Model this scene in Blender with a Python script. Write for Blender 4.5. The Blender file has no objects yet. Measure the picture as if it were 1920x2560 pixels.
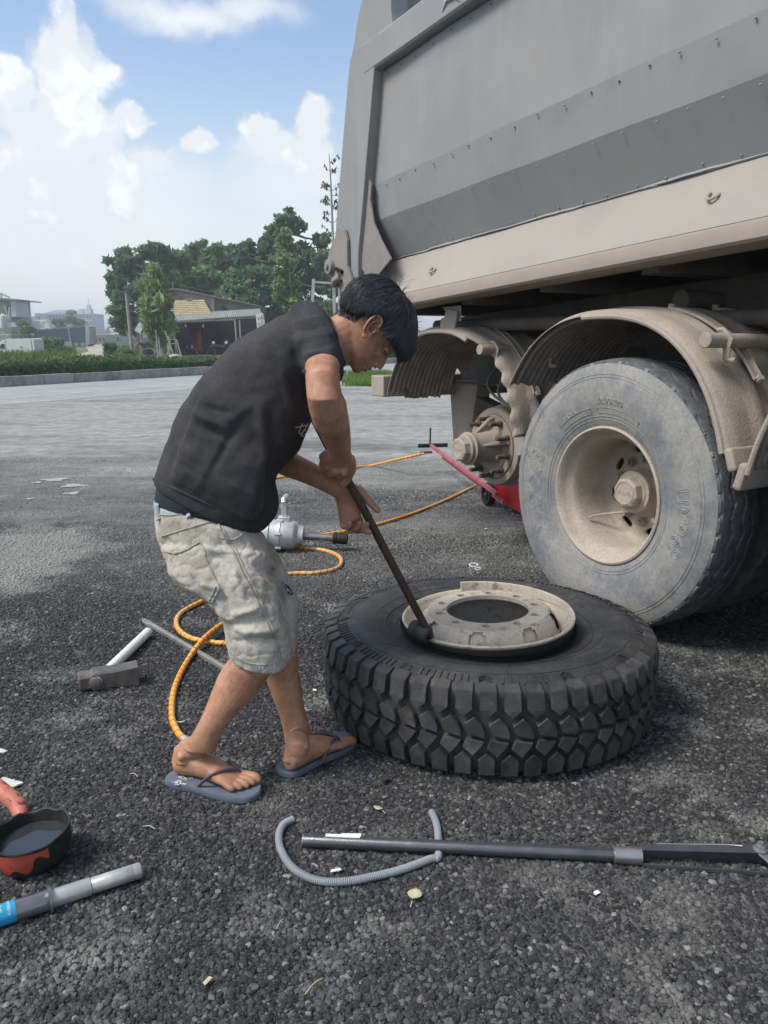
import bpy, bmesh, math, random
import numpy as np
from mathutils import Vector, Matrix, noise
HAZE = True
random.seed(7); np.HAZE = True
random.seed(7)
scene = bpy.context.scene
COL = scene.collection
# ---------------------------------------------------------------- camera
CAM_H = 1.24
PITCH = math.atan(435/2000)
FPX = 2000.0
cam_data = bpy.data.cameras.new("camera")
cam_data.sensor_fit = 'VERTICAL'; cam_data.sensor_height = 24.0; cam_data.lens = 24*2000/2560
cam_data.clip_start = 0.05; cam_data.clip_end = 6000
cam = bpy.data.objects.new("camera", cam_data); COL.objects.link(cam)
cam.location = (0, 0, CAM_H); cam.rotation_euler = (math.pi/2-PITCH, 0, 0)
scene.camera = cam
scene.render.resolution_x = 768; scene.render.resolution_y = 1024
# ---------------------------------------------------------------- light
SUN_EL, SUN_AZ = math.radians(52), math.radians(-112)     # azimuth from +Y, negative = left of view
scene.view_settings.view_transform = 'Standard'; scene.view_settings.look = 'None'
scene.view_settings.exposure = 0.70; scene.view_settings.gamma = 1
try: scene.view_settings.use_curve_mapping = False
except Exception: pass
sd = bpy.data.lights.new("sun", 'SUN'); sd.energy = 2.1; sd.angle = math.radians(18); sd.color = (1, .95, .87)
sun = bpy.data.objects.new("sun", sd); COL.objects.link(sun)
_d = Vector((math.sin(SUN_AZ)*math.cos(SUN_EL), math.cos(SUN_AZ)*math.cos(SUN_EL), math.sin(SUN_EL)))
sun.rotation_euler = _d.to_track_quat('Z', 'Y').to_euler(); sun.location = (-6, 3, 12)
# ---------------------------------------------------------------- pixel maths (photo pixels -> places in the world)
CP, SP = math.cos(PITCH), math.sin(PITCH)
def ray(px, py):
    a = (px-960)/FPX; b = (1280-py)/FPX
    return Vector((a, CP+b*SP, -SP+b*CP))
def G(px, py, z=0.0):
    d = ray(px, py); return Vector((0, 0, CAM_H)) + d*((z-CAM_H)/d.z)
def D(px, py, Y):
    d = ray(px, py); return Vector((0, 0, CAM_H)) + d*(Y/d.y)
# ---------------------------------------------------------------- world: sky with cumulus
world = bpy.data.worlds.new("World"); scene.world = world; world.use_nodes = True
def build_world():
    nt = world.node_tree; N = nt.nodes; L = nt.links; N.clear()
    out = N.new('ShaderNodeOutputWorld')
    sky = N.new('ShaderNodeTexSky'); sky.sky_type = 'NISHITA'; sky.sun_disc = False
    sky.sun_elevation = SUN_EL; sky.sun_rotation = SUN_AZ; sky.air_density = 1.0; sky.dust_density = 1.6; sky.ozone_density = 1.4
    bg = N.new('ShaderNodeBackground'); bg.inputs[1].default_value = 0.125
    L.new(sky.outputs[0], bg.inputs[0])
    tc = N.new('ShaderNodeTexCoord'); sep = N.new('ShaderNodeSeparateXYZ'); L.new(tc.outputs['Generated'], sep.inputs[0])
    def math_(op, a, b=None, c=None, clamp=False):
        n = N.new('ShaderNodeMath'); n.operation = op; n.use_clamp = clamp
        for i, v in enumerate((a, b, c)):
            if v is None: continue
            if isinstance(v, (int, float)): n.inputs[i].default_value = v
            else: L.new(v, n.inputs[i])
        return n.outputs[0]
    az = math_('ARCTAN2', sep.outputs[0], sep.outputs[1]); el = math_('ARCSINE', sep.outputs[2])
    comb = N.new('ShaderNodeCombineXYZ'); L.new(az, comb.inputs[0]); L.new(el, comb.inputs[1])
    nz = N.new('ShaderNodeTexNoise'); nz.inputs['Scale'].default_value = 9; nz.inputs['Detail'].default_value = 7; nz.inputs['Roughness'].default_value = .62
    L.new(comb.outputs[0], nz.inputs[0])
    off = N.new('ShaderNodeVectorMath'); off.operation = 'SUBTRACT'; L.new(nz.outputs['Color'], off.inputs[0]); off.inputs[1].default_value = (.5, .5, .5)
    # cauliflower billows
    vo = N.new('ShaderNodeTexVoronoi'); vo.inputs['Scale'].default_value = 26; vo.feature = 'SMOOTH_F1'
    try: vo.inputs['Detail'].default_value = 2.5; vo.inputs['Roughness'].default_value = .55
    except Exception: pass
    sc0 = N.new('ShaderNodeVectorMath'); sc0.operation = 'MULTIPLY_ADD'; L.new(off.outputs[0], sc0.inputs[0]); sc0.inputs[1].default_value = (.10, .10, 0); L.new(comb.outputs[0], sc0.inputs[2])
    L.new(sc0.outputs[0], vo.inputs[0])
    P = N.new('ShaderNodeVectorMath'); P.operation = 'MULTIPLY_ADD'; L.new(off.outputs[0], P.inputs[0]); P.inputs[1].default_value = (.075, .075, 0); L.new(comb.outputs[0], P.inputs[2])
    billow = math_('MULTIPLY_ADD', vo.outputs['Distance'], -.9, .22)
    def ae(px, py):
        d = ray(px, py).normalized(); return math.atan2(d.x, d.y), math.asin(d.z)
    def blob(cx, cy, rx, ry, soft=.35, amt=1.0, bil=1.0):
        rx *= 1.22; ry *= 1.22
        a, e = ae(cx, cy); a2, _ = ae(cx+rx, cy); _, e2 = ae(cx, cy-ry)
        m = N.new('ShaderNodeVectorMath'); m.operation = 'SUBTRACT'; L.new(P.outputs[0], m.inputs[0]); m.inputs[1].default_value = (a, e, 0)
        s = N.new('ShaderNodeVectorMath'); s.operation = 'MULTIPLY'; L.new(m.outputs[0], s.inputs[0]); s.inputs[1].default_value = (1/max(a2-a, .01), 1/max(e2-e, .01), 0)
        ln = N.new('ShaderNodeVectorMath'); ln.operation = 'LENGTH'; L.new(s.outputs[0], ln.inputs[0])
        v = math_('SUBTRACT', 1.0, ln.outputs['Value'])
        v = math_('MULTIPLY_ADD', billow, .55*bil, v)
        mr = N.new('ShaderNodeMapRange'); mr.interpolation_type = 'SMOOTHSTEP'
        mr.inputs[1].default_value = 0; mr.inputs[2].default_value = soft; mr.inputs[3].default_value = 0; mr.inputs[4].default_value = amt
        L.new(v, mr.inputs[0]); return mr.outputs[0]
    # crisp cumulus tops
    crisp = [(170, 160, 150, 165), (110, 330, 200, 190), (240, 330, 130, 170), (330, 290, 75, 75), (30, 220, 110, 130),
             (190, 470, 230, 190), (40, 480, 200, 220), (120, 420, 290, 230), (60, 600, 300, 200), (400, 400, 90, 70), (690, 360, 110, 80), (655, 300, 75, 55), (775, 310, 55, 105), (790, 420, 70, 130), (500, 350, 50, 45), (-180, 300, 230, 260), (-420, 480, 300, 260)]
    soft = [(150, 640, 430, 240, .8), (420, 470, 250, 120, .55), (700, 470, 240, 160, .6), (450, 15, 300, 75, .95), (620, 10, 170, 60, .8), (300, 560, 420, 180, .75), (780, 620, 260, 200, .7), (90, 900, 700, 200, .7),(-500, 640, 500, 260, .8), (1200, 500, 500, 260, .7)]
    def mx(a, b): return math_('MAXIMUM', a, b)
    mc = None
    for b in crisp:
        v = blob(*b, soft=.30); mc = v if mc is None else mx(mc, v)
    ms = None
    for b in soft:
        v = blob(b[0], b[1], b[2], b[3], soft=.85, amt=b[4], bil=.35); ms = v if ms is None else mx(ms, v)
    # scattered clouds over the whole sky, away from the drawn ones
    n2 = N.new('ShaderNodeTexNoise'); n2.inputs['Scale'].default_value = 2.3; n2.inputs['Detail'].default_value = 8; n2.inputs['Roughness'].default_value = .6
    L.new(tc.outputs['Generated'], n2.inputs[0])
    mr = N.new('ShaderNodeMapRange'); mr.interpolation_type = 'SMOOTHSTEP'; mr.inputs[1].default_value = .50; mr.inputs[2].default_value = .64; mr.inputs[4].default_value = .85
    L.new(n2.outputs['Fac'], mr.inputs[0])
    azabs = math_('ABSOLUTE', math_('ADD', az, .1))
    away = N.new('ShaderNodeMapRange'); away.inputs[1].default_value = .42; away.inputs[2].default_value = .75; L.new(azabs, away.inputs[0])
    up = N.new('ShaderNodeMapRange'); up.inputs[1].default_value = .40; up.inputs[2].default_value = .62; L.new(el, up.inputs[0])
    gen = math_('MULTIPLY', mr.outputs[0], mx(away.outputs[0], up.outputs[0]))
    # colour of the clouds: bright tops, soft blue-grey inside
    n3 = N.new('ShaderNodeTexNoise'); n3.inputs['Scale'].default_value = 7; n3.inputs['Detail'].default_value = 5
    L.new(P.outputs[0], n3.inputs[0])
    shade = math_('MULTIPLY_ADD', vo.outputs['Distance'], -.9, math_('ADD', n3.outputs['Fac'], .28))
    ramp = N.new('ShaderNodeValToRGB'); L.new(shade, ramp.inputs[0])
    ramp.color_ramp.elements[0].position = .15; ramp.color_ramp.elements[0].color = (.54, .57, .60, 1)
    ramp.color_ramp.elements[1].position = .62; ramp.color_ramp.elements[1].color = (.80, .77, .70, 1)
    e = ramp.color_ramp.elements.new(.38); e.color = (.64, .665, .69, 1)
    bc = N.new('ShaderNodeBackground'); L.new(ramp.outputs[0], bc.inputs[0]); bc.inputs[1].default_value = 1.0
    bs = N.new('ShaderNodeBackground'); bs.inputs[0].default_value = (.585, .61, .625, 1); bs.inputs[1].default_value = 1.0
    bh = N.new('ShaderNodeBackground'); bh.inputs[0].default_value = (.55, .575, .58, 1); bh.inputs[1].default_value = 1.0
    # haze veil: thicker near the horizon
    hz = N.new('ShaderNodeMapRange'); hz.interpolation_type = 'SMOOTHSTEP'; L.new(el, hz.inputs[0])
    hz.inputs[1].default_value = .34; hz.inputs[2].default_value = -.01; hz.inputs[3].default_value = .04; hz.inputs[4].default_value = .95
    m0 = N.new('ShaderNodeMixShader'); L.new(hz.outputs[0], m0.inputs[0]); L.new(bg.outputs[0], m0.inputs[1]); L.new(bh.outputs[0], m0.inputs[2])
    m1 = N.new('ShaderNodeMixShader'); L.new(mx(ms, gen), m1.inputs[0]); L.new(m0.outputs[0], m1.inputs[1]); L.new(bs.outputs[0], m1.inputs[2])
    # crisp clouds dissolve towards the horizon
    fd = N.new('ShaderNodeMapRange'); fd.interpolation_type = 'SMOOTHSTEP'; L.new(el, fd.inputs[0]); fd.inputs[1].default_value = .03; fd.inputs[2].default_value = .15
    fd.inputs[3].default_value = .0; fd.inputs[4].default_value = 1
    m2 = N.new('ShaderNodeMixShader'); L.new(math_('MULTIPLY', mx(mc, math_('MULTIPLY', gen, .7)), fd.outputs[0]), m2.inputs[0]); L.new(m1.outputs[0], m2.inputs[1]); L.new(bc.outputs[0], m2.inputs[2])
    L.new(m2.outputs[0], out.inputs[0])
build_world()
# ---------------------------------------------------------------- tags
def tag(o, label=None, cat=None, group=None, kind=None):
    if label: o['label'] = label
    if cat: o['category'] = cat
    if group: o['group'] = group
    if kind: o['kind'] = kind
    return o
WM = {}
def wm(o): return WM.get(o.name, Matrix.Identity(4)) if o else Matrix.Identity(4)
def empty(name, loc, label=None, cat=None, group=None):
    o = bpy.data.objects.new(name, None); COL.objects.link(o); o.location = loc; o.empty_display_size = .1
    WM[o.name] = Matrix.Translation(Vector(loc)); return tag(o, label, cat, group)
def link(name, me, parent=None, M=None, label=None, cat=None, group=None, kind=None):
    o = bpy.data.objects.new(name, me); COL.objects.link(o)
    if parent: o.parent = parent; o.matrix_parent_inverse = wm(parent).inverted()
    if M is not None: o.matrix_basis = M; 
    WM[o.name] = M.copy() if M is not None else Matrix.Identity(4)
    return tag(o, label, cat, group, kind)
# ---------------------------------------------------------------- materials
def mat(name, c1, c2=None, orand=0, streak=0, scale=8, rough=.8, metal=0, bump=.0, bscale=60, detail=5, lo=.35, hi=.65, dust=None, dscale=3, dlo=.45, dhi=.7, spec=.3, damount=1.0, stretch=None, island=0, sss=0, rvar=0, fine=0):
    m = bpy.data.materials.new(name); m.use_nodes = True
    nt = m.node_tree; N = nt.nodes; L = nt.links
    b = N['Principled BSDF']; b.inputs['Roughness'].default_value = rough; b.inputs['Metallic'].default_value = metal
    b.inputs['Specular IOR Level'].default_value = spec
    geo = N.new('ShaderNodeNewGeometry'); src = geo.outputs['Position']
    if stretch:
        mp = N.new('ShaderNodeVectorMath'); mp.operation = 'MULTIPLY'; L.new(src, mp.inputs[0]); mp.inputs[1].default_value = stretch; src = mp.outputs[0]
    def noise_(s, d=5, r=.6):
        n = N.new('ShaderNodeTexNoise'); n.inputs['Scale'].default_value = s; n.inputs['Detail'].default_value = d; n.inputs['Roughness'].default_value = r
        L.new(src, n.inputs[0]); return n.outputs['Fac']
    def rng(v, a, bb, c=0, d=1):
        r = N.new('ShaderNodeMapRange'); r.inputs[1].default_value = a; r.inputs[2].default_value = bb; r.inputs[3].default_value = c; r.inputs[4].default_value = d
        L.new(v, r.inputs[0]); return r.outputs[0]
    def mixc(f, a, bcol):
        x = N.new('ShaderNodeMix'); x.data_type = 'RGBA'
        L.new(f, x.inputs[0])
        for i, v in ((6, a), (7, bcol)):
            if isinstance(v, tuple): x.inputs[i].default_value = (*v[:3], 1)
            else: L.new(v, x.inputs[i])
        return x.outputs[2]
    col = None
    if c2:
        col = mixc(rng(noise_(scale, detail), lo, hi), c1, c2)
    else:
        rgb = N.new('ShaderNodeRGB'); rgb.outputs[0].default_value = (*c1, 1); col = rgb.outputs[0]
    if dust:
        col = mixc(rng(noise_(dscale, 6, .65), dlo, dhi, 0, damount), col, dust)
    if fine:
        f = rng(noise_(fine, 3, .7), .3, .7, .82, 1.15)
        x = N.new('ShaderNodeVectorMath'); x.operation = 'SCALE'; L.new(col, x.inputs[0]); L.new(f, x.inputs['Scale']); col = x.outputs[0]
    if island:
        f = rng(geo.outputs['Random Per Island'], 0, 1, 1-island, 1+island)
        x = N.new('ShaderNodeVectorMath'); x.operation = 'SCALE'; L.new(col, x.inputs[0]); L.new(f, x.inputs['Scale']); col = x.outputs[0]
    if streak:
        mp = N.new('ShaderNodeVectorMath'); mp.operation = 'MULTIPLY'; L.new(geo.outputs['Position'], mp.inputs[0]); mp.inputs[1].default_value = (1, 1, .09)
        n = N.new('ShaderNodeTexNoise'); n.inputs['Scale'].default_value = 11; n.inputs['Detail'].default_value = 6; n.inputs['Roughness'].default_value = .7; L.new(mp.outputs[0], n.inputs[0])
        n2 = noise_(1.3, 3); mm = N.new('ShaderNodeMath'); mm.operation = 'MULTIPLY'; L.new(rng(n.outputs['Fac'], .5, .72, 0, streak), mm.inputs[0]); L.new(rng(n2, .42, .62), mm.inputs[1]); col = mixc(mm.outputs[0], col, (.34, .32, .29))
        n3 = noise_(4.5, 8, .75); col = mixc(rng(n3, .60, .70, 0, streak*.6), col, (.13, .135, .14))
    if orand:
        oi = N.new('ShaderNodeObjectInfo'); f = rng(oi.outputs['Random'], 0, 1, 1-orand, 1+orand); x = N.new('ShaderNodeVectorMath'); x.operation = 'SCALE'; L.new(col, x.inputs[0]); L.new(f, x.inputs['Scale']); col = x.outputs[0]
    L.new(col, b.inputs['Base Color'])
    if rvar: L.new(rng(noise_(scale*2), .3, .7, rough-rvar, rough+rvar), b.inputs['Roughness'])
    if bump:
        bp = N.new('ShaderNodeBump'); bp.inputs['Strength'].default_value = 1; bp.inputs['Distance'].default_value = bump
        L.new(noise_(bscale, 5, .62), bp.inputs['Height']); L.new(bp.outputs[0], b.inputs['Normal'])
    if sss:
        b.inputs['Subsurface Weight'].default_value = sss; b.inputs['Subsurface Radius'].default_value = (.012, .005, .003); b.inputs['Subsurface Scale'].default_value = 1
    return m
DUST = (.33, .285, .235)
M = {}
M['bed'] = mat('bed_paint', (.235, .245, .252), (.275, .28, .28), scale=2.2, rough=.62, bump=.0012, bscale=3.5, dust=(.30, .285, .265), dscale=1.7, dlo=.48, dhi=.75, damount=.55, fine=0, streak=.5)
M['bed_mid'] = mat('bed_paint_lightened', (.255, .26, .262), (.28, .284, .28), scale=2.6, rough=.6, bump=.0012, bscale=3.5, dust=(.27, .26, .245), dscale=2.3, dlo=.5, dhi=.78, damount=.5, fine=0, streak=.5)  # same paint, lightened to offset the shade on the down-facing fold
M['bed2'] = mat('bed_paint_fold_shade', (.225, .233, .238), (.26, .264, .264), scale=2.6, rough=.6, bump=.0012, bscale=3.5, dust=(.30, .285, .265), dscale=1.9, dlo=.48, dhi=.74, damount=.55, fine=0, streak=.5)  # same paint, with the middle fold's slight shade put into the colour
M['ledge'] = mat('ledge_dust', (.34, .315, .28), (.295, .28, .255), scale=1.6, rough=.9, bump=.0004, bscale=30, dust=(.27, .245, .215), dscale=2.4, dlo=.56, dhi=.78, damount=.5)
M['railface'] = mat('rail_face', (.27, .245, .215), (.31, .262, .22), scale=5, rough=.9, bump=.0006, bscale=60, dust=(.33, .27, .22), dscale=7, dlo=.5, dhi=.64, damount=.4, stretch=(1, 1, 2))
M['gusset'] = mat('gusset_dust', (.27, .25, .23), (.22, .21, .20), scale=4, rough=.9, bump=.0008, bscale=60, fine=90)
M['dusty'] = mat('dust_steel', (.37, .325, .275), (.30, .262, .225), scale=6, rough=.92, bump=.002, bscale=90, dust=(.38, .325, .265), dscale=11, dlo=.45, dhi=.68, damount=.7, fine=160)
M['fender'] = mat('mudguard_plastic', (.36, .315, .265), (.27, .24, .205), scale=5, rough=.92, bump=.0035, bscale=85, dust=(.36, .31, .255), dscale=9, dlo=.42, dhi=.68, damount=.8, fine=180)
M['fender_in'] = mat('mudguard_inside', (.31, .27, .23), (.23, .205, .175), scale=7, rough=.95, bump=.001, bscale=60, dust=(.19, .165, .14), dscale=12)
M['frame'] = mat('chassis_dark', (.085, .08, .072), (.12, .112, .10), scale=4, rough=.9, dust=(.17, .155, .135), dscale=5, damount=.6)
M['rim'] = mat('rim_dust', (.42, .37, .305), (.35, .305, .25), scale=7, rough=.75, bump=.0005, bscale=120, dust=(.28, .24, .20), dscale=16, dlo=.56, dhi=.7, damount=.5, fine=90)
M['rim2'] = mat('loose_rim', (.56, .50, .41), (.47, .41, .33), scale=9, rough=.7, bump=.0007, bscale=150, dust=(.17, .135, .10), dscale=26, dlo=.57, dhi=.68, damount=.75, fine=110)
M['hub'] = mat('hub_dust', (.36, .305, .25), (.29, .245, .205), scale=12, rough=.88, bump=.0012, bscale=160, dust=(.33, .285, .235), dscale=18, damount=.6, fine=140)
M['tyre_old'] = mat('tyre_dusty', (.225, .228, .222), (.285, .28, .262), scale=5, rough=.85, bump=.0006, bscale=150, dust=(.165, .172, .185), dscale=7, dlo=.46, dhi=.62, damount=.85, fine=70, spec=.2)
M['tyre_letter'] = mat('tyre_lettering_dusty', (.285, .285, .27), (.33, .325, .305), scale=12, rough=.9)
M['tread_old'] = mat('tread_worn', (.075, .08, .088), (.13, .135, .14), scale=22, rough=.88, bump=.003, bscale=110, dust=(.20, .205, .21), dscale=30, dlo=.58, dhi=.72, damount=.6, spec=.2)
M['rubber'] = mat('tyre_new', (.028, .029, .030), (.05, .051, .052), scale=9, rough=.62, bump=.0005, bscale=160, dust=(.115, .112, .105), dscale=11, dlo=.52, dhi=.72, damount=.55, spec=.4, fine=60)
M['rubber_block'] = mat('tread_block_rubber', (.034, .034, .035), (.062, .062, .061), orand=.3, scale=14, rough=.6, bump=.0006, bscale=190, dust=(.12, .118, .112), dscale=24, dlo=.54, dhi=.70, damount=.6, spec=.4, fine=90)
M['black'] = mat('black_rubber', (.02, .02, .021), rough=.6)
M['blackin'] = mat('dark_opening', (.012, .011, .010), rough=.95)
M['steel_dark'] = mat('steel_bar_rusty', (.06, .047, .038), (.105, .08, .062), scale=28, rough=.55, metal=.5, bump=.0006, bscale=150, stretch=(1, 1, .4))
M['steel'] = mat('steel_grey', (.20, .205, .21), (.30, .30, .30), scale=18, rough=.4, metal=.85, bump=.0003, bscale=120, rvar=.1)
M['gunmetal'] = mat('steel_tube', (.30, .305, .315), (.38, .385, .395), scale=14, rough=.36, metal=.8, rvar=.08, bump=.0002, bscale=90)
M['alu'] = mat('aluminium', (.62, .63, .62), (.5, .5, .49), scale=12, rough=.42, metal=.55, bump=.0006, bscale=220, spec=.5)
M['alu_pipe'] = mat('zinc_pipe', (.55, .555, .53), (.42, .425, .40), scale=20, rough=.45, metal=.5, dust=(.12, .115, .10), dscale=45, dlo=.66, dhi=.72, bump=.0003, bscale=100)
M['jackred'] = mat('red_paint', (.46, .018, .022), (.38, .02, .03), scale=9, rough=.35, spec=.5, dust=(.40, .22, .20), dscale=10, dlo=.6, dhi=.8, damount=.5)
M['red_dull'] = mat('red_paint_dull', (.34, .07, .08), (.40, .14, .15), scale=12, rough=.5)
M['white'] = mat('white_sheet', (.72, .72, .70), (.6, .6, .58), scale=20, rough=.7)
M['whiteplastic'] = mat('white_plastic_pipe', (.82, .83, .84), (.72, .73, .74), scale=25, rough=.35, spec=.5, dust=(.4, .38, .35), dscale=30, dlo=.6, dhi=.75, damount=.5)
M['hammer'] = mat('hammer_steel', (.13, .125, .118), (.18, .172, .16), scale=30, rough=.6, metal=.35, bump=.0008, bscale=140, dust=(.10, .085, .07), dscale=25)
M['skin'] = mat('skin', (.47, .255, .16), (.40, .205, .12), scale=14, rough=.5, bump=.0011, bscale=150, sss=.1, dust=(.25, .125, .075), dscale=13, dlo=.48, dhi=.72, damount=.85, spec=.4, fine=50)
M['skin_hand'] = M['skin']
M['hair'] = mat('hair_black', (.014, .0145, .017), (.030, .031, .036), scale=60, rough=.5, spec=.45, island=.6)
M['scalp'] = mat('hair_base', (.010, .010, .012), rough=.9, spec=.1)
M['shirt'] = mat('shirt_cotton', (.040, .041, .045), (.056, .056, .060), scale=7, rough=.93, bump=.0022, bscale=16, dust=(.082, .074, .074), dscale=5, dlo=.52, dhi=.74, damount=.6, fine=120, spec=.15)
M['under'] = mat('undershirt', (.018, .025, .03), (.03, .04, .048), scale=20, rough=.9)
M['denim'] = mat('denim_dirty', (.51, .485, .43), (.43, .405, .355), scale=9, rough=.95, bump=.0035, bscale=22, dust=(.27, .24, .18), dscale=7, dlo=.47, dhi=.68, damount=.75, fine=150, spec=.1)
M['denim_seam'] = mat('denim_seam', (.28, .275, .235), (.36, .355, .31), scale=30, rough=.95)
M['denim_band'] = mat('denim_band', (.34, .385, .42), (.26, .30, .33), scale=18, rough=.95, bump=.001, bscale=90)
M['sole'] = mat('slipper_blue', (.10, .122, .165), (.13, .15, .19), scale=20, rough=.7, dust=(.22, .215, .21), dscale=14, dlo=.5, dhi=.72, damount=.5, bump=.0006, bscale=100)
M['strap'] = mat('slipper_strap', (.115, .075, .08), (.09, .075, .10), scale=20, rough=.55, bump=.0006, bscale=160)
M['print'] = mat('print_white', (.5, .5, .5), rough=.8)
M['conduit'] = mat('grey_conduit', (.30, .325, .35), (.25, .27, .29), scale=20, rough=.5, dust=(.36, .35, .33), dscale=20, dlo=.5, dhi=.7, damount=.4)
M['enamelblack'] = mat('pot_black', (.015, .015, .014), (.03, .03, .028), scale=60, rough=.55, bump=.0015, bscale=130, dust=(.22, .20, .14), dscale=170, dlo=.66, dhi=.72, damount=.8)
M['water'] = mat('dirty_water', (.03, .035, .042), rough=.06, spec=.6)
M['potred'] = mat('pot_red_side', (.44, .085, .05), (.35, .06, .04), scale=20, rough=.45, dust=(.05, .02, .015), dscale=40, dlo=.60, dhi=.64, bump=.0008, bscale=120)
M['pothandle'] = mat('pot_handle_red', (.50, .17, .11), (.40, .13, .09), scale=25, rough=.5, dust=(.12, .04, .03), dscale=45, dlo=.56, dhi=.62)
M['labelblue'] = mat('blue_label', (.02, .36, .62), (.02, .30, .55), scale=10, rough=.3, spec=.5)
M['yellow'] = mat('print_yellow', (.75, .62, .08), rough=.5)
M['leafpale'] = mat('dry_leaf', (.52, .50, .36), (.44, .40, .27), scale=60, rough=.8)
M['paper'] = mat('paper', (.75, .75, .73), rough=.8)
def hose_mat(name):
    m = bpy.data.materials.new(name); m.use_nodes = True; nt = m.node_tree; N = nt.nodes; L = nt.links; b = N['Principled BSDF']
    b.inputs['Roughness'].default_value = .4
    uv = N.new('ShaderNodeUVMap'); uv.uv_map = 'uv'; s = N.new('ShaderNodeSeparateXYZ'); L.new(uv.outputs[0], s.inputs[0])
    def mt(op, a, bb):
        n = N.new('ShaderNodeMath'); n.operation = op
        for i, v in enumerate((a, bb)):
            if isinstance(v, (int, float)): n.inputs[i].default_value = v
            else: L.new(v, n.inputs[i])
        return n.outputs[0]
    fr = mt('FRACT', mt('ADD', mt('MULTIPLY', s.outputs[0], 26.0), s.outputs[1]), 0.0)
    stripe = mt('LESS_THAN', fr, .17)
    n1 = N.new('ShaderNodeTexNoise'); n1.inputs['Scale'].default_value = 2.2; n1.inputs['Detail'].default_value = 1; L.new(uv.outputs[0], n1.inputs[0])
    r = N.new('ShaderNodeValToRGB'); L.new(n1.outputs['Fac'], r.inputs[0])
    r.color_ramp.elements[0].position = .40; r.color_ramp.elements[0].color = (.82, .27, .012, 1)
    r.color_ramp.elements[1].position = .62; r.color_ramp.elements[1].color = (.72, .42, .17, 1)
    e = r.color_ramp.elements.new(.5); e.color = (.85, .40, .03, 1)
    x = N.new('ShaderNodeMix'); x.data_type = 'RGBA'; L.new(mt('MULTIPLY', stripe, .8), x.inputs[0]); L.new(r.outputs[0], x.inputs[6]); x.inputs[7].default_value = (.13, .07, .09, 1)
    L.new(x.outputs[2], b.inputs['Base Color']); return m
M['hose'] = hose_mat('orange_hose')
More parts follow.
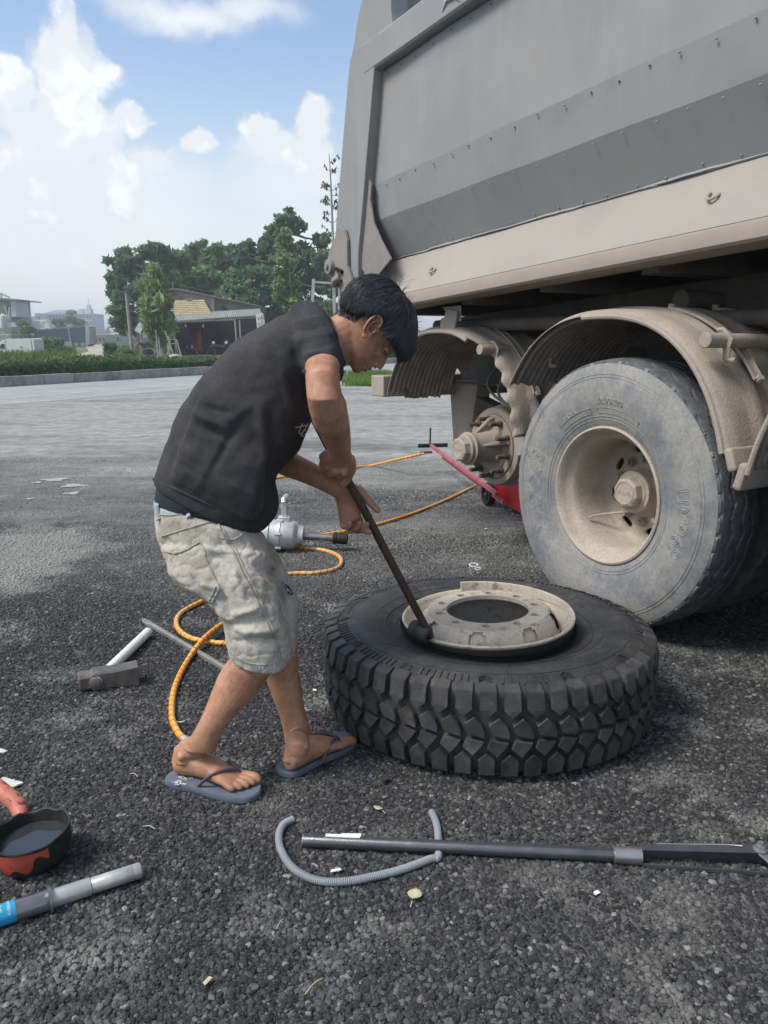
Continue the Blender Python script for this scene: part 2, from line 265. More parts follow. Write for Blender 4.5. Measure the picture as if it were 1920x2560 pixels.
# ---------------------------------------------------------------- mesh building
def frames(path):
    P = [Vector(p) for p in path]; n = len(P); T = []
    for i in range(n):
        a = P[max(i-1, 0)]; b = P[min(i+1, n-1)]; T.append((b-a).normalized())
    u = T[0].orthogonal().normalized(); F = []
    for i in range(n):
        u = (u - T[i]*u.dot(T[i])).normalized(); F.append((P[i], T[i], u, T[i].cross(u)))
    return F
class MB:
    def __init__(s): s.v = []; s.f = []; s.uv = None
    def add(s, verts, faces):
        k = len(s.v); s.v += [tuple(v) for v in verts]; s.f += [tuple(i+k for i in f) for f in faces]; return k
    def box(s, c, size, ax=None):
        c = Vector(c); ax = ax or (Vector((1, 0, 0)), Vector((0, 1, 0)), Vector((0, 0, 1)))
        h = [x/2 for x in size]
        vs = [c + ax[0]*(h[0]*a) + ax[1]*(h[1]*b) + ax[2]*(h[2]*d) for a in (-1, 1) for b in (-1, 1) for d in (-1, 1)]
        s.add(vs, [(0, 1, 3, 2), (4, 6, 7, 5), (0, 4, 5, 1), (2, 3, 7, 6), (0, 2, 6, 4), (1, 5, 7, 3)])
    def hexa(s, p8):    # 4 bottom, 4 top in order
        s.add(p8, [(3, 2, 1, 0), (4, 5, 6, 7), (0, 1, 5, 4), (1, 2, 6, 5), (2, 3, 7, 6), (3, 0, 4, 7)])
    def prism(s, pts, d):   # pts polygon in 3D, d extrusion vector
        n = len(pts); d = Vector(d); a = [Vector(p) for p in pts]; b = [p+d for p in a]
        s.add(a+b, [tuple(range(n))[::-1], tuple(range(n, 2*n))] + [(i, (i+1) % n, n+(i+1) % n, n+i) for i in range(n)])
    def tube(s, path, r, seg=10, cap=True, close=False, sq=None):
        F = frames(path); n = len(F); R = r if hasattr(r, '__len__') else [r]*n
        vs = []
        for (p, t, u, w), rr in zip(F, R):
            for k in range(seg):
                a = 2*math.pi*k/seg; vs.append(p + u*(rr*math.cos(a)) + w*(rr*math.sin(a)*(sq or 1)))
        fs = [(i*seg+k, i*seg+(k+1) % seg, (i+1)*seg+(k+1) % seg, (i+1)*seg+k) for i in range(n-1) for k in range(seg)]
        if cap: fs += [tuple(range(seg))[::-1], tuple(range((n-1)*seg, n*seg))]
        s.add(vs, fs)
    def rings(s, R, cap=True, closed=True):
        m = len(R[0]); vs = [p for r in R for p in r]
        rng = range(m) if closed else range(m-1)
        fs = [(i*m+k, i*m+(k+1) % m, (i+1)*m+(k+1) % m, (i+1)*m+k) for i in range(len(R)-1) for k in rng]
        if cap: fs += [tuple(range(m))[::-1], tuple(range((len(R)-1)*m, len(R)*m))]
        s.add(vs, fs)
    def lathe(s, prof, O, ax, seg=48, closed=False, a0=0, a1=2*math.pi, ref=None):   # prof: (radius, axial)
        O = Vector(O); ax = Vector(ax).normalized(); u = Vector(ref) if ref else ax.orthogonal().normalized(); w = ax.cross(u)
        full = abs(a1-a0-2*math.pi) < 1e-6; n = len(prof); ns = seg if full else seg+1
        vs = []
        for k in range(ns):
            a = a0+(a1-a0)*k/seg; d = u*math.cos(a)+w*math.sin(a)
            vs += [O + d*r + ax*z for r, z in prof]
        fs = []
        for k in range(seg):
            k2 = (k+1) % ns if full else k+1
            for i in range(n if closed else n-1):
                j = (i+1) % n; fs.append((k*n+i, k2*n+i, k2*n+j, k*n+j))
        s.add(vs, fs)
        if closed and not full: s.f += [tuple(len(s.v)-ns*n+i for i in range(n)), tuple(len(s.v)-n+i for i in range(n))[::-1]]
    def cyl(s, a, b, r, seg=16, r2=None): s.tube([a, b], [r, r2 if r2 is not None else r], seg)
    def sphere(s, c, r, seg=10, ax=(1, 1, 1)):
        c = Vector(c); pr = []
        rg = []
        for i in range(1, seg//2):
            t = math.pi*i/(seg//2); rg.append([c+Vector((math.sin(t)*math.cos(2*math.pi*k/seg)*r*ax[0], math.sin(t)*math.sin(2*math.pi*k/seg)*r*ax[1], math.cos(t)*r*ax[2])) for k in range(seg)])
        s.rings(rg)
    def mesh(s, name, smooth=40, fix=True):
        me = bpy.data.meshes.new(name); me.from_pydata(s.v, [], s.f)
        if fix:
            bm = bmesh.new(); bm.from_mesh(me); bmesh.ops.recalc_face_normals(bm, faces=bm.faces); bm.to_mesh(me); bm.free()
        if smooth:
            me.polygons.foreach_set('use_smooth', [True]*len(me.polygons)); me.set_sharp_from_angle(angle=math.radians(smooth))
        me.update(); return me
    def build(s, name, m, parent=None, smooth=40, bevel=0, label=None, cat=None, group=None, kind=None, fix=True, Mx=None):
        me = s.mesh(name, smooth, fix); me.materials.append(M[m] if isinstance(m, str) else m)
        o = link(name, me, parent, Mx, label, cat, group, kind)
        if bevel:
            b = o.modifiers.new('bevel', 'BEVEL'); b.width = bevel; b.segments = 2; b.limit_method = 'ANGLE'; b.angle_limit = math.radians(40)
        return o
def evaluated(o, remove=True):
    dg = bpy.context.evaluated_depsgraph_get(); dg.update()
    me = bpy.data.meshes.new_from_object(o.evaluated_get(dg)); 
    if remove: bpy.data.objects.remove(o, do_unlink=True)
    return me
def text_verts(txt, size=.1, outline=0, depth=.001, spacing=1.0):
    cu = bpy.data.curves.new('lettering', 'FONT'); cu.body = txt; cu.size = size; cu.align_x = 'CENTER'; cu.space_character = spacing
    cu.resolution_u = 3
    if outline: cu.fill_mode = 'NONE'; cu.bevel_depth = outline; cu.bevel_resolution = 0
    else: cu.extrude = depth
    o = bpy.data.objects.new('lettering', cu); COL.objects.link(o)
    me = evaluated(o); v = np.empty(len(me.vertices)*3); me.vertices.foreach_get('co', v); fs = [tuple(p.vertices) for p in me.polygons]
    bpy.data.meshes.remove(me); bpy.data.curves.remove(cu)
    return v.reshape(-1, 3), fs
def plate(outer, holes, th):
    """flat plate with holes in XY, thickness th, as (verts, faces)"""
    cu = bpy.data.curves.new('plate', 'CURVE'); cu.dimensions = '2D'; cu.fill_mode = 'BOTH'; cu.extrude = th/2
    for poly in [outer]+holes:
        sp = cu.splines.new('POLY'); sp.points.add(len(poly)-1); sp.use_cyclic_u = True
        for i, p in enumerate(poly): sp.points[i].co = (p[0], p[1], 0, 1)
    o = bpy.data.objects.new('plate', cu); COL.objects.link(o); me = evaluated(o)
    v = [tuple(x.co) for x in me.vertices]; fs = [tuple(p.vertices) for p in me.polygons]
    bpy.data.meshes.remove(me); bpy.data.curves.remove(cu); return v, fs
def circ(cx, cy, r, n=24, rx=1): return [(cx+r*rx*math.cos(2*math.pi*k/n), cy+r*math.sin(2*math.pi*k/n)) for k in range(n)]
def catmull(pts, n=8):
    P = [Vector(p) for p in pts]; out = []
    for i in range(len(P)-1):
        p0 = P[max(i-1, 0)]; p1 = P[i]; p2 = P[i+1]; p3 = P[min(i+2, len(P)-1)]
        for k in range(n):
            t = k/n; out.append(.5*((2*p1)+(p2-p0)*t+(2*p0-5*p1+4*p2-p3)*t*t+(3*p1-p0-3*p2+p3)*t**3))
    out.append(P[-1]); return out
def dup_tree(o, loc=None, label=None):
    c = o.copy(); COL.objects.link(c); WM[c.name] = wm(o)
    for ch in [x for x in COL.objects if x.parent == o]:
        d = dup_tree(ch); d.parent = c
    if loc is not None: c.location = loc
    if label: c['label'] = label
    return c

# ================================================================ GROUND
def packed(N, L, pos, sp):
    """mask of the pale packed patch of fines at the left of the yard"""
    c = G(10, 1400); n = N.new('ShaderNodeTexNoise'); n.inputs['Scale'].default_value = 4; n.inputs['Detail'].default_value = 7; n.inputs['Roughness'].default_value = .7; L.new(pos, n.inputs[0])
    s = N.new('ShaderNodeVectorMath'); s.operation = 'SUBTRACT'; L.new(pos, s.inputs[0]); s.inputs[1].default_value = c
    m = N.new('ShaderNodeVectorMath'); m.operation = 'MULTIPLY'; L.new(s.outputs[0], m.inputs[0]); m.inputs[1].default_value = (1/.48, 1/.85, 0)
    l = N.new('ShaderNodeVectorMath'); l.operation = 'LENGTH'; L.new(m.outputs[0], l.inputs[0])
    q = N.new('ShaderNodeMath'); q.operation = 'MULTIPLY_ADD'; L.new(n.outputs['Fac'], q.inputs[0]); q.inputs[1].default_value = 1.6; L.new(l.outputs['Value'], q.inputs[2])
    r = N.new('ShaderNodeMapRange'); r.inputs[1].default_value = 1.95; r.inputs[2].default_value = 1.55; r.inputs[4].default_value = .85; L.new(q.outputs[0], r.inputs[0]); return r.outputs[0]
def ground_mat():
    m = bpy.data.materials.new('asphalt_millings'); m.use_nodes = True; nt = m.node_tree; N = nt.nodes; L = nt.links; b = N['Principled BSDF']
    b.inputs['Roughness'].default_value = .92; b.inputs['Specular IOR Level'].default_value = .25
    geo = N.new('ShaderNodeNewGeometry'); pos = geo.outputs['Position']
    def nz(s, d=5, r=.6, v=None):
        n = N.new('ShaderNodeTexNoise'); n.inputs['Scale'].default_value = s; n.inputs['Detail'].default_value = d; n.inputs['Roughness'].default_value = r; L.new(v or pos, n.inputs[0]); return n.outputs['Fac']
    def rg(v, a, bb, c=0, d=1):
        r = N.new('ShaderNodeMapRange'); r.inputs[1].default_value = a; r.inputs[2].default_value = bb; r.inputs[3].default_value = c; r.inputs[4].default_value = d; L.new(v, r.inputs[0]); return r.outputs[0]
    def mixc(f, a, c):
        x = N.new('ShaderNodeMix'); x.data_type = 'RGBA'; L.new(f, x.inputs[0])
        for i, v in ((6, a), (7, c)):
            if isinstance(v, tuple): x.inputs[i].default_value = (*v, 1)
            else: L.new(v, x.inputs[i])
        return x.outputs[2]
    def mul(a, c):
        n = N.new('ShaderNodeMath'); n.operation = 'MULTIPLY'; n.use_clamp = True
        for i, v in enumerate((a, c)):
            if isinstance(v, (int, float)): n.inputs[i].default_value = v
            else: L.new(v, n.inputs[i])
        return n.outputs[0]
    vor = N.new('ShaderNodeTexVoronoi'); vor.inputs['Scale'].default_value = 95; L.new(pos, vor.inputs[0])
    sepc = N.new('ShaderNodeSeparateColor'); L.new(vor.outputs['Color'], sepc.inputs[0])
    cell = mixc(rg(sepc.outputs[0], .1, 1), (.020, .021, .022), (.070, .072, .072))
    cell = mixc(mul(rg(sepc.outputs[1], .95, .98), .5), cell, (.18, .18, .17))
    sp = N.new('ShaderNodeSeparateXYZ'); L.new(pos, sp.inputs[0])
    far = rg(sp.outputs[1], 3.4, 10)                       # pales with distance: part dust, part grazing brightness put into the colour
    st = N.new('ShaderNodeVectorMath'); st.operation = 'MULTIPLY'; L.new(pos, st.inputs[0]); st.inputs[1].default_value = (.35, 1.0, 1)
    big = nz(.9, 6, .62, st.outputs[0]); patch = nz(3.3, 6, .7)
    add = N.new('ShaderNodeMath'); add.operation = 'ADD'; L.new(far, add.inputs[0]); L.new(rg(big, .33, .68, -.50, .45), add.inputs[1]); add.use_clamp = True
    dust_graze = mixc(rg(nz(5, 9, .75), .35, .65), (.24, .245, .225), (.46, .465, .435))
    c = mixc(mul(add.outputs[0], .95), cell, dust_graze)
    c = mixc(mul(rg(patch, .60, .72), .38), c, (.22, .22, .21))
    c = mixc(mul(rg(nz(26, 4, .8), .68, .74), .3), c, (.34, .335, .32))
    c = mixc(packed(N, L, pos, sp), c, (.30, .30, .275))
    L.new(c, b.inputs['Base Color'])
    bp = N.new('ShaderNodeBump'); bp.inputs['Distance'].default_value = .012; bp.inputs['Strength'].default_value = .8
    h = N.new('ShaderNodeMath'); h.operation = 'ADD'; L.new(rg(vor.outputs['Distance'], 0, .6, 1, 0), h.inputs[0]); L.new(nz(60, 4, .7), h.inputs[1]); L.new(h.outputs[0], bp.inputs['Height']); L.new(bp.outputs[0], b.inputs['Normal'])
    return m
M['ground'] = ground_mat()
g = MB(); g.add([(-900, -60, 0), (900, -60, 0), (900, 2500, 0), (-900, 2500, 0)], [(0, 1, 2, 3)]); g.build('ground', 'ground', smooth=0, kind='structure', label='dark crushed asphalt yard, dusty, farther out painted paler for the grazing light')
# ---- kerb line and road
KP = Vector((-9.9, 20.7, 0)); KU = Vector((.46, .888, 0)).normalized(); KN = Vector((KU.y, -KU.x, 0))   # KN points to the yard side
def K(a, n, z=0): return KP + KU*a + KN*n + Vector((0, 0, z))
M['road'] = mat('road_asphalt', (.27, .28, .275), (.33, .34, .325), scale=.6, rough=.85, dust=(.40, .40, .37), dscale=.9, dlo=.45, dhi=.7, damount=.6, bump=.002, bscale=40, fine=12)
M['lane'] = mat('road_paint', (.62, .62, .60), (.40, .40, .39), scale=3, rough=.8)
M['kerb'] = mat('kerb_concrete', (.27, .265, .25), (.34, .33, .31), scale=2, rough=.9, dust=(.14, .135, .125), dscale=2.5, fine=25)
g = MB(); g.add([K(-60, 4.9, .004), K(400, 4.9, .004), K(400, -.02, .004), K(-60, -.02, .004)], [(0, 1, 2, 3)]); g.build('road', 'road', smooth=0, kind='structure', label='grey asphalt road running past the yard')
g = MB()
for n0 in (3.35, ): g.add([K(-60, n0+.12, .008), K(400, n0+.12, .008), K(400, n0, .008), K(-60, n0, .008)], [(0, 1, 2, 3)])
for a in range(-40, 90, 6): g.add([K(a, 1.5, .008), K(a+2.2, 1.5, .008), K(a+2.2, 1.38, .008), K(a, 1.38, .008)], [(0, 1, 2, 3)])
g.build('lane_marking', 'lane', smooth=0, kind='structure')
M['kerb_light'] = mat('kerb_faded_paint', (.34, .33, .31), (.27, .262, .25), scale=2, rough=.9, fine=25)
kerb = MB(); kerb.add([K(-60, -.25, .10), K(400, -.25, .10), K(400, -.42, .10), K(-60, -.42, .10)], [(0, 1, 2, 3)]); kerb = kerb.build('kerb', 'kerb', smooth=0, kind='structure', label='low concrete kerb along the far edge of the road')
ks = MB(); ks.box((0, 0, .13), (.985, .22, .26), None); kme = ks.mesh('kerb_stone', 0); kme.materials.append(M['kerb'])
kme2 = kme.copy(); kme2.materials[0] = M['kerb_light']
ang = math.atan2(KU.y, KU.x)
for i in range(-14, 70):
    p = K(i, -.13, random.uniform(-.012, .012)); link('kerb_stone', kme2 if random.random() < .3 else kme, kerb, Matrix.Translation(p) @ Matrix.Rotation(ang+random.uniform(-.006, .006), 4, 'Z'))
# ---- verge / field
M['field'] = mat('field_grass', (.075, .12, .032), (.11, .15, .05), scale=.8, rough=1, dust=(.26, .25, .17), dscale=.5, dlo=.5, dhi=.68, damount=.8, fine=6)
M['dirt'] = mat('dirt_track_pale', (.42, .40, .33), (.34, .33, .27), scale=1.2, rough=1, dust=(.13, .16, .07), dscale=1.6, dlo=.62, dhi=.75, fine=8)
g = MB(); g.add([K(-60, -.42, .06), K(400, -.42, .06), K(400, -400, .06), K(-60, -400, .06)], [(0, 1, 2, 3)]); g.build('field', 'field', smooth=0, kind='structure', label='green weedy field beyond the hedge')
g = MB(); pts = [G(190, 905), G(262, 893), G(285, 880), G(268, 866), G(252, 856), G(196, 858), G(215, 868), G(222, 880), G(160, 900)]
g.add([(p.x, p.y, .066) for p in pts], [tuple(range(len(pts)))]); g.build('dirt_track', 'dirt', smooth=0, kind='structure', label='pale dirt track between the field and the shop')
# ================================================================ TRAILER
TH = math.radians(31)
TC = Vector((.94, 3.36, 0)); TR = Vector((-math.sin(TH), math.cos(TH), 0)); TS = Vector((-math.cos(TH), -math.sin(TH), 0)); TZ = Vector((0, 0, 1))
KS = .0645
def T(r, s, z): return TC + TR*r + TS*s + TZ*z
def B(r, s, z): return T(r + KS*(z-1.5), s, z - KS*(r + KS*(z-1.5)))
TAX = (TR, TS, TZ); BAX = (B(1, 0, 1.5)-B(0, 0, 1.5), TS, (B(0, 0, 2.5)-B(0, 0, 1.5)))
trailer = empty('dump_trailer', T(0, 0, 0), 'dusty grey three-axle dump trailer with its body slightly raised and one wheel taken off', 'trailer')
RF = -5.6      # front end of the body
def re(z, s=0): return 1.946 - .28*(z-2.26)        # slanting rear edge line of panels
# side panels: folded sheet, each fold its own panel
zs = [(0.0, 2.825, 1.79), (0.0, 2.245, 1.948), (-.022, 2.05, 1.955), (-.13, 1.83, 1.98)]
for k, (nm, mt_) in enumerate((('side_panel', 'bed'), ('side_panel', 'bed_mid'), ('side_panel', 'bed_mid'))):
    (s0, z0, r0), (s1, z1, r1) = zs[k], zs[k+1]
    g = MB(); n = 18
    for i in range(n):
        t0, t1 = i/n, (i+1)/n
        def pt(t, s, z, r): return B(RF+(r-RF)*t, s + .004*math.sin(t*61+z*3), z)
    rows = []
    for j in range(5):
        q = j/4; rows.append([pt(i/60, s0+(s1-s0)*q, z0+(z1-z0)*q, r0+(r1-r0)*q) for i in range(61)])
    g.rings(rows, cap=False, closed=False)
    rows2 = [[p - TS*.006 for p in r] for r in rows]; g.rings(rows2, cap=False, closed=False)
    g.build(nm, M['bed'] if k == 0 else (M['bed_mid'] if k == 2 else M['bed2'] if 'bed2' in M else M['bed_mid']), trailer, smooth=30)
# rivets along the folds
rv = MB(); rv.sphere((0, 0, 0), .0056, 8, (1, 1, .8)); rvm = rv.mesh('rivet', 60); rvm.materials.append(M['bed'])
for (s, z, sh) in ((0.004, 2.80, 0), (.003, 2.225, .05), (-.018, 2.03, 0), (-.122, 1.85, .07)):
    r = 1.86+sh-(z-2.2)*.28
    while r > -1.3:
        link('rivet', rvm, trailer, Matrix.Translation(B(r, s+.002, z+random.uniform(-.008, .008)))); r -= .155+random.uniform(-.02, .02)
# ledge and bottom rail (closed section)
prof = [(-.135, 1.828), (.015, 1.592), (.022, 1.575), (.022, 1.53), (.012, 1.518), (-.16, 1.52), (-.16, 1.80)]
g = MB(); g.rings([[B(r, s, z) for s, z in prof[:2]] for r in np.linspace(RF, 1.99, 30)], cap=False, closed=False)
g.build('rail_ledge', 'ledge', trailer, smooth=20)
g = MB(); pf = [(.015, 1.590), (.0235, 1.576), (.0235, 1.528), (.014, 1.517), (-.17, 1.519), (-.17, 1.59)]
g.rings([[B(r, s, z) for s, z in pf] for r in np.linspace(RF, 2.02, 30)]); g.build('bottom_rail', 'railface', trailer, smooth=35)
# rolled lip where sheet meets ledge: bent, uneven
g = MB(); rw = []
for i in range(150):
    r = 1.97-(1.97+2.2)*i/149; dz = .004*noise.noise(Vector((i*.11, 0, 0)))+.004*noise.noise(Vector((i*.31, 4, 0))); off = .004+.014*max(0, noise.noise(Vector((i*.07, 9, 0))))
    rw.append([B(r, -.131, 1.842+dz), B(r, -.128+off, 1.829+dz), B(r, -.131+off, 1.826+dz), B(r, -.136, 1.838+dz)])
g.rings(rw); g.build('sheet_lip', 'bed_mid', trailer, smooth=30)
# top rail
g = MB(); pf = [(.0, 2.832), (.052, 2.832), (.062, 2.845), (.062, 2.985), (.052, 2.998), (-.07, 3.03), (-.07, 2.832)]
g.rings([[B(r, s, z) for s, z in pf] for r in np.linspace(RF, 1.86, 24)]); g.build('top_rail', 'bed', trailer, smooth=25, bevel=.004)
# rear post: tall box, slanted, with chamfered foot
def post(zlist, s0, s1, name, m, bev=.004, r_in=None):
    g = MB(); g.rings([[B(ri, s1, z), B(ro, s1, z), B(ro, s0, z), B(ri, s0, z)] for z, ri, ro in zlist]); return g.build(name, m, trailer, smooth=25, bevel=bev)
post([(1.55, 2.10, 2.20), (1.72, 2.02, 2.27), (1.88, 2.005, 2.315), (1.95, 1.985, 2.31), (2.09, 1.945, 2.275), (2.447, 1.85, 2.175), (2.84, 1.745, 2.06), (2.965, 1.712, 2.02), (3.0, 1.70, 1.97)], -.14, .06, 'rear_post', 'bed')
# inner return of the post seen beside the panel
g = MB(); g.add([B(1.75, .055, 2.83), B(1.80, -.002, 2.83), B(1.955, -.002, 2.26), B(2.10, -.03, 1.90), B(2.0, .055, 1.89), B(1.86, .055, 2.40)], [(0, 1, 2, 5), (5, 2, 3, 4)])
g.build('post_return', 'bed_mid', trailer, smooth=0)
# triangular gusset between post and sheet, dusty
g = MB(); gp = [(928, 461), (925, 500), (935, 560), (955, 605), (977, 647), (942, 690), (930, 712), (896, 657), (899, 620), (904, 500), (915, 430)]
def onplane(px, py, s):
    d = ray(px, py); t = (T(0, s, 0)-Vector((0, 0, CAM_H))).dot(TS)/d.dot(TS); return Vector((0, 0, CAM_H))+d*t
tri = [onplane(x, y, .035) for x, y in gp]
g.prism(tri, -TS*.01); g.build('gusset_plate', 'gusset', trailer, smooth=0)
# post extension and tailgate top
g = MB(); ext = [B(2.02, .05, 2.99), B(1.99, .05, 3.03), B(1.955, .05, 3.11), B(1.93, .05, 3.16), B(1.855, .05, 3.26), B(1.80, .05, 3.6), B(1.56, .05, 3.6), B(1.57, .05, 3.06), B(1.56, .05, 2.99)]
g.prism([p - TS*0 for p in ext], -TS*.11); g.build('post_extension', 'bed', trailer, smooth=0, bevel=.006)
g = MB(); g.hexa([B(1.72, -.07, 3.0), B(1.90, -.07, 3.0), B(1.90, -2.45, 3.0), B(1.72, -2.45, 3.0), B(1.66, -.07, 3.55), B(1.83, -.07, 3.55), B(1.83, -2.45, 3.55), B(1.66, -2.45, 3.55)]); g.build('tailgate_beam', 'bed', trailer, smooth=0, bevel=.006)
g = MB(); g.hexa([B(2.19, -.15, 1.58), B(2.24, -.15, 1.58), B(2.24, -2.35, 1.58), B(2.19, -2.35, 1.58), B(1.80, -.15, 3.0), B(1.86, -.15, 3.0), B(1.86, -2.35, 3.0), B(1.80, -2.35, 3.0)]); g.build('tailgate', 'bed_mid', trailer, smooth=0, bevel=.004)
for q in (.3, .62):
    g = MB(); g.hexa([B(2.24-.4*q, -.2, 1.6+1.4*q), B(2.32-.4*q, -.2, 1.6+1.4*q), B(2.32-.4*q, -2.3, 1.6+1.4*q), B(2.24-.4*q, -2.3, 1.6+1.4*q), B(2.23-.4*q, -.2, 1.72+1.4*q), B(2.30-.4*q, -.2, 1.72+1.4*q), B(2.30-.4*q, -2.3, 1.72+1.4*q), B(2.23-.4*q, -2.3, 1.72+1.4*q)]); g.build('tailgate_rib', 'bed_mid', trailer, smooth=0)
# hinge / latch plates at the rear corner
g = MB(); hp = [(844, 566), (861, 574), (867, 600), (868, 665), (878, 700), (897, 728), (868, 741), (848, 722), (826, 695), (812, 672), (818, 655), (822, 628), (836, 596)]
def onplane(px, py, s):
    d = ray(px, py); t = (T(0, s, 0)-Vector((0, 0, CAM_H))).dot(TS)/d.dot(TS); return Vector((0, 0, CAM_H))+d*t
g.prism([onplane(x, y, .085) for x, y in hp], -TS*.02); hinge = g.build('latch_plate', 'gusset', trailer, smooth=0, bevel=.003)
c0 = onplane(827, 667, .09); g = MB(); g.cyl(c0-TS*.02, c0+TS*.025, .047, 20); g.cyl(c0+TS*.02, c0+TS*.04, .018, 14); g.build('latch_pin', 'gusset', hinge, bevel=.003)
a0, a1 = onplane(840, 672, .092), onplane(856, 680, .092); g = MB(); g.tube([a0, a1], .012, 8); g.build('slot', 'blackin', hinge)
g = MB(); a0, a1 = onplane(836, 712, .10), onplane(850, 692, .10); g.tube([a0, (a0+a1)/2+TS*.02, a1], .022, 10); g.build('latch_lug', 'gusset', hinge)
g = MB(); pl = [onplane(x, y, .02) for x, y in ((862, 560), (905, 655), (935, 720), (950, 775), (880, 760), (845, 700), (840, 600))]
g.prism(pl, -TS*.03); g.build('corner_plate', 'bed_mid', trailer, smooth=0)
# seam line on post extension, scar on top rail
g = MB(); g.tube([B(.93, .063, 2.86), B(.97, .064, 2.90), B(1.04, .063, 2.905), B(1.08, .063, 2.87)], [.004, .013, .013, .004], 8); g.build('bare_patch', 'alu', trailer)
# hooks on the ledge
for (r, q) in ((1.36, .55), (-.40, .45)):
    c = B(r, -.135+.15*q, 1.828-.236*q); pts = [c+BAX[0]*(-.018), c+BAX[0]*(-.02)+TS*.02-TZ*.012, c+TS*.032-TZ*.02, c+BAX[0]*.022+TS*.02-TZ*.005, c+BAX[0]*.02+TZ*.01]
    g = MB(); g.tube(catmull(pts, 4), .0055, 8); g.build('rope_hook', 'dusty', trailer)
# far side, floor, front wall of the body
g = MB(); g.box(B(-1.8, -1.25, 1.62), (7.6, 2.1, .05), BAX); g.build('bed_floor', 'frame', trailer, smooth=0)
g = MB(); g.box(B(-1.8, -2.47, 2.4), (7.4, .06, 1.6), BAX); g.build('far_side_wall', 'bed_mid', trailer, smooth=0)
g = MB(); g.box(B(-5.6, -1.25, 2.3), (.08, 2.45, 1.5), BAX); g.build('front_wall', 'bed_mid', trailer, smooth=0)
for r in np.arange(-5, 2.0, .62):
    g = MB(); g.box(B(r, -1.25, 1.55), (.09, 2.2, .11), BAX); g.build('cross_member', 'frame', trailer, smooth=0)
# chassis beams
for s in (-.78, -1.72):
    g = MB()
    g.box(T(-1.6, s, 1.13), (7.4, .012, .36), TAX); g.box(T(-1.6, s, 1.31), (7.4, .14, .016), TAX); g.box(T(-1.6, s, .95), (7.4, .14, .016), TAX)
    g.build('chassis_beam', 'frame', trailer, smooth=0)
for s in (-.72, -1.78):
    g = MB(); g.box(B(-1.8, s, 1.42), (7.6, .10, .16), BAX); g.build('body_runner', 'frame', trailer, smooth=0)
for r in (1.95, .67, -.67, -2.0, -3.5):
    g = MB(); g.box(T(r, -1.25, 1.15), (.12, .92, .2), TAX); g.build('chassis_cross_beam', 'frame', trailer, smooth=0)
g = MB(); g.cyl(T(.02, -.42, 1.40), T(.02, -1.9, 1.40), .045, 16); g.build('pivot_tube', 'frame', trailer)
g = MB(); g.cyl(T(1.7, -.3, 1.31), T(-3.2, -.62, 1.33), .035, 12); g.build('air_pipe', 'frame', trailer)
g = MB(); g.prism([T(.15, -.55, 1.33), T(-.30, -.55, 1.33), T(-.02, -.55, .98)], -TS*.012); g.build('bracket_plate', 'frame', trailer, smooth=0)
g = MB(); g.cyl(T(-2.0, -.45, 1.22), T(-3.1, -.45, 1.22), .19, 24); g.build('air_tank', 'frame', trailer)
# suspension: hangers, springs, axles
for r in (2.02, .675, -.675, -2.02):
    for s in (-.80, -1.70):
        g = MB(); g.prism([T(r-.16, s+.06, .96), T(r+.16, s+.06, .96), T(r+.1, s+.06, .52), T(r+.02, s+.06, .44), T(r-.08, s+.06, .50)], -TS*.12); g.build('spring_hanger', 'dusty', trailer, smooth=0, bevel=.006)
for ra, zc in ((1.35, .60), (0, .575), (-1.35, .575)):
    g = MB(); g.cyl(T(ra, -.55, zc), T(ra, -1.95, zc), .075, 20); g.build('axle', 'dusty', trailer)
    for s in (-.80, -1.70):
        g = MB()
        for k in range(6): g.rings([[T(ra+q*(.60-.07*k), s+.05, zc+.16-.022*k+.10*q*q*(1-.1*k)), T(ra+q*(.60-.07*k), s-.05, zc+.16-.022*k+.10*q*q*(1-.1*k)), T(ra+q*(.60-.07*k), s-.05, zc+.178-.022*k+.10*q*q*(1-.1*k)), T(ra+q*(.60-.07*k), s+.05, zc+.178-.022*k+.10*q*q*(1-.1*k))] for q in np.linspace(-1, 1, 11)])
        sp = g.build('leaf_spring', 'frame', trailer, smooth=30)
        g = MB()
        for q in (-.06, .06): g.tube(catmull([T(ra+q, s+.06, zc-.1), T(ra+q, s+.06, zc+.2), T(ra+q, s+.03, zc+.23), T(ra+q, s-.03, zc+.23), T(ra+q, s-.06, zc+.2), T(ra+q, s-.06, zc-.1)], 4), .010, 8)
        g.build('spring_clamp', 'dusty', sp)
for k in range(3):
    pts = [T(1.25-.1*k, -.50, 1.15), T(1.35-.1*k, -.42, .98-.04*k), T(1.15-.1*k, -.45, .86-.03*k), T(.9, -.6, .88), T(.8, -.8, 1.0)]
    g = MB(); g.tube(catmull(pts, 6), .0085, 8); g.build('brake_hose', 'frame', trailer)
# rear bumper beam
g = MB(); g.hexa([T(2.10, -.16, .865), T(2.26, -.16, .865), T(2.26, -2.4, .845), T(2.10, -2.4, .845), T(2.10, -.16, 1.0), T(2.26, -.16, 1.0), T(2.26, -2.4, .99), T(2.10, -2.4, .99)])
g.build('rear_bumper_beam', 'dusty', trailer, smooth=0, bevel=.008)
for s in (-.5, -2.0):
    g = MB(); g.hexa([T(2.1, s-.05, .9), T(2.2, s-.05, .9), T(2.2, s+.05, .9), T(2.1, s+.05, .9), T(1.85, s-.05, 1.2), T(1.95, s-.05, 1.2), T(1.95, s+.05, 1.2), T(1.85, s+.05, 1.2)]); g.build('bumper_arm', 'dusty', trailer, smooth=0)
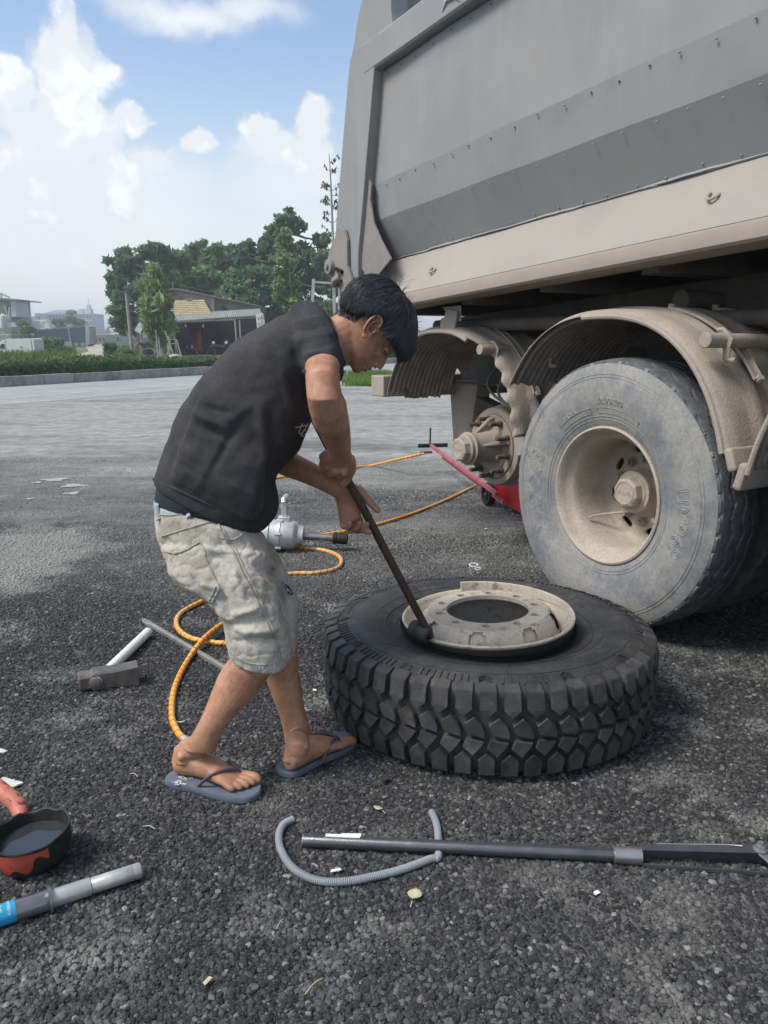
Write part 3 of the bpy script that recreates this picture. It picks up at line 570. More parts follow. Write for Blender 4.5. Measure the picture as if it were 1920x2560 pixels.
# hanging lamp plates by the rail
g = MB(); P4 = [(1104, 768), (1152, 764), (1152, 803), (1140, 802)]; g.prism([onplane(x, y, -.14) for x, y in P4], -TS*.004); g.build('lamp_bracket', 'ledge', trailer, smooth=0)
g = MB(); P4 = [(1115, 772), (1143, 778), (1140, 796), (1139, 802), (1133, 830), (1102, 822), (1099, 818), (1102, 796), (1110, 793)]; g.prism([onplane(x, y, -.12) for x, y in P4], -TS*.012); g.build('reflector_lamp', 'ledge', trailer, smooth=0, bevel=.003)
# ---- mudguards: half cylinders with ribs inside
R_ = math.radians
def cw(a): return math.copysign(abs(math.cos(a))**.8, math.cos(a))
def guard(r0, z0, R, a0, a1, s_out, s_in, jag=None, cut=None, name='mudguard', lipend=True, fx=.9):
    """a measured from +r (rear) over the top to -r (front)"""
    root = None; nS = 30; nA = 90; g = MB(); rows = []
    for j in range(nS+1):
        s = s_out + (s_in-s_out)*j/nS
        e = max(0, 1-j/2.2)*.022      # rounded outer edge dips down
        row = []; s0_ = s
        for i in range(nA+1):
            a = a0+(a1-a0)*i/nA
            s = s0_ - (cut(a)*(1-j/nS) if cut else 0)
            if jag: a = max(a, a0 + jag(j/nS)) if i < nA/3 else a
            band = .012*(1 if (j in (8, 9, 10, 18, 19, 20)) else 0)
            Rr = R - e + band
            row.append(T(r0+Rr*fx*cw(a), s, z0+Rr*math.sin(a)))
        rows.append(row)
    g.rings(rows, cap=False, closed=False)
    o = g.build(name, 'fender', trailer, smooth=50)
    so = o.modifiers.new('thickness', 'SOLIDIFY'); so.thickness = .005; so.offset = 0
    # outer rolled lip
    g = MB(); g.tube([T(r0+(R-.03)*fx*cw(a), s_out+.004, z0+(R-.03)*math.sin(a)) for a in np.linspace(a0+(.9 if jag else .0), a1 if not cut else R_(112), 50)], .011, 8); g.build('guard_lip', 'fender', o)
    # lining with ribs
    g = MB(); rows = []
    nr = 17
    for j in range(nr*4+1):
        s = s_out-.03 + (s_in-s_out+.04)*j/(nr*4); q = j % 4
        Rr = R-.016-(.018 if q in (1, 2) else 0); row = []; s0_ = s
        for i in range(61):
            a = a0+.02+(a1-a0-.04)*i/60
            if jag: a = max(a, a0+.02+jag(j/(nr*4)))
            s = s0_ - (cut(a)*(1-j/(nr*4)) if cut else 0)
            row.append(T(r0+Rr*fx*cw(a), s, z0+Rr*math.sin(a)))
        rows.append(row)
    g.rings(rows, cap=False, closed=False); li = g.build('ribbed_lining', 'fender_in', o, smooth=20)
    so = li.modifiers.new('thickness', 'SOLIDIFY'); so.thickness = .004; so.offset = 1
    if lipend:
        g = MB(); a = a1; c = T(r0+R*fx*cw(a), (s_out+s_in)/2, z0+R*math.sin(a)); td = (TR*math.cos(a+math.pi/2)+TZ*math.sin(a+math.pi/2)); nd = TR*math.cos(a)+TZ*math.sin(a)
        g.box(c+td*.030, (.085, abs(s_in-s_out)+.02, .035), (td, TS, nd)); g.build('guard_end', 'fender', o, smooth=0, bevel=.01)
    return o
def cut1(a): return .07*max(0, min(1, (a-1.9)/.22))+(.012*math.sin(a*40) if a > 2 else 0)
def jag1(q): return .05+.11*abs(math.sin(q*9))*(.4+q)*.6+(.16 if q > .78 else 0)-(.10 if .25 < q < .7 else 0)+.03*math.sin(q*47)
def jag2(q): return .02*math.sin(q*20)+.02
fg_mid = guard(0.04, .60, .755, R_(33), R_(161), .035, -.62, jag=jag2)
fg_rear = guard(1.40, .590, .715, R_(22), R_(168), -.10, -.70, jag=jag1, fx=.87, cut=cut1, lipend=False)
fg_front = guard(-1.33, .60, .755, R_(14), R_(166), .035, -.62)
g = MB(); a = R_(14); cc_ = T(-1.33+.755*.9*math.cos(a), -.29, .6+.755*math.sin(a)); td = (TR*-math.sin(a)+TZ*math.cos(a)); nd = TR*math.cos(a)+TZ*math.sin(a)
g.box(cc_-td*.02, (.10, .67, .035), (td, TS, nd)); g.build('guard_end', 'fender', fg_front, smooth=0, bevel=.01)
def support_tube(r, z, s0, par, s_to=-.78):
    g = MB(); g.cyl(T(r, s0, z), T(r, s_to, z-.01), .027, 20); o = g.build('support_tube', 'fender', par, bevel=.003)
    g = MB(); c = T(r, s0-.10, z); g.tube([c+TZ*.03+TR*.02, c+TZ*.032, c-TR*.032, c-TZ*.02-TR*.02, c-TZ*.07-TR*.02], .010, 8, sq=2.0); g.cyl(c-TZ*.07-TR*.02, c-TZ*.07-TR*.06, .010, 8); g.build('tube_clamp', 'fender', o)
    return o
support_tube(-.482, 1.232, .05, fg_mid); support_tube(1.02, 1.180, -.10, fg_rear); support_tube(.53, 1.18, -.03, fg_mid)
support_tube(-.82, 1.19, .03, fg_front)
def strap(par, r0, z0, R, a0, a1, s):
    g = MB(); rows = []
    for a in np.linspace(a0, a1, 20):
        d = TR*math.cos(a)+TZ*math.sin(a); c = T(r0, s, z0)+TR*(R*.9*cw(a))+TZ*(R*math.sin(a))
        rows.append([c+TS*.022, c+TS*.022+d*.012, c+TS*.008+d*.006, c-TS*.008+d*.006, c-TS*.022+d*.012, c-TS*.022])
    g.rings(rows); o = g.build('guard_strap', 'fender', par, smooth=30)
    g = MB()
    for a in (a0, a1):
        d = TR*math.cos(a)+TZ*math.sin(a); c = T(r0, s, z0)+TR*(R*.9*cw(a))+TZ*(R*math.sin(a)); g.cyl(c, c+d*.022, .014, 8)
    g.build('bolt', 'dusty', par)
strap(fg_mid, 0, .60, .76, R_(98), R_(140), -.17); strap(fg_mid, 0, .6, .76, R_(95), R_(140), -.50)
strap(fg_rear, 1.40, .590, .72, R_(105), R_(150), -.33)
# ---- wheels
def tyre_prof(R, w, inner):     # open profile (radius, axial 0=outer face side -> negative inward) around centre axial 0
    h = w/2
    return [(inner, -h*.70), (inner+.015, -h*.80), (inner+.05, -h*.86), (inner+.12, -h*.99), (inner+.18, -h*1.0), (R-.075, -h*.93), (R-.04, -h*.86), (R-.022, -h*.80)], h
def text_ring(txt, size, rad, deg, C, ax, u, w, surf, out_top=True, outline=.0012, spacing=1.0, cw=True):
    v, fs = text_verts(txt, size, outline=outline, spacing=spacing)
    res = []
    for x, y, z in v:
        a = math.radians(deg) - x/rad; rr = rad + y - size*.35
        res.append(C + (u*math.cos(a)+w*math.sin(a))*rr + ax*(surf(rr)+z))
    return res, fs
def old_wheel(r, zc, s_c, full=True, Rt=.578):
    C = T(r, s_c, zc); ax = TS; root = empty('wheel', C)
    root.parent = trailer; root.matrix_parent_inverse = wm(trailer).inverted()
    pr, h = tyre_prof(Rt, .305, .283)
    g = MB()
    left = [(a, -b) for a, b in pr]            # outer side (towards +TS)
    g.lathe(left, C, ax, 120, ref=TR); g.lathe([(a, -b) for a, b in left], C, ax, 96, ref=TR)
    g.lathe([(pr[0][0], -h*.7), (pr[0][0]-.0, h*.7)], C, ax, 64, ref=TR)
    ty = g.build('tyre', 'tyre_old', root, smooth=60)
    # tread with zigzag grooves
    g = MB(); nA = 420; W = h*.80; cols = np.linspace(-W, W, 49); vs = []
    for i in range(nA):
        a = 2*math.pi*i/nA; d = TR*math.cos(a)+TZ*math.sin(a)
        tri = abs(((i/7.0) % 2)-1)*2-1
        for x in cols:
            dep = 0
            for gx in (-.062, 0, .062):
                if abs(x-gx-.011*tri) < .006: dep = .010
            if abs(x) > W-.012: dep = .009*(1 if (i//3) % 3 == 0 else .2)
            crown = .012*(x/W)**2
            vs.append(C+d*(Rt-crown-dep-(.008 if abs(x) > W-.002 else 0))+ax*x)
    m_ = len(cols); fs = [(i*m_+k, ((i+1) % nA)*m_+k, ((i+1) % nA)*m_+k+1, i*m_+k+1) for i in range(nA) for k in range(m_-1)]
    g.add(vs, fs); g.build('tread', 'tread_old', ty, smooth=30)
    # shoulder scallops
    if full:
        g = MB()
        for i in range(96):
            if random.random() < .35: continue
            a = 2*math.pi*i/96+random.uniform(-.02, .02); d = TR*math.cos(a)+TZ*math.sin(a); t = -TR*math.sin(a)+TZ*math.cos(a); l = random.uniform(.007, .016); dr = random.uniform(.0, .006)
            c = C+ax*(h*.80)
            g.hexa([c+d*(Rt-.045)-t*l+ax*.004, c+d*(Rt-.045)+t*l+ax*.004, c+d*(Rt-.045)+t*l-ax*.02, c+d*(Rt-.045)-t*l-ax*.02, c+d*(Rt-.012-dr)-t*l*.8-ax*.004, c+d*(Rt-.015-dr)+t*l*.7-ax*.004, c+d*(Rt-.01)+t*l*.7-ax*.03, c+d*(Rt-.01)-t*l*.7-ax*.03])
        g.build('shoulder_lug', 'tyre_old', ty, smooth=0, kind='stuff', bevel=0)
        def surf(rr):
            return float(np.interp(rr, [a for a, b in pr], [-b for a, b in pr]))+.0008
        for txt, size, rad, deg, sp in (('MAXXIS', .105, .415, 187, 1.12), ('UM968', .088, .425, -5, 1.10), ('12.00R20', .036, .405, 87, 1.1), ('RADIAL', .026, .385, 122, 1.1)):
            v, fs = text_ring(txt, size, rad, deg, C, ax, -TR, TZ, surf, spacing=sp, outline=.0016)
            g = MB(); g.add(v, fs); g.build('lettering', 'tyre_letter', ty, smooth=0, fix=False)
        g = MB()
        for rr in (.325, .338, .50, .512): g.tube([C+(TR*math.cos(a)+TZ*math.sin(a))*rr+ax*surf(rr) for a in np.linspace(0, 2*math.pi, 97)], .0013, 4, cap=False)
        for a0, a1 in ((62, 98), (104, 134)):
            path = [(.352, a0), (.352, a1), (.375, a1+.6), (.375, a0-.6), (.352, a0)]
            pp = []
            for (ra, da), (rb, db) in zip(path[:-1], path[1:]):
                for q in np.linspace(0, 1, 10): 
                    rr = ra+(rb-ra)*q; an = math.radians(da+(db-da)*q); pp.append(C+(-TR*math.cos(an)+TZ*math.sin(an))*rr+ax*surf(rr))
            g.tube(pp, .0012, 4)
        g.build('moulded_line', 'tyre_old', ty, smooth=60)
    # rim barrel
    f = h*.70+.012       # flange axial
    g = MB(); prof = [(.281, f-.03), (.292, f-.012), (.297, f), (.296, f+.010), (.288, f+.013), (.279, f+.006), (.270, f-.018), (.262, f-.035), (.250, f-.045), (.240, f-.06), (.236, f-.085), (.234, f-.18), (.233, f-.228), (.228, f-.24), (.222, f-.25), (.212, f-.253)]
    g.lathe(prof, C, ax, 96, ref=TR); g.lathe([(.212, f-.262), (.25, f-.27), (.27, -f-.04), (.297, -f-.05)], C, ax, 64, ref=TR)
    rim = g.build('rim', 'rim', root, smooth=45)
    # disc with hand holes and stud holes
    def slot(cx, cy, ang): 
        pts = []
        for k in range(16):
            t = 2*math.pi*k/16; x = .0165*math.cos(t); y = .028*math.sin(t); y += .006*(1 if math.sin(t) > 0 else -1)
            pts.append((cx+x*math.cos(ang)-y*math.sin(ang), cy+x*math.sin(ang)+y*math.cos(ang)))
        return pts
    holes = [slot(.186*math.cos(a), .186*math.sin(a), a) for a in [2*math.pi*(k+.5)/8+.15 for k in range(8)]]
    v, fs = plate(circ(0, 0, .215, 72), holes+[circ(0, 0, .10, 32)], .012)
    g = MB(); g.add([C + TR*x + TZ*y + ax*(z+f-.258) for x, y, z in v], fs); disc = g.build('rim_disc', 'rim', root, smooth=30)
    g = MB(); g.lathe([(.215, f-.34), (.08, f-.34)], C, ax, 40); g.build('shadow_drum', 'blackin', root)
    # hub and cap
    g = MB(); g.lathe([(.125, f-.262), (.12, f-.245), (.10, f-.24), (.096, f-.235), (.092, f-.23), (.086, f-.185), (.092, f-.183), (.092, f-.165), (.080, f-.161), (.076, f-.155), (.0, f-.155)], C, ax, 48, ref=TR); hub = g.build('hub', 'rim', root, smooth=35, bevel=0)
    def octo(rad, ph=.2): return [(rad*math.cos(2*math.pi*k/8+ph), rad*math.sin(2*math.pi*k/8+ph)) for k in range(8)]
    g = MB(); g.rings([[C+TR*x+TZ*y+ax*(f-.157) for x, y in octo(.069)], [C+TR*x+TZ*y+ax*(f-.122) for x, y in octo(.066)], [C+TR*x+TZ*y+ax*(f-.115) for x, y in octo(.057)]])
    g.lathe([(.050, f-.116), (.050, f-.1125), (.047, f-.1125), (.047, f-.116)], C, ax, 40)
    cap = g.build('hub_cap', 'rim', hub, smooth=25)
    if full:
        v, fs = text_verts('Fuwa', .036, depth=.0012); g = MB(); g.add([C - TR*x + TZ*(y-.011) + ax*(z+f-.1145) for x, y, z in v], fs); g.build('lettering', 'rim', hub, smooth=0, fix=False)
    nm = MB(); nm.rings([[Vector((.019*math.cos(2*math.pi*k/6), .019*math.sin(2*math.pi*k/6), z)) for k in range(6)] for z in (0, .024)]); nm.cyl((0, 0, .02), (0, 0, .044), .011, 12); nm.cyl((0, 0, 0), (0, 0, .005), .025, 16)
    nme = nm.mesh('wheel_nut', 35); nme.materials.append(M['hub'])
    rot = Matrix((( -TR.x, TZ.x, ax.x, 0), (-TR.y, TZ.y, ax.y, 0), (-TR.z, TZ.z, ax.z, 0), (0, 0, 0, 1)))
    for k in range(10):
        a = 2*math.pi*(k+.5)/10; p = C+TR*(.143*math.cos(a))+TZ*(.143*math.sin(a))+ax*(f-.252)
        link('wheel_nut', nme, disc, Matrix.Translation(p) @ rot)
    if full:
        g = MB(); pts = [C-TR*(-.03)+TZ*-.10+ax*(f-.25), C+TR*.10-TZ*.115+ax*(f-.20), C+TR*.16-TZ*.13+ax*(f-.13), C+TR*.175-TZ*.14+ax*(f-.09)]
        g.tube(catmull(pts, 6), .0055, 8); g.build('valve_stem', 'rim', root)
    return root
def inner_tyre(r, zc, s_c, Rt=.572):
    C = T(r, s_c, zc); pr, h = tyre_prof(Rt, .305, .25); g = MB()
    full_ = [(a, -b) for a, b in pr] + [(Rt-.004, h*.78), (Rt, h*.5), (Rt, -h*.5), (Rt-.004, -h*.78)] + [(a, b) for a, b in reversed(pr)]
    nA = 200; n = len(full_); vs = []
    for i in range(nA):
        a = 2*math.pi*i/nA; d = TR*math.cos(a)+TZ*math.sin(a)
        for rr, z in full_: vs.append(C+d*(rr-(.007 if (rr > Rt-.03 and (i//2) % 3 == 0) else 0))+TS*z)
    g.add(vs, [(i*n+k, ((i+1) % nA)*n+k, ((i+1) % nA)*n+(k+1) % n, i*n+(k+1) % n) for i in range(nA) for k in range(n)])
    return g.build('inner_tyre', 'tread_old', trailer, smooth=40)
old_wheel(-.012, .583, -.115)
inner_tyre(0, .575, -.475)
old_wheel(-1.35, .575, -.115, full=False); inner_tyre(-1.35, .575, -.475)
for rr in (1.35, 0, -1.35):
    for ss in (-2.03, -2.39): inner_tyre(rr, .58, ss)
# ---- bare rear hub
HC = T(1.35, 0, .605)
def hubp(rad, s): return (rad, s)
g = MB(); g.lathe([(.10, -.72), (.225, -.70), (.232, -.66), (.232, -.60), (.247, -.595), (.247, -.56), (.236, -.553), (.236, -.50), (.228, -.48), (.205, -.472), (.195, -.474), (.192, -.482), (.10, -.482)], HC, TS, 80, ref=TR); drum = g.build('brake_drum', 'hub', trailer, smooth=35)
g = MB(); g.lathe([(.192, -.49), (.192, -.468), (.186, -.462), (.150, -.462), (.146, -.455), (.118, -.452), (.104, -.43), (.092, -.36), (.088, -.30), (.098, -.298), (.099, -.285), (.086, -.28), (.086, -.262), (.078, -.256), (.0, -.256)], HC, TS, 80, ref=TR); hub = g.build('bare_hub', 'hub', trailer, smooth=32)
for k in range(5):
    a = 2*math.pi*k/5+.35; d = TR*math.cos(a)+TZ*math.sin(a); t = TR*-math.sin(a)+TZ*math.cos(a)
    g = MB(); g.hexa([HC+TS*-.46+d*.09-t*.018, HC+TS*-.46+d*.182-t*.020, HC+TS*-.46+d*.182+t*.020, HC+TS*-.46+d*.09+t*.018, HC+TS*-.33+d*.088-t*.007, HC+TS*-.425+d*.168-t*.010, HC+TS*-.425+d*.168+t*.010, HC+TS*-.33+d*.088+t*.007]); g.build('hub_rib', 'hub', hub, smooth=0, bevel=.005)
g = MB()
g.rings([[HC+TR*(rd*math.cos(2*math.pi*k/8+.2))+TZ*(rd*math.sin(2*math.pi*k/8+.2))+TS*s for k in range(8)] for rd, s in ((.074, -.258), (.070, -.222), (.061, -.215))]); g.lathe([(.049, -.216), (.049, -.213), (.046, -.213), (.046, -.216)], HC, TS, 32); cap = g.build('hub_cap', 'rim', hub, smooth=25)
v, fs = text_verts('Fuwa', .036, depth=.0012); g = MB(); g.add([HC - TR*x + TZ*(y-.011) + TS*(z-.2145) for x, y, z in v], fs); g.build('lettering', 'rim', hub, smooth=0, fix=False)
M['stud'] = mat('stud_rust', (.10, .07, .05), (.19, .15, .115), scale=40, rough=.8, metal=.3, stretch=(1, 1, 1))
sm = MB(); sm.cyl((0, 0, 0), (0, 0, .018), .018, 12); sm.cyl((0, 0, .015), (0, 0, .088), .0125, 14)
for q in range(9): sm.lathe([(.0123, .02+q*.007), (.0135, .0235+q*.007), (.0123, .027+q*.007)], (0, 0, 0), (0, 0, 1), 12)
sme = sm.mesh('wheel_stud', 35); sme.materials.append(M['stud'])
rot = Matrix(((-TR.x, TZ.x, TS.x, 0), (-TR.y, TZ.y, TS.y, 0), (-TR.z, TZ.z, TS.z, 0), (0, 0, 0, 1)))
for k in range(10):
    a = 2*math.pi*(k+.35)/10; link('wheel_stud', sme, hub, Matrix.Translation(HC+TR*(.168*math.cos(a))+TZ*(.168*math.sin(a))+TS*-.462) @ rot)
# broken stub of guard hanging in front of the hub
g = MB(); pts = [(1292, 1000), (1300, 1010), (1310, 1085), (1318, 1138), (1292, 1138), (1284, 1090), (1290, 1050), (1286, 1010)]
g.prism([onplane(x, y, -.26) for x, y in pts[::-1]], -TS*.006); g.build('broken_guard_edge', 'fender', fg_rear, smooth=0)
# ================================================================ LOOSE WHEEL ON THE GROUND
LC = Vector((.355, 2.60, 0)); LR = .562
lw = empty('loose_truck_wheel', LC, 'black truck wheel with deep block tread lying flat on the ground, pale rim up', 'wheel')
LZ = Vector((0, 0, 1)); UX = Vector((1, 0, 0)); UY = Vector((0, 1, 0))
side = [(.268, .255), (.285, .262), (.31, .262), (.335, .272), (.345, .279), (.375, .292), (.42, .303), (.46, .303), (.495, .296), (.52, .286), (.533, .276)]
full_ = side + [(.538, .262), (.540, .157), (.538, .05)] + [(a, .312-b) for a, b in reversed(side)]
g = MB(); g.lathe(full_, LC, LZ, 160, closed=True, ref=UX); lty = g.build('tyre', 'rubber', lw, smooth=50)
def block(poly, name='tread_block', top_ext=None):
    """poly in (u fraction of pitch, v fraction of tread height); returns mesh at angle 0"""
    n = len(poly); PT = 2*math.pi/52; cu = sum(p[0] for p in poly)/n; cv = sum(p[1] for p in poly)/n; poly = [(cu+(u-cu)*.91, cv+(v-cv)*.90) for u, v in poly]
    def pt(u, v, R): a = u*PT; return (R*math.cos(a), R*math.sin(a), .284-.256*v)
    base = [pt(u, v, .535) for u, v in poly]
    mid = [pt(cu+(u-cu)*.965, cv+(v-cv)*.965, LR-.004) for u, v in poly]
    top = [pt(cu+(u-cu)*.90, cv+(v-cv)*.92, LR) for u, v in poly]
    g = MB(); g.add(base+mid+top, [tuple(range(n))[::-1], tuple(range(2*n, 3*n))]+[(k*n+i, k*n+(i+1) % n, (k+1)*n+(i+1) % n, (k+1)*n+i) for k in range(2) for i in range(n)])
    me = g.mesh(name, 0); me.materials.append(M['rubber_block']); return me
def shoulder(flip):
    PT = 2*math.pi/52; sgn = -1 if flip else 1
    def pt(u, v, R): a = u*PT; return (R*math.cos(a), R*math.sin(a), (.284-.256*v) if not flip else (.028+.256*v))
    P_ = [(-.35, .0), (.35, .0), (.37, .195), (.0, .28), (-.37, .195)]
    lo = [pt(u, v, .53) for u, v in P_]; hi = [pt(u*.93, .012+v*.965, LR if v > .02 else LR-.010) for u, v in P_]
    g = MB(); g.add(lo+hi, [(4, 3, 2, 1, 0), (5, 6, 7, 8, 9)]+[(i, (i+1) % 5, 5+(i+1) % 5, 5+i) for i in range(5)])
    # lug running over the shoulder on to the sidewall
    a = .36
    e = [(-a, .0), (a, .0)]
    r0 = pt(-a, .02, LR-.008); r1 = pt(a, .02, LR-.008); zt = .297 if not flip else .015; zb = .27 if not flip else .042
    def q(u, R, z): an = u*PT; return (R*math.cos(an), R*math.sin(an), z)
    g.add([q(-a, .500, zt-.014*sgn), q(a, .500, zt-.014*sgn), q(a, LR-.012, zb), q(-a, LR-.012, zb), q(-a*.9, .516, zt-.002*sgn), q(a*.9, .516, zt-.002*sgn), q(a*.95, LR-.013, zb+.013*sgn), q(-a*.95, LR-.013, zb+.013*sgn)],
          [(0, 1, 2, 3), (4, 5, 6, 7), (0, 1, 5, 4), (1, 2, 6, 5), (2, 3, 7, 6), (3, 0, 4, 7)])
    me = g.mesh('tread_block', 0); me.materials.append(M['rubber_block']); return me
bt, bb = shoulder(False), shoulder(True)
mu = block([(.45, .27), (.82, .37), (.985, .475), (.955, .545), (.14, .50), (-.04, .375)])
ml = block([(.10, .535), (.955, .575), (.80, .645), (.44, .765), (-.05, .655)])
for k in range(52):
    for me, off in ((bt, 0), (mu, 0), (ml, 0), (bb, 0)):
        s_ = random.uniform(.9965, 1.0015); Mx = Matrix.Translation(LC) @ Matrix.Rotation(2*math.pi*(k+off)/52+random.uniform(-.003, .003), 4, 'Z') @ Matrix.Diagonal((s_, s_, 1, 1)); link('tread_block', me, lty, Mx)
# groove bridges, sidewall ribs and arrows
g = MB(); PT = 2*math.pi/52
def q(a, R, z): return LC+Vector((R*math.cos(a), R*math.sin(a), z))
for k in range(52*3):
    if k % 12 in (4, 5, 6, 7): continue
    a = 2*math.pi*k/156; w = .0085
    g.hexa([q(a-w, .478, .296), q(a+w, .478, .296), q(a+w, .512, .284), q(a-w, .512, .284), q(a-w*.7, .482, .3035), q(a+w*.7, .482, .3035), q(a+w*.8, .513, .2945), q(a-w*.8, .513, .2945)])
for k in range(13):
    a = 2*math.pi*(k*12+5.5)/156
    for d in (0, .012, .024):
        for sg in (-1, 1):
            g.hexa([q(a+sg*.035, .488+d*.7, .299-d*.2), q(a+sg*.035, .491+d*.7, .299-d*.2), q(a, .479+d*.7, .3005-d*.2), q(a, .476+d*.7, .3005-d*.2), q(a+sg*.035, .488+d*.7, .3025-d*.2), q(a+sg*.035, .491+d*.7, .3025-d*.2), q(a, .479+d*.7, .304-d*.2), q(a, .476+d*.7, .304-d*.2)])
g.build('sidewall_rib', 'rubber_block', lty, smooth=0, kind='stuff')
g = MB()
def sidez(r): return float(np.interp(r, [a for a, b in side], [b for a, b in side]))
for rr, th in ((.30, .0015), (.318, .0015), (.352, .002), (.468, .0012), (.385, .001)): g.tube([q(a, rr, sidez(rr)+.0006) for a in np.linspace(0, 2*math.pi, 121)], th, 4, cap=False)
g.build('moulded_line', 'rubber_block', lty, smooth=60)
for txt, size, rad, deg, sp in (('12.00R20', .045, .425, 312, 1.15), ('ST', .042, .41, 215, 1.3), ('ALL STEEL RADIAL', .026, .40, 262, 1.15), ('12.00R20', .045, .425, 120, 1.15), ('ST', .042, .41, 30, 1.3)):
    v, fs = text_verts(txt, size, depth=.0011, spacing=sp); out = []
    for x, y, z in v:
        a = math.radians(deg)+x/rad; rr = rad-y+size*.35; out.append(q(a, rr, sidez(rr)+z+.0004))
    g = MB(); g.add(out, fs); g.build('lettering', 'rubber_block', lty, smooth=0, fix=False)
# bead gap and rim (slightly tilted as it is being prised off)
RT = Matrix.Translation(LC+Vector((0, 0, .31))) @ Matrix.Rotation(math.radians(-2.2), 4, 'Y') @ Matrix.Rotation(math.radians(.3), 4, 'X')
def rb(g, name, m, parent, **k):
    o = g.build(name, m, parent, **k); o.data.transform(RT); return o
Z0 = Vector((0, 0, 0))
g = MB(); g.lathe([(.258, -.06), (.283, -.05), (.290, -.022), (.289, -.008), (.280, -.004)], Z0, LZ, 120, ref=UX); g.lathe([(.258, -.30), (.262, -.06)], Z0, LZ, 96, ref=UX)
rb(g, 'flap_band', 'black', lw, smooth=50)
g = MB(); g.lathe([(.283, -.010), (.291, -.004), (.293, .003), (.289, .008), (.283, .006), (.277, -.006), (.268, -.022), (.256, -.034), (.247, -.042), (.243, -.052)], Z0, LZ, 120, ref=UX)
# conical wall with hand holes
nA = 160; vsz = [(.243, -.052), (.242, -.050), (.2405, -.042), (.239, -.034), (.2365, -.026), (.233, -.018), (.229, -.011), (.224, -.004), (.217, .004), (.209, .011), (.203, .014)]
vsz = [(r, z+.012*(z+.052)/.066) for r, z in vsz]; base = len(g.v); n = len(vsz)
vv = [Vector((r*math.cos(2*math.pi*k/nA), r*math.sin(2*math.pi*k/nA), z)) for k in range(nA) for r, z in vsz]; ff = []
def in_hole(k, i): 
    kk = (k-3) % 20; 
    if not 7 <= kk <= 12: return False
    return 3 <= i <= 8 and not (kk in (7, 12) and i in (3, 8))
for k in range(nA):
    for i in range(n-1):
        if in_hole(k, i): continue
        k2 = (k+1) % nA; ff.append((k*n+i, k2*n+i, k2*n+i+1, k*n+i+1))
g.add(vv, ff)
g.lathe([(.197, .013), (.205, .010), (.226, -.015), (.232, -.06), (.236, -.24), (.262, -.27), (.29, -.28)], Z0, LZ, 96, ref=UX)
lrim = rb(g, 'rim', 'rim2', lw, smooth=50)
bh = [circ(.1675*math.cos(2*math.pi*(k+.25)/10), .1675*math.sin(2*math.pi*(k+.25)/10), .0138, 20) for k in range(10)]
v, fs = plate(circ(0, 0, .204, 96), bh+[circ(0, 0, .1405, 72)], .014)
g = MB(); g.add([(x, y, z+.020) for x, y, z in v], fs); disc = rb(g, 'rim_disc', 'rim2', lrim, smooth=30, bevel=.002)
for k in range(10):
    a = 2*math.pi*(k+.25)/10; g = MB(); g.lathe([(.0215, .0265), (.0205, .0285), (.0145, .0265), (.0138, .020)], Vector((.1675*math.cos(a), .1675*math.sin(a), 0)), LZ, 20); rb(g, 'stud_seat', 'rim2', disc, smooth=50)
# split lock ring, one end sprung upwards at the back
g = MB(); rows = []
for t in np.linspace(0, 1, 60):
    a = math.radians(104-104*t-20*t); h = .034*(1-t)**.8; R1 = .266+.012*t
    rows.append([Vector((R1*math.cos(a), R1*math.sin(a), -.006)), Vector(((R1+.004)*math.cos(a), (R1+.004)*math.sin(a), .004+h)), Vector(((R1+.014)*math.cos(a), (R1+.014)*math.sin(a), .005+h)), Vector(((R1+.012)*math.cos(a), (R1+.012)*math.sin(a), -.006))])
g.rings(rows); rb(g, 'lock_ring', 'rim2', lrim, smooth=30)
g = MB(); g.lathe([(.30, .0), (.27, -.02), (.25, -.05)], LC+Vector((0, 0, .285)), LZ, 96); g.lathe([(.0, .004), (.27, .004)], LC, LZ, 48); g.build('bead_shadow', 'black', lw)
# ================================================================ PRY BAR
p0 = Vector((D(1077, 1594, 2.40))); p0.z = max(p0.z, .335)
ptop = D(782, 1040, 2.30); pm = D(905, 1265, 2.335); pb = D(1060, 1560, 2.385)
bar_path = catmull([ptop, D(840, 1150, 2.31), pm, D(990, 1428, 2.36), pb, D(1078, 1594, 2.395)], 8)
bar = empty('pry_bar', p0, 'long rusty bar held in both hands, its end in the rim of the lying wheel', 'pry bar')
g = MB(); n = len(bar_path); g.tube(bar_path, [.0125]*(n-4)+[.0125, .012, .011, .009], 12); g.build('shaft', 'steel_dark', bar, smooth=50)
a = D(1036, 1572, 2.405); b = D(1082, 1592, 2.375); ax = (b-a).normalized()
g = MB(); g.lathe([(.0, -.016), (.024, -.014), (.029, -.004), (.029, .010), (.025, .014), (.025, .026), (.0275, .030), (.0275, .050), (.022, .055), (.0175, .054), (.0165, .012), (.0, .010)], a, ax, 28); g.build('roller_sleeve', 'rubber', bar, smooth=35)
# ================================================================ SMALL TOOLS
def on(p, z): v = Vector(p); v.z = z; return v
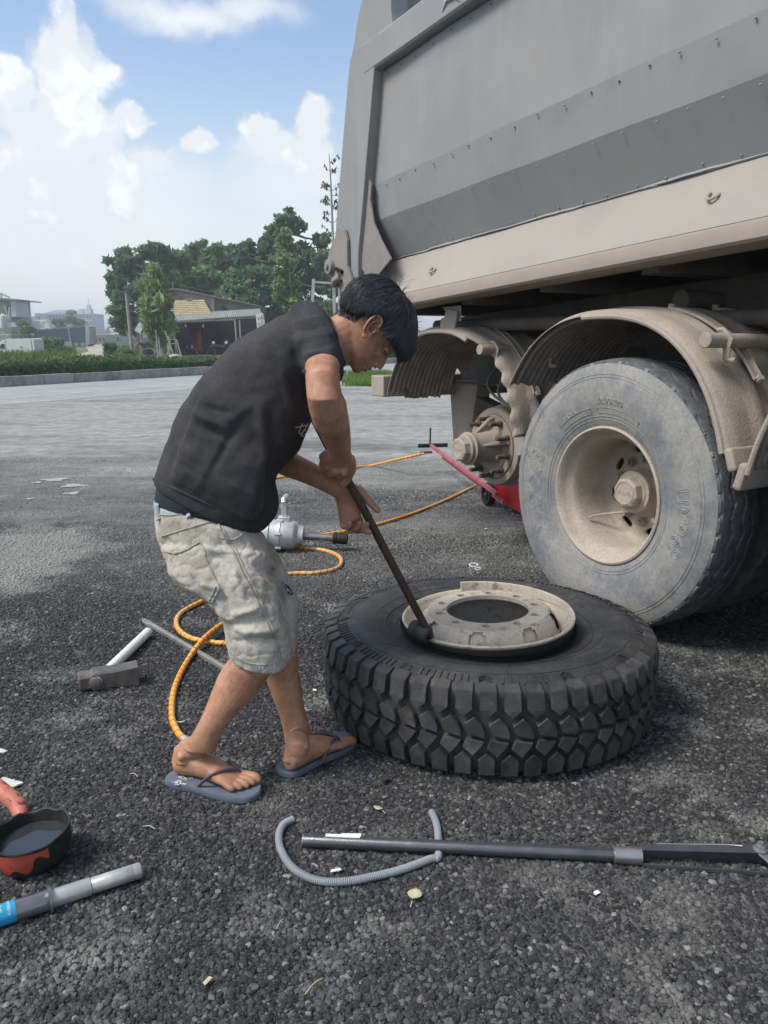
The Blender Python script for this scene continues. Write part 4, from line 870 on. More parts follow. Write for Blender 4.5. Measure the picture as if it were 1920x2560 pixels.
# sledgehammer
h0, h1 = G(195, 1705, .035), G(345, 1683, .035); hx = (h1-h0).normalized(); hz = Vector((0, 0, 1)); hy = hz.cross(hx)
ham = empty('sledgehammer', (h0+h1)/2*1, 'short sledgehammer with grey steel head and white pipe handle lying left of the man', 'hammer')
c = h0.lerp(h1, .5); hc = Vector((c.x, c.y, .037)); L_ = (h1-h0).length
def sec(t, w, hh, ch=.25):
    p = hc+hx*(t*L_/2); return [p+hy*(w*a)+hz*(hh*b) for a, b in ((-1, -1+ch), (-1+ch, -1), (1-ch, -1), (1, -1+ch), (1, 1-ch), (1-ch, 1), (-1+ch, 1), (-1, 1-ch))]
g = MB(); g.rings([sec(-1, .026, .025, .45), sec(-.93, .030, .030, .4), sec(-.58, .031, .031, .35), sec(-.5, .033, .036, .2), sec(-.05, .033, .036, .2), sec(.1, .033, .034, .2), sec(.75, .034, .036, .1), sec(1, .036, .037, .05)]); g.build('head', 'hammer', ham, smooth=25, bevel=.0015)
ha = hc - hx*(.28*L_/2) ; hb = G(368, 1582, .022)
g = MB(); d = (hb-ha).normalized(); d2 = Vector((d.x, d.y, d.z)); st = ha - d*.045
g.tube(catmull([st, ha, ha.lerp(hb, .5), hb-d*.01, hb], 4), [.0205]*15+[.0205, .016], 16, sq=.95); hd = g.build('handle', 'whiteplastic', ham, smooth=40)
g = MB(); e0 = st-d*.001; g.lathe([(.0, .0), (.0155, .0), (.022, .004), (.022, .010), (.015, .012)], st-d*.004, d, 20); g.build('handle_end', 'hammer', ham)
# tyre lever
M['lever'] = mat('lever_steel', (.20, .19, .175), (.27, .26, .24), scale=20, rough=.55, metal=.3)
l0, l1 = G(358, 1549, .012), G(575, 1677, .012); ld = (l1-l0).normalized(); lever = empty('tyre_lever', l0, 'thin grey steel lever lying on the gravel behind the man beside the hammer handle', 'tyre lever')
g = MB(); pth = [l0+Vector((0, 0, .004)), l0+ld*.03, l0+ld*.06, l0+ld*.1, l1+ld*.12]
F = []; wv = hz.cross(ld)
for p, w, t in zip(pth, (.008, .017, .0155, .0095, .0095), (.002, .004, .006, .0095, .0095)): F.append([p+wv*w-hz*t, p+wv*w+hz*t*.4, p+wv*w*.5+hz*t, p-wv*w*.5+hz*t, p-wv*w+hz*t*.4, p-wv*w-hz*t])
g.rings(F); g.build('lever_rod', 'lever', lever, smooth=30)
# hoses
def hose(name, pts, label, r=.0112, fit0=None, fit1=None):
    path = catmull(pts, 14); g = MB(); seg = 10; g.tube(path, r, seg, cap=True)
    o = g.build(name, 'hose', None, smooth=80, fix=False, label=label, cat='air hose', group='orange air hoses on the ground')
    me = o.data; ln = [0]
    for a, b in zip(path, path[1:]): ln.append(ln[-1]+(b-a).length)
    uv = me.uv_layers.new(name='uv'); li = 0
    for p in me.polygons:
        ids = list(p.vertices); ks = [i % seg for i in ids]
        wrap = max(ks)-min(ks) > seg/2 and len(ids) == 4
        for l, i in zip(p.loop_indices, ids):
            k = i % seg; k = k+seg if (wrap and k < seg/2) else k
            uv.data[l].uv = (ln[i//seg], k/seg)
    for ft in (fit0, fit1):
        if ft:
            q0, q1 = ft; gg = MB(); d = (q1-q0).normalized(); L = (q1-q0).length; gg.lathe([(.0, 0), (.012, 0), (.013, L*.1), (.0125, L*.7), (.009, L*.75), (.009, L), (.0, L)], q0, d, 14); gg.build('hose_fitting', 'alu', o)
    return o
zr = .0115
J0 = D(1072, 1131, 7.3)
H1 = [D(1060, 1134, 7.25), D(1000, 1147, 7.3), G(930, 1163, zr), G(884, 1170, zr), G(800, 1186, zr), G(690, 1195, zr), G(600, 1230, zr), G(560, 1330, zr), G(590, 1450, zr), G(595, 1530, zr), G(568, 1551, .03), G(515, 1592, .034), G(470, 1650, zr), G(437, 1720, zr), G(430, 1790, zr), G(445, 1830, zr), G(459, 1846, zr)]
hose('air_hose', H1, 'orange air hose from the jack handle to its metal end beside the near heel', fit1=(G(459, 1846, zr), G(474, 1857, zr)))
H2 = [D(1265, 1195, 5.9), G(1195, 1212, .03), G(1110, 1252, zr), G(1010, 1291, zr), G(900, 1321, zr), G(800, 1338, zr), G(700, 1352, zr), G(640, 1362, zr), G(650, 1372, zr), G(700, 1366, zr), G(760, 1369, zr), G(820, 1378, zr), G(852, 1396, zr), G(843, 1420, zr), G(790, 1432, zr), G(728, 1434, zr), G(640, 1450, zr), G(560, 1480, zr), G(495, 1508, zr), G(450, 1535, zr), G(442, 1565, zr), G(470, 1592, zr), G(520, 1604, zr), G(575, 1608, zr), G(640, 1600, zr)]
hose('air_hose', H2, 'orange striped air hose looping past the impact wrench and under the trailer hub')
# impact wrench
w0 = G(650, 1352, .10); w1 = G(862, 1355, .062); w0 = Vector((w0.x, w0.y, .095)); w1.z = .075; wd = (w1-w0).normalized(); wz = Vector((0, 0, 1)); 
wr = empty('impact_wrench', on(w0, 0), 'big silver air impact wrench with long shaft and black socket lying behind the man', 'impact wrench')
WO = D(690, 1355, 4.62); WO.z = .10; We = D(868, 1355, 4.62); sc = (We-WO).length/.40; wd = Vector((1, -.03, -.06)).normalized()
def wp(l, u=0): return WO+wd*l+wz*u
g = MB(); g.lathe([(.0, -.18), (.075, -.175), (.085, -.15), (.085, -.06), (.0, -.06)], WO, wd, 32); g.lathe([(.085, -.062), (.095, -.058), (.096, -.035), (.088, -.03), (.088, .015), (.0, .015)], WO, wd, 32); g.lathe([(.0, .012), (.092, .012), (.094, .032), (.088, .036), (.088, .105), (.080, .12), (.062, .135), (.058, .15), (.058, .165), (.0, .168)], WO, wd, 40)
wb = g.build('motor_housing', 'alu', wr, smooth=35)
for k in range(6):
    a = 2*math.pi*k/6; g = MB(); u = wd.orthogonal().normalized(); w = wd.cross(u); d = u*math.cos(a)+w*math.sin(a); g.cyl(WO+wd*.008+d*.092, WO+wd*.042+d*.092, .011, 8); g.build('bolt', 'alu', wb)
g = MB(); c = wp(.055); g.box(c+wz*.098, (.07, .05, .03), (wd, wz.cross(wd), wz)); g.box(c+wz*.155, (.032, .026, .10), (wd, wz.cross(wd), wz)); g.tube([c+wz*.195-wz.cross(wd)*.01, c+wz*.215, c+wz*.215+wz.cross(wd)*.10], .0165, 12); g.build('side_handle', 'alu', wr, smooth=30, bevel=.003)
g = MB(); g.cyl(wp(.16), wp(.345), .0215, 20); g.build('anvil_shaft', 'steel', wr)
g = MB(); g.lathe([(.0, .34), (.028, .34), (.036, .345), (.036, .362), (.031, .366), (.033, .372), (.034, .378), (.034, .425), (.026, .43), (.0, .42)], WO, wd, 24); g.build('socket', 'black', wr, smooth=30)
# red floor jack
jk = empty('floor_jack', (1.0, 5.3, 0), 'red air-hydraulic floor jack with long towing handle under the bare rear hub', 'jack')
e1 = D(1075, 1112, 7.45); e0 = D(1242, 1235, 5.62); jd = (e1-e0).normalized(); js = Vector((jd.y, -jd.x, 0)).normalized(); jz = js.cross(jd)
if jz.z < 0: jz = -jz
g = MB(); g.box(e0.lerp(e1, .5), ((e1-e0).length, .028, .03), (jd, js, jz)); hnd = g.build('towing_handle', 'red_dull', jk, smooth=0, bevel=.004)
g = MB(); g.box(e0.lerp(e1, .42)-jz*.06+js*.05, ((e1-e0).length*.86, .02, .03), (jd, js, jz)); g.build('pump_rod', 'red_dull', jk, smooth=0)
g = MB(); g.cyl(e1-js*.12-jd*.03, e1+js*.16-jd*.03, .019, 12); g.cyl(e1+jz*.0, e1+jz*.16, .008, 8); g.build('hand_grip', 'black', hnd)
g = MB(); g.cyl(e1-js*.10-jz*.07+jd*-.02, e1+js*.02-jz*.07, .012, 10); g.build('release_lever', 'red_dull', hnd)
b0 = G(1228, 1258, .0); bj = G(1345, 1320, .0)
bd = (bj-b0).normalized(); bs = Vector((bd.y, -bd.x, 0))*-1; bL = 1.0
def jp(l, s, z): return on(b0, 0)+bd*l+bs*s+Vector((0, 0, z))
g = MB()
for s in (.0, .34):
    g.hexa([jp(.02, s, .05), jp(bL, s, .03), jp(bL, s+.018, .03), jp(.02, s+.018, .05), jp(.0, s, .20), jp(bL, s, .26), jp(bL, s+.018, .26), jp(.0, s+.018, .20)])
g.hexa([jp(.0, .0, .195), jp(bL, .0, .25), jp(bL, .36, .25), jp(.0, .36, .195), jp(.0, .0, .206), jp(bL, .0, .262), jp(bL, .36, .262), jp(.0, .36, .206)])
g.cyl(jp(.75, .18, .2), jp(.75, .18, .40), .055, 20)
g.build('jack_body', 'jackred', jk, smooth=30, bevel=.004)
g = MB(); g.add([jp(.10, .05, .215), jp(.62, .03, .243), jp(.66, .30, .247), jp(.3, .33, .228), jp(.12, .28, .217)], [(0, 1, 2, 3, 4)]); me = g.build('white_rag', 'white', None, smooth=0, label='crumpled white plastic sheet lying on top of the red jack', cat='plastic sheet')
so = me.modifiers.new('thickness', 'SOLIDIFY'); so.thickness = .012
wc = jp(.06, -.05, .085)
for s in (-.052, .38):
    c = jp(.07, s, .088); g = MB(); g.lathe([(.066, -.03), (.082, -.028), (.088, -.018), (.088, .018), (.082, .028), (.066, .03), (.062, .015), (.062, -.015)], c, bs, 40, closed=True); wt = g.build('jack_wheel', 'black', jk, smooth=40)
    g = MB(); g.lathe([(.0, -.02), (.02, -.02), (.02, .02), (.0, .02)], c, bs, 16)
    for k in range(5):
        a = 2*math.pi*k/5+.3; d = bd*math.cos(a)+Vector((0, 0, 1))*math.sin(a); t = bs; g.box(c+d*.042, (.05, .02, .016), (d, t, d.cross(t)))
    g.build('spokes', 'black', wt, smooth=0, bevel=.002)
    g = MB(); g.lathe([(.0, -.026), (.011, -.026), (.011, -.03), (.0, -.032)], c, bs, 12); g.build('axle_nut', 'gunmetal', wt)
g = MB(); g.cyl(jp(.0, -.02, .10), jp(-.16, -.02, .09), .022, 12); g.build('foot_pedal', 'gunmetal', jk)
# pot of dirty water
pc = Vector((-.842, 1.712, 0)); pot = empty('dipping_pot', pc, 'burnt black round pot with flaking red side, holding dirty water at the left edge', 'pot')
tl = Matrix.Translation(pc) @ Matrix.Rotation(math.radians(-4), 4, 'Y') @ Matrix.Rotation(math.radians(1), 4, 'X')
g = MB(); prof = [(.0, .004), (.055, .004), (.072, .012), (.083, .03), (.088, .055), (.089, .083), (.0925, .088), (.091, .091), (.087, .088), (.085, .06), (.08, .03), (.0, .012)]
nA = 96; n = len(prof); vs = []
for k in range(nA):
    a = 2*math.pi*k/nA; wob = 1+.012*math.sin(3*a+1)+.006*math.sin(7*a); dz = .004*math.sin(2*a+.7)+.003*math.sin(9*a)*(1 if math.sin(a) > .3 else .2)
    for r, z in prof: vs.append(tl @ Vector((r*wob*math.cos(a), r*wob*math.sin(a), z+(dz if z > .08 else 0))))
g.add(vs, [(k*n+i, ((k+1) % nA)*n+i, ((k+1) % nA)*n+i+1, k*n+i+1) for k in range(nA) for i in range(n-1)]); pb_ = g.build('pot_body', 'enamelblack', pot, smooth=40)
g = MB(); a0, a1, nn = math.radians(222), math.radians(318), 30; vs = []
def padj(t, top): 
    return (.080-.002*math.sin(t*9)) if top else (.030+.022*abs(t-.42)*1.6+.010*math.sin(t*17)+(.012 if t > .75 else 0))
for k in range(nn+1):
    t = k/nn; a = a0+(a1-a0)*t; wob = 1+.012*math.sin(3*a+1)+.006*math.sin(7*a)
    for z in np.linspace(padj(t, 0), padj(t, 1), 5):
        r = float(np.interp(z, [.012, .03, .055, .083], [.072, .083, .088, .089]))*wob+.0012; vs.append(tl @ Vector((r*math.cos(a), r*math.sin(a), z)))
g.add(vs, [(k*5+i, (k+1)*5+i, (k+1)*5+i+1, k*5+i+1) for k in range(nn) for i in range(4)]); g.build('red_enamel', 'potred', pot, smooth=60)
g = MB(); g.add([tl @ Vector((.0862*math.cos(2*math.pi*k/60), .0862*math.sin(2*math.pi*k/60), .057)) for k in range(60)], [tuple(range(60))]); g.build('water', 'water', pot, smooth=0)
g = MB(); g.tube(catmull([tl @ Vector((-.055, .075, .075)), tl @ Vector((-.085, .12, .085)), tl @ Vector((-.14, .16, .10)), tl @ Vector((-.20, .20, .115))], 6), [.014, .016, .018, .020, .021]+[.022]*12+[.021, .018], 14); g.build('handle', 'pothandle', pot, smooth=50)
# steel pipe with blue label
q0, q1 = G(352, 2178, .02), G(-60, 2312, .02); q0.z = q1.z = .0235; pd = (q0-q1).normalized(); L = (q0-q1).length
pipe = empty('jack_handle_tube', q0.lerp(q1, .5), 'steel tube with bright zinc end, collar ring and blue sticker at the left edge', 'steel tube')
def pp(l): return q0-pd*l
g = MB(); g.lathe([(.0, 0), (.0165, 0), (.0178, -.003), (.0178, -.016), (.0172, -.0165), (.0178, -.018), (.018, -.11), (.0172, -.111), (.0195, -.113), (.0195, -.200)], q0, pd, 32); g.build('zinc_end', 'alu_pipe', pipe, smooth=40)
g = MB(); g.lathe([(.0195, -.196), (.031, -.196), (.031, -.2015), (.02, -.2015)], q0, pd, 40); g.build('collar_ring', 'steel', pipe, smooth=30)
g = MB(); g.lathe([(.0215, -.2015), (.0225, -.203), (.0225, -L-.4), (.0, -L-.4)], q0, pd, 32); g.build('pipe_sleeve', 'gunmetal', pipe, smooth=40)
lu = Vector((0, 0, 1)); lw_ = pd.cross(lu)
LL = (on(G(40, 2282, .0235), .0235)-q0).length
g = MB(); g.lathe([(.0232, -LL), (.0232, -LL-.12)], q0, pd, 48); lb = g.build('blue_label', 'labelblue', pipe, smooth=60)
def on_pipe(v, l0, ang0):
    r = []
    for x, y, z in v:
        a = ang0 + x/.0233; r.append(q0-pd*(l0-y) + (lu*math.cos(a)+lw_*math.sin(a))*(.0233+z))
    return r
for txt, sz, l0, m_ in (('9HM0801B', .0085, LL+.016, 'white'), ('5C', .016, LL+.038, 'yellow')):
    v, fs = text_verts(txt, sz, depth=.0002); g = MB(); g.add(on_pipe(v, l0, .35), fs); g.build('label_print', m_, lb, smooth=0, fix=False)
# long bar with bracket
a0 = G(757, 2103, .018); a1 = G(1590, 2140, .020); a0.z = a1.z = .021; ld = (a1-a0).normalized(); ls = Vector((-ld.y, ld.x, 0)); lb_ = empty('long_jack_handle', a0, 'long grey steel bar with folded black bracket and bolt, lying across the foreground', 'steel bar')
g = MB(); g.lathe([(.0, 0), (.0145, 0), (.0155, .003), (.0155, .79), (.0135, .792), (.0135, .805)], a0, ld, 32); g.lathe([(.0, 0.0005), (.010, -.0005)], a0, ld, 20); g.build('bar_tube', 'gunmetal', lb_, smooth=40)
LB = (a1-a0).length
g = MB(); g.lathe([(.0135, LB-.055), (.020, LB-.053), (.0205, LB+.012), (.014, LB+.014)], a0, ld, 32); g.lathe([(.0155, 0), (.0155, LB-.05)], a0, ld, 32); g.build('bar_collar', 'gunmetal', lb_, smooth=40)
br = []
M['brkt'] = mat('bracket_paint', (.045, .047, .052), (.07, .072, .078), scale=20, rough=.4, spec=.5)
for l, w, h0_, h1_ in ((LB+.012, .020, .004, .037), (LB+.30, .030, .004, .045), (LB+.52, .034, .004, .047)):
    c = a0+ld*l; c.z = 0; br.append((c, w, h0_, h1_))
for nm, f_ in (('bracket', None),):
    g = MB()
    for sgn in (-1, 1):
        rows = []
        for c, w, z0_, z1_ in br:
            z1_ = z1_ if sgn > 0 else .014
            rows.append([c+ls*(sgn*w)+TZ*z0_, c+ls*(sgn*w)+TZ*z1_, c+ls*(sgn*(w-.004))+TZ*z1_, c+ls*(sgn*(w-.004))+TZ*z0_])
        g.rings(rows)
    rows = [[c+ls*w+TZ*z1_, c+ls*w+TZ*(z1_+.003), c-ls*(w*.15)+TZ*(z1_+.003), c-ls*(w*.15)+TZ*z1_] for c, w, z0_, z1_ in br]; g.rings(rows)
    g.build('bracket', 'brkt', lb_, smooth=0, bevel=.001)
M['galv'] = mat('galvanised', (.45, .46, .47), (.33, .34, .36), scale=60, rough=.35, metal=.7)
c = a0+ld*(LB+.290)+ls*.008; c.z = .048; g = MB(); g.rings([[c+ld*(.0115*math.cos(2*math.pi*k/6))+ls*(.0115*math.sin(2*math.pi*k/6))+TZ*z for k in range(6)] for z in (0, .011)]); g.cyl(c, c+TZ*.019, .0065, 12); g.cyl(c-TZ*.002, c+TZ*.002, .016, 20); g.build('bracket_bolt', 'galv', lb_, smooth=30)
g = MB(); cl = [a0+ld*(LB+.05+x)+ls*y for x, y in ((.0, .020), (.17, .022), (.20, .012))]; g.tube([p+TZ*(.021+.005*i) for i, p in enumerate([on(x, .021) for x in cl])], .0018, 6); g.build('pressed_rib', 'gunmetal', lb_)
g = MB(); c1 = c-TZ*.004; d = (ld*.55-ls).normalized(); sd_ = d.cross(TZ); g.hexa([c1-sd_*.012-TZ*.003, c1+sd_*.012-TZ*.003, c1+d*.16+sd_*.012-TZ*.03, c1+d*.16-sd_*.012-TZ*.03, c1-sd_*.012+TZ*.002, c1+sd_*.012+TZ*.002, c1+d*.16+sd_*.012-TZ*.024, c1+d*.16-sd_*.012-TZ*.024]); g.build('link_arm', 'galv', lb_, smooth=0, bevel=.001)
g = MB(); t0 = G(838, 2097, .02); t0 = a0+ld*.10; t0.z = .0378; g.box(t0, (.085, .011, .0015), (ld, ls, TZ)); g.box(t0+ld*.02+ls*.003+TZ*.001, (.05, .014, .001), ((ld+ls*.06).normalized(), ls, TZ)); g.build('white_tape', 'paper', lb_, smooth=0)
# grey corrugated conduit (ring shaped, passing under the bar)
pts = [G(733, 2048, .011), G(708, 2062, .011), G(697, 2092, .011), G(705, 2130, .011), G(735, 2172, .011), G(790, 2200, .011), G(860, 2204, .011), G(940, 2190, .011), G(1010, 2172, .011), G(1075, 2148, .011), G(1096, 2120, .0095), G(1098, 2085, .011), G(1090, 2055, .011), G(1079, 2030, .012)]
path = catmull(pts[:-4]+[G(1090, 2140, .011)], 34); tot = sum((b-a).length for a, b in zip(path, path[1:]))
def conduit(pts, nm, par=None, **k):
    path = catmull(pts, 60); 
    ln = [0]
    for a, b in zip(path, path[1:]): ln.append(ln[-1]+(b-a).length)
    N_ = int(ln[-1]/.0014); out = []; 
    for i in range(N_+1):
        t = ln[-1]*i/N_; j = min(np.searchsorted(ln, t, side='right')-1, len(path)-2); f = (t-ln[j])/max(ln[j+1]-ln[j], 1e-6); out.append(path[j].lerp(path[j+1], f))
    R = [.0098 if (i % 3) else .0080 for i in range(len(out))]
    g = MB(); g.tube(out, R, 12); return g.build(nm, 'conduit', par, smooth=25, fix=False, **k)
cd = conduit(pts[:10]+[G(1094, 2143, .011), G(1096, 2112, .0098), G(1095, 2085, .011), G(1090, 2055, .011), G(1079, 2030, .012)], 'conduit_hose', label='grey corrugated plastic conduit bent into a hook under the long steel bar', cat='conduit')
# litter
lt = MB()
M['bark_litter'] = mat('twigs', (.10, .085, .07), (.20, .18, .15), scale=8, rough=1)
def leaf(px, py, L, ang, m, label, cat='leaf', curl=.35, w=.55):
    c = G(px, py, .012); g = MB(); d = Vector((math.cos(ang), math.sin(ang), 0)); s_ = Vector((-d.y, d.x, 0)); rows = []
    for t in np.linspace(0, 1, 7):
        ww = L*w*.5*math.sin(math.pi*min(.97, t*.9+.06))**.8; z = curl*L*(t-.5)**2*2
        rows.append([c+d*(L*(t-.5))-s_*ww+TZ*(z+ww*.4), c+d*(L*(t-.5))+TZ*z, c+d*(L*(t-.5))+s_*ww+TZ*(z+ww*.35)])
    g.rings(rows, cap=False, closed=False); g.tube([c-d*L*.5, c-d*L*.9-TZ*.006], .0012, 5)
    o = g.build(cat.replace(' ', '_'), m, None, smooth=60, label=label, cat=cat); so = o.modifiers.new('thickness', 'SOLIDIFY'); so.thickness = .0006; return o
leaf(1037, 2240, .034, 1.2, 'leafpale', 'pale yellow fan-shaped leaf on the gravel below the long bar', w=1.0)
leaf(945, 2022, .026, 2.6, 'leafpale', 'small shrivelled tan leaf on the gravel left of the conduit tip')
leaf(452, 1806, .030, .2, 'leafpale', 'narrow tan leaf beside the end of the orange hose', w=.3)
leaf(768, 1776, .026, .0, 'leafpale', 'narrow straw-coloured leaf between the far foot and the lying wheel', w=.22)
leaf(960, 1950, .035, .8, 'steel_dark', 'brown crumpled leaf on the gravel below the lying wheel', w=.7)
def scrap(px, py, w, h, ang, label, m='paper', cat='paper scrap'):
    c = G(px, py, .010); g = MB(); d = Vector((math.cos(ang), math.sin(ang), .1)); s_ = Vector((-d.y, d.x, 0)); g.prism([c-d*w/2-s_*h/2, c+d*w/2-s_*h*.3, c+d*w*.4+s_*h/2, c-d*w*.45+s_*h*.4], TZ*.0015); return g.build('paper_scrap', m, None, smooth=0, label=label, cat=cat)
scrap(840, 2176, .026, .010, .1, 'white paper scrap inside the curve of the grey conduit')
scrap(787, 1725, .010, .016, 1.3, 'white paper scrap left of the lying wheel')
scrap(519, 2452, .020, .010, .9, 'cream chip on the gravel at the bottom left', 'leafpale')
scrap(1492, 2232, .014, .012, .3, 'small white chip on the gravel below the bar bracket')
scrap(1215, 1322, .022, .012, .2, 'white flake on the dark gravel in front of the jack wheel')
for (px, py, L, a, lab) in ((335, 1938, .03, -.5, 'short pale straw left of the near slipper'), (372, 2069, .035, -.3, 'thin curved white straw between the pot and the near slipper'), (785, 2465, .05, .9, 'pale straw at the bottom centre of the gravel'), (700, 2310, .03, 1.2, 'thin white thread on the gravel below the conduit')):
    c = G(px, py, .012); d = Vector((math.cos(a), math.sin(a), 0)); g = MB(); g.tube(catmull([c-d*L/2, c+Vector((0, .004, .003)), c+d*L/2], 5), .0011, 5); g.build('straw', 'leafpale', None, label=lab, cat='straw')
c = G(1193, 1440, .0); cl = empty('white_clip', c, 'small white wire clip standing behind the lying wheel', 'clip')
g = MB()
for i, (dx, z, rr) in enumerate(((-.02, .062, .022), (.005, .035, .015))): g.tube([c+Vector((dx+rr*math.cos(a), .02*i+rr*.6*math.sin(a), z+rr*.25*math.sin(a))) for a in np.linspace(0, 2*math.pi, 20)], .0035, 6)
g.tube([c+Vector((-.04, 0, .060)), c+Vector((-.03, .02, .0))], .004, 6); g.build('wire_rings', 'white', cl)
# white splashes of dried paint on the yard
M['spot'] = mat('dusty_spot', (.40, .40, .37), (.30, .30, .28), scale=18, rough=.95)
M['splash'] = mat('dried_plaster', (.62, .62, .58), (.5, .5, .47), scale=30, rough=.95)
for (px, py, s_, lab) in ((14, 1962, .036, 'patch of dried white plaster at the left edge above the pot'), (2, 1880, .016, 'small dried plaster spot at the left edge')):
    c = G(px, py, .006); g = MB(); n = 40; pts_ = []
    for k in range(n):
        a = 2*math.pi*k/n; rr = s_*(1+.22*math.sin(3*a+px)+.10*math.sin(7*a)+.05*math.sin(13*a)); pts_.append(c+Vector((rr*math.cos(a), rr*math.sin(a)*.8, 0)))
    g.prism(pts_, TZ*.004); g.build('plaster_patch', 'splash', None, smooth=0, kind='structure', label=lab)
for (px, py, s_, lab) in ((137, 1199, .10, 'pale dried spot on the yard, larger of two behind the packed patch'), (184, 1214, .09, 'pale elongated spot just right of the larger pale spot'), (92, 1206, .045, 'small pale spot left of the larger pale spot'), (180, 1233, .06, 'faint pale spot below the elongated one'), (345, 1089, .13, 'pale spot on the grey yard left of the man'), (75, 1247, .03, 'tiny pale spot at the left of the yard')):
    c = G(px, py, .004); g = MB(); n = 30; pts_ = []
    for k in range(n):
        a = 2*math.pi*k/n; rr = s_*(1+.25*math.sin(3*a+px)+.15*math.sin(5*a+py)+.08*math.sin(11*a)); pts_.append(c+Vector((rr*math.cos(a), rr*math.sin(a)*.8, 0)))
    g.prism(pts_, TZ*.002); g.build('plaster_spot', 'spot', None, smooth=0, kind='structure', label=lab)
for k in range(46):      # litter line along the road edge
    c = K(random.uniform(6, 22), 5.1+random.gauss(0, .18), .012); l = random.uniform(.03, .14); a = random.uniform(0, 3.1); dv = Vector((math.cos(a), math.sin(a), .1))*l
    lt.tube([c-dv*.5, c+Vector((0, 0, .015)), c+dv*.5], random.uniform(.004, .012), 5)
lt.build('twig_litter', 'bark_litter', None, kind='stuff', label='dry twigs and leaf litter along the near edge of the road')
# ================================================================ GRAVEL (real stones near the camera)
def gravel(name, corners, dens, smin, smax, seed, m, light):
    me = bpy.data.meshes.new(name); me.from_pydata([(x, y, .0) for x, y in corners], [], [tuple(range(len(corners)))]); 
    o = link(name, me, label='loose dark crushed asphalt stones over the yard', kind='stuff')
    ng = bpy.data.node_groups.new(name, 'GeometryNodeTree'); ng.interface.new_socket('Geometry', in_out='INPUT', socket_type='NodeSocketGeometry'); ng.interface.new_socket('Geometry', in_out='OUTPUT', socket_type='NodeSocketGeometry')
    N = ng.nodes; L = ng.links; gi = N.new('NodeGroupInput'); go = N.new('NodeGroupOutput')
    di = N.new('GeometryNodeDistributePointsOnFaces'); di.inputs['Density'].default_value = dens; di.inputs['Seed'].default_value = seed; L.new(gi.outputs[0], di.inputs[0])
    jn = N.new('GeometryNodeJoinGeometry')
    for k in range(5):
        ic = N.new('GeometryNodeMeshIcoSphere'); ic.inputs['Radius'].default_value = 1; ic.inputs['Subdivisions'].default_value = 2
        nzn = N.new('ShaderNodeTexNoise'); nzn.noise_dimensions = '4D'; nzn.inputs['W'].default_value = k*3.7+seed; nzn.inputs['Scale'].default_value = .9; nzn.inputs['Detail'].default_value = 1
        sub = N.new('ShaderNodeVectorMath'); sub.operation = 'SUBTRACT'; sub.inputs[1].default_value = (.5, .5, .5); L.new(nzn.outputs['Color'], sub.inputs[0])
        scl = N.new('ShaderNodeVectorMath'); scl.operation = 'SCALE'; scl.inputs['Scale'].default_value = 1.7; L.new(sub.outputs[0], scl.inputs[0])
        sp = N.new('GeometryNodeSetPosition'); L.new(ic.outputs[0], sp.inputs[0]); L.new(scl.outputs[0], sp.inputs['Offset'])
        gti = N.new('GeometryNodeGeometryToInstance'); L.new(sp.outputs[0], gti.inputs[0]); L.new(gti.outputs[0], jn.inputs[0])
    ip = N.new('GeometryNodeInstanceOnPoints'); L.new(di.outputs['Points'], ip.inputs['Points']); L.new(jn.outputs[0], ip.inputs['Instance']); ip.inputs['Pick Instance'].default_value = True
    rr = N.new('FunctionNodeRandomValue'); rr.data_type = 'FLOAT_VECTOR'; rr.inputs[0].default_value = (-.5, -.5, 0); rr.inputs[1].default_value = (.5, .5, 6.28); L.new(rr.outputs[0], ip.inputs['Rotation'])
    rs = N.new('FunctionNodeRandomValue'); rs.data_type = 'FLOAT'; rs.inputs[2].default_value = 0; rs.inputs[3].default_value = 1; rs.inputs['Seed'].default_value = 5
    pw = N.new('ShaderNodeMath'); pw.operation = 'POWER'; L.new(rs.outputs[1], pw.inputs[0]); pw.inputs[1].default_value = 2.6
    mr = N.new('ShaderNodeMapRange'); mr.inputs[3].default_value = smin; mr.inputs[4].default_value = smax; L.new(pw.outputs[0], mr.inputs[0])
    cx = N.new('ShaderNodeCombineXYZ'); L.new(mr.outputs[0], cx.inputs[0])
    m1 = N.new('ShaderNodeMath'); m1.operation = 'MULTIPLY'; m1.inputs[1].default_value = .85; L.new(mr.outputs[0], m1.inputs[0]); L.new(m1.outputs[0], cx.inputs[1])
    m2 = N.new('ShaderNodeMath'); m2.operation = 'MULTIPLY'; m2.inputs[1].default_value = .6; L.new(mr.outputs[0], m2.inputs[0]); L.new(m2.outputs[0], cx.inputs[2])
    L.new(cx.outputs[0], ip.inputs['Scale'])
    sm = N.new('GeometryNodeSetMaterial'); sm.inputs['Material'].default_value = m; L.new(ip.outputs[0], sm.inputs[0]); L.new(sm.outputs[0], go.inputs[0])
    md = o.modifiers.new('stones', 'NODES'); md.node_group = ng; return o
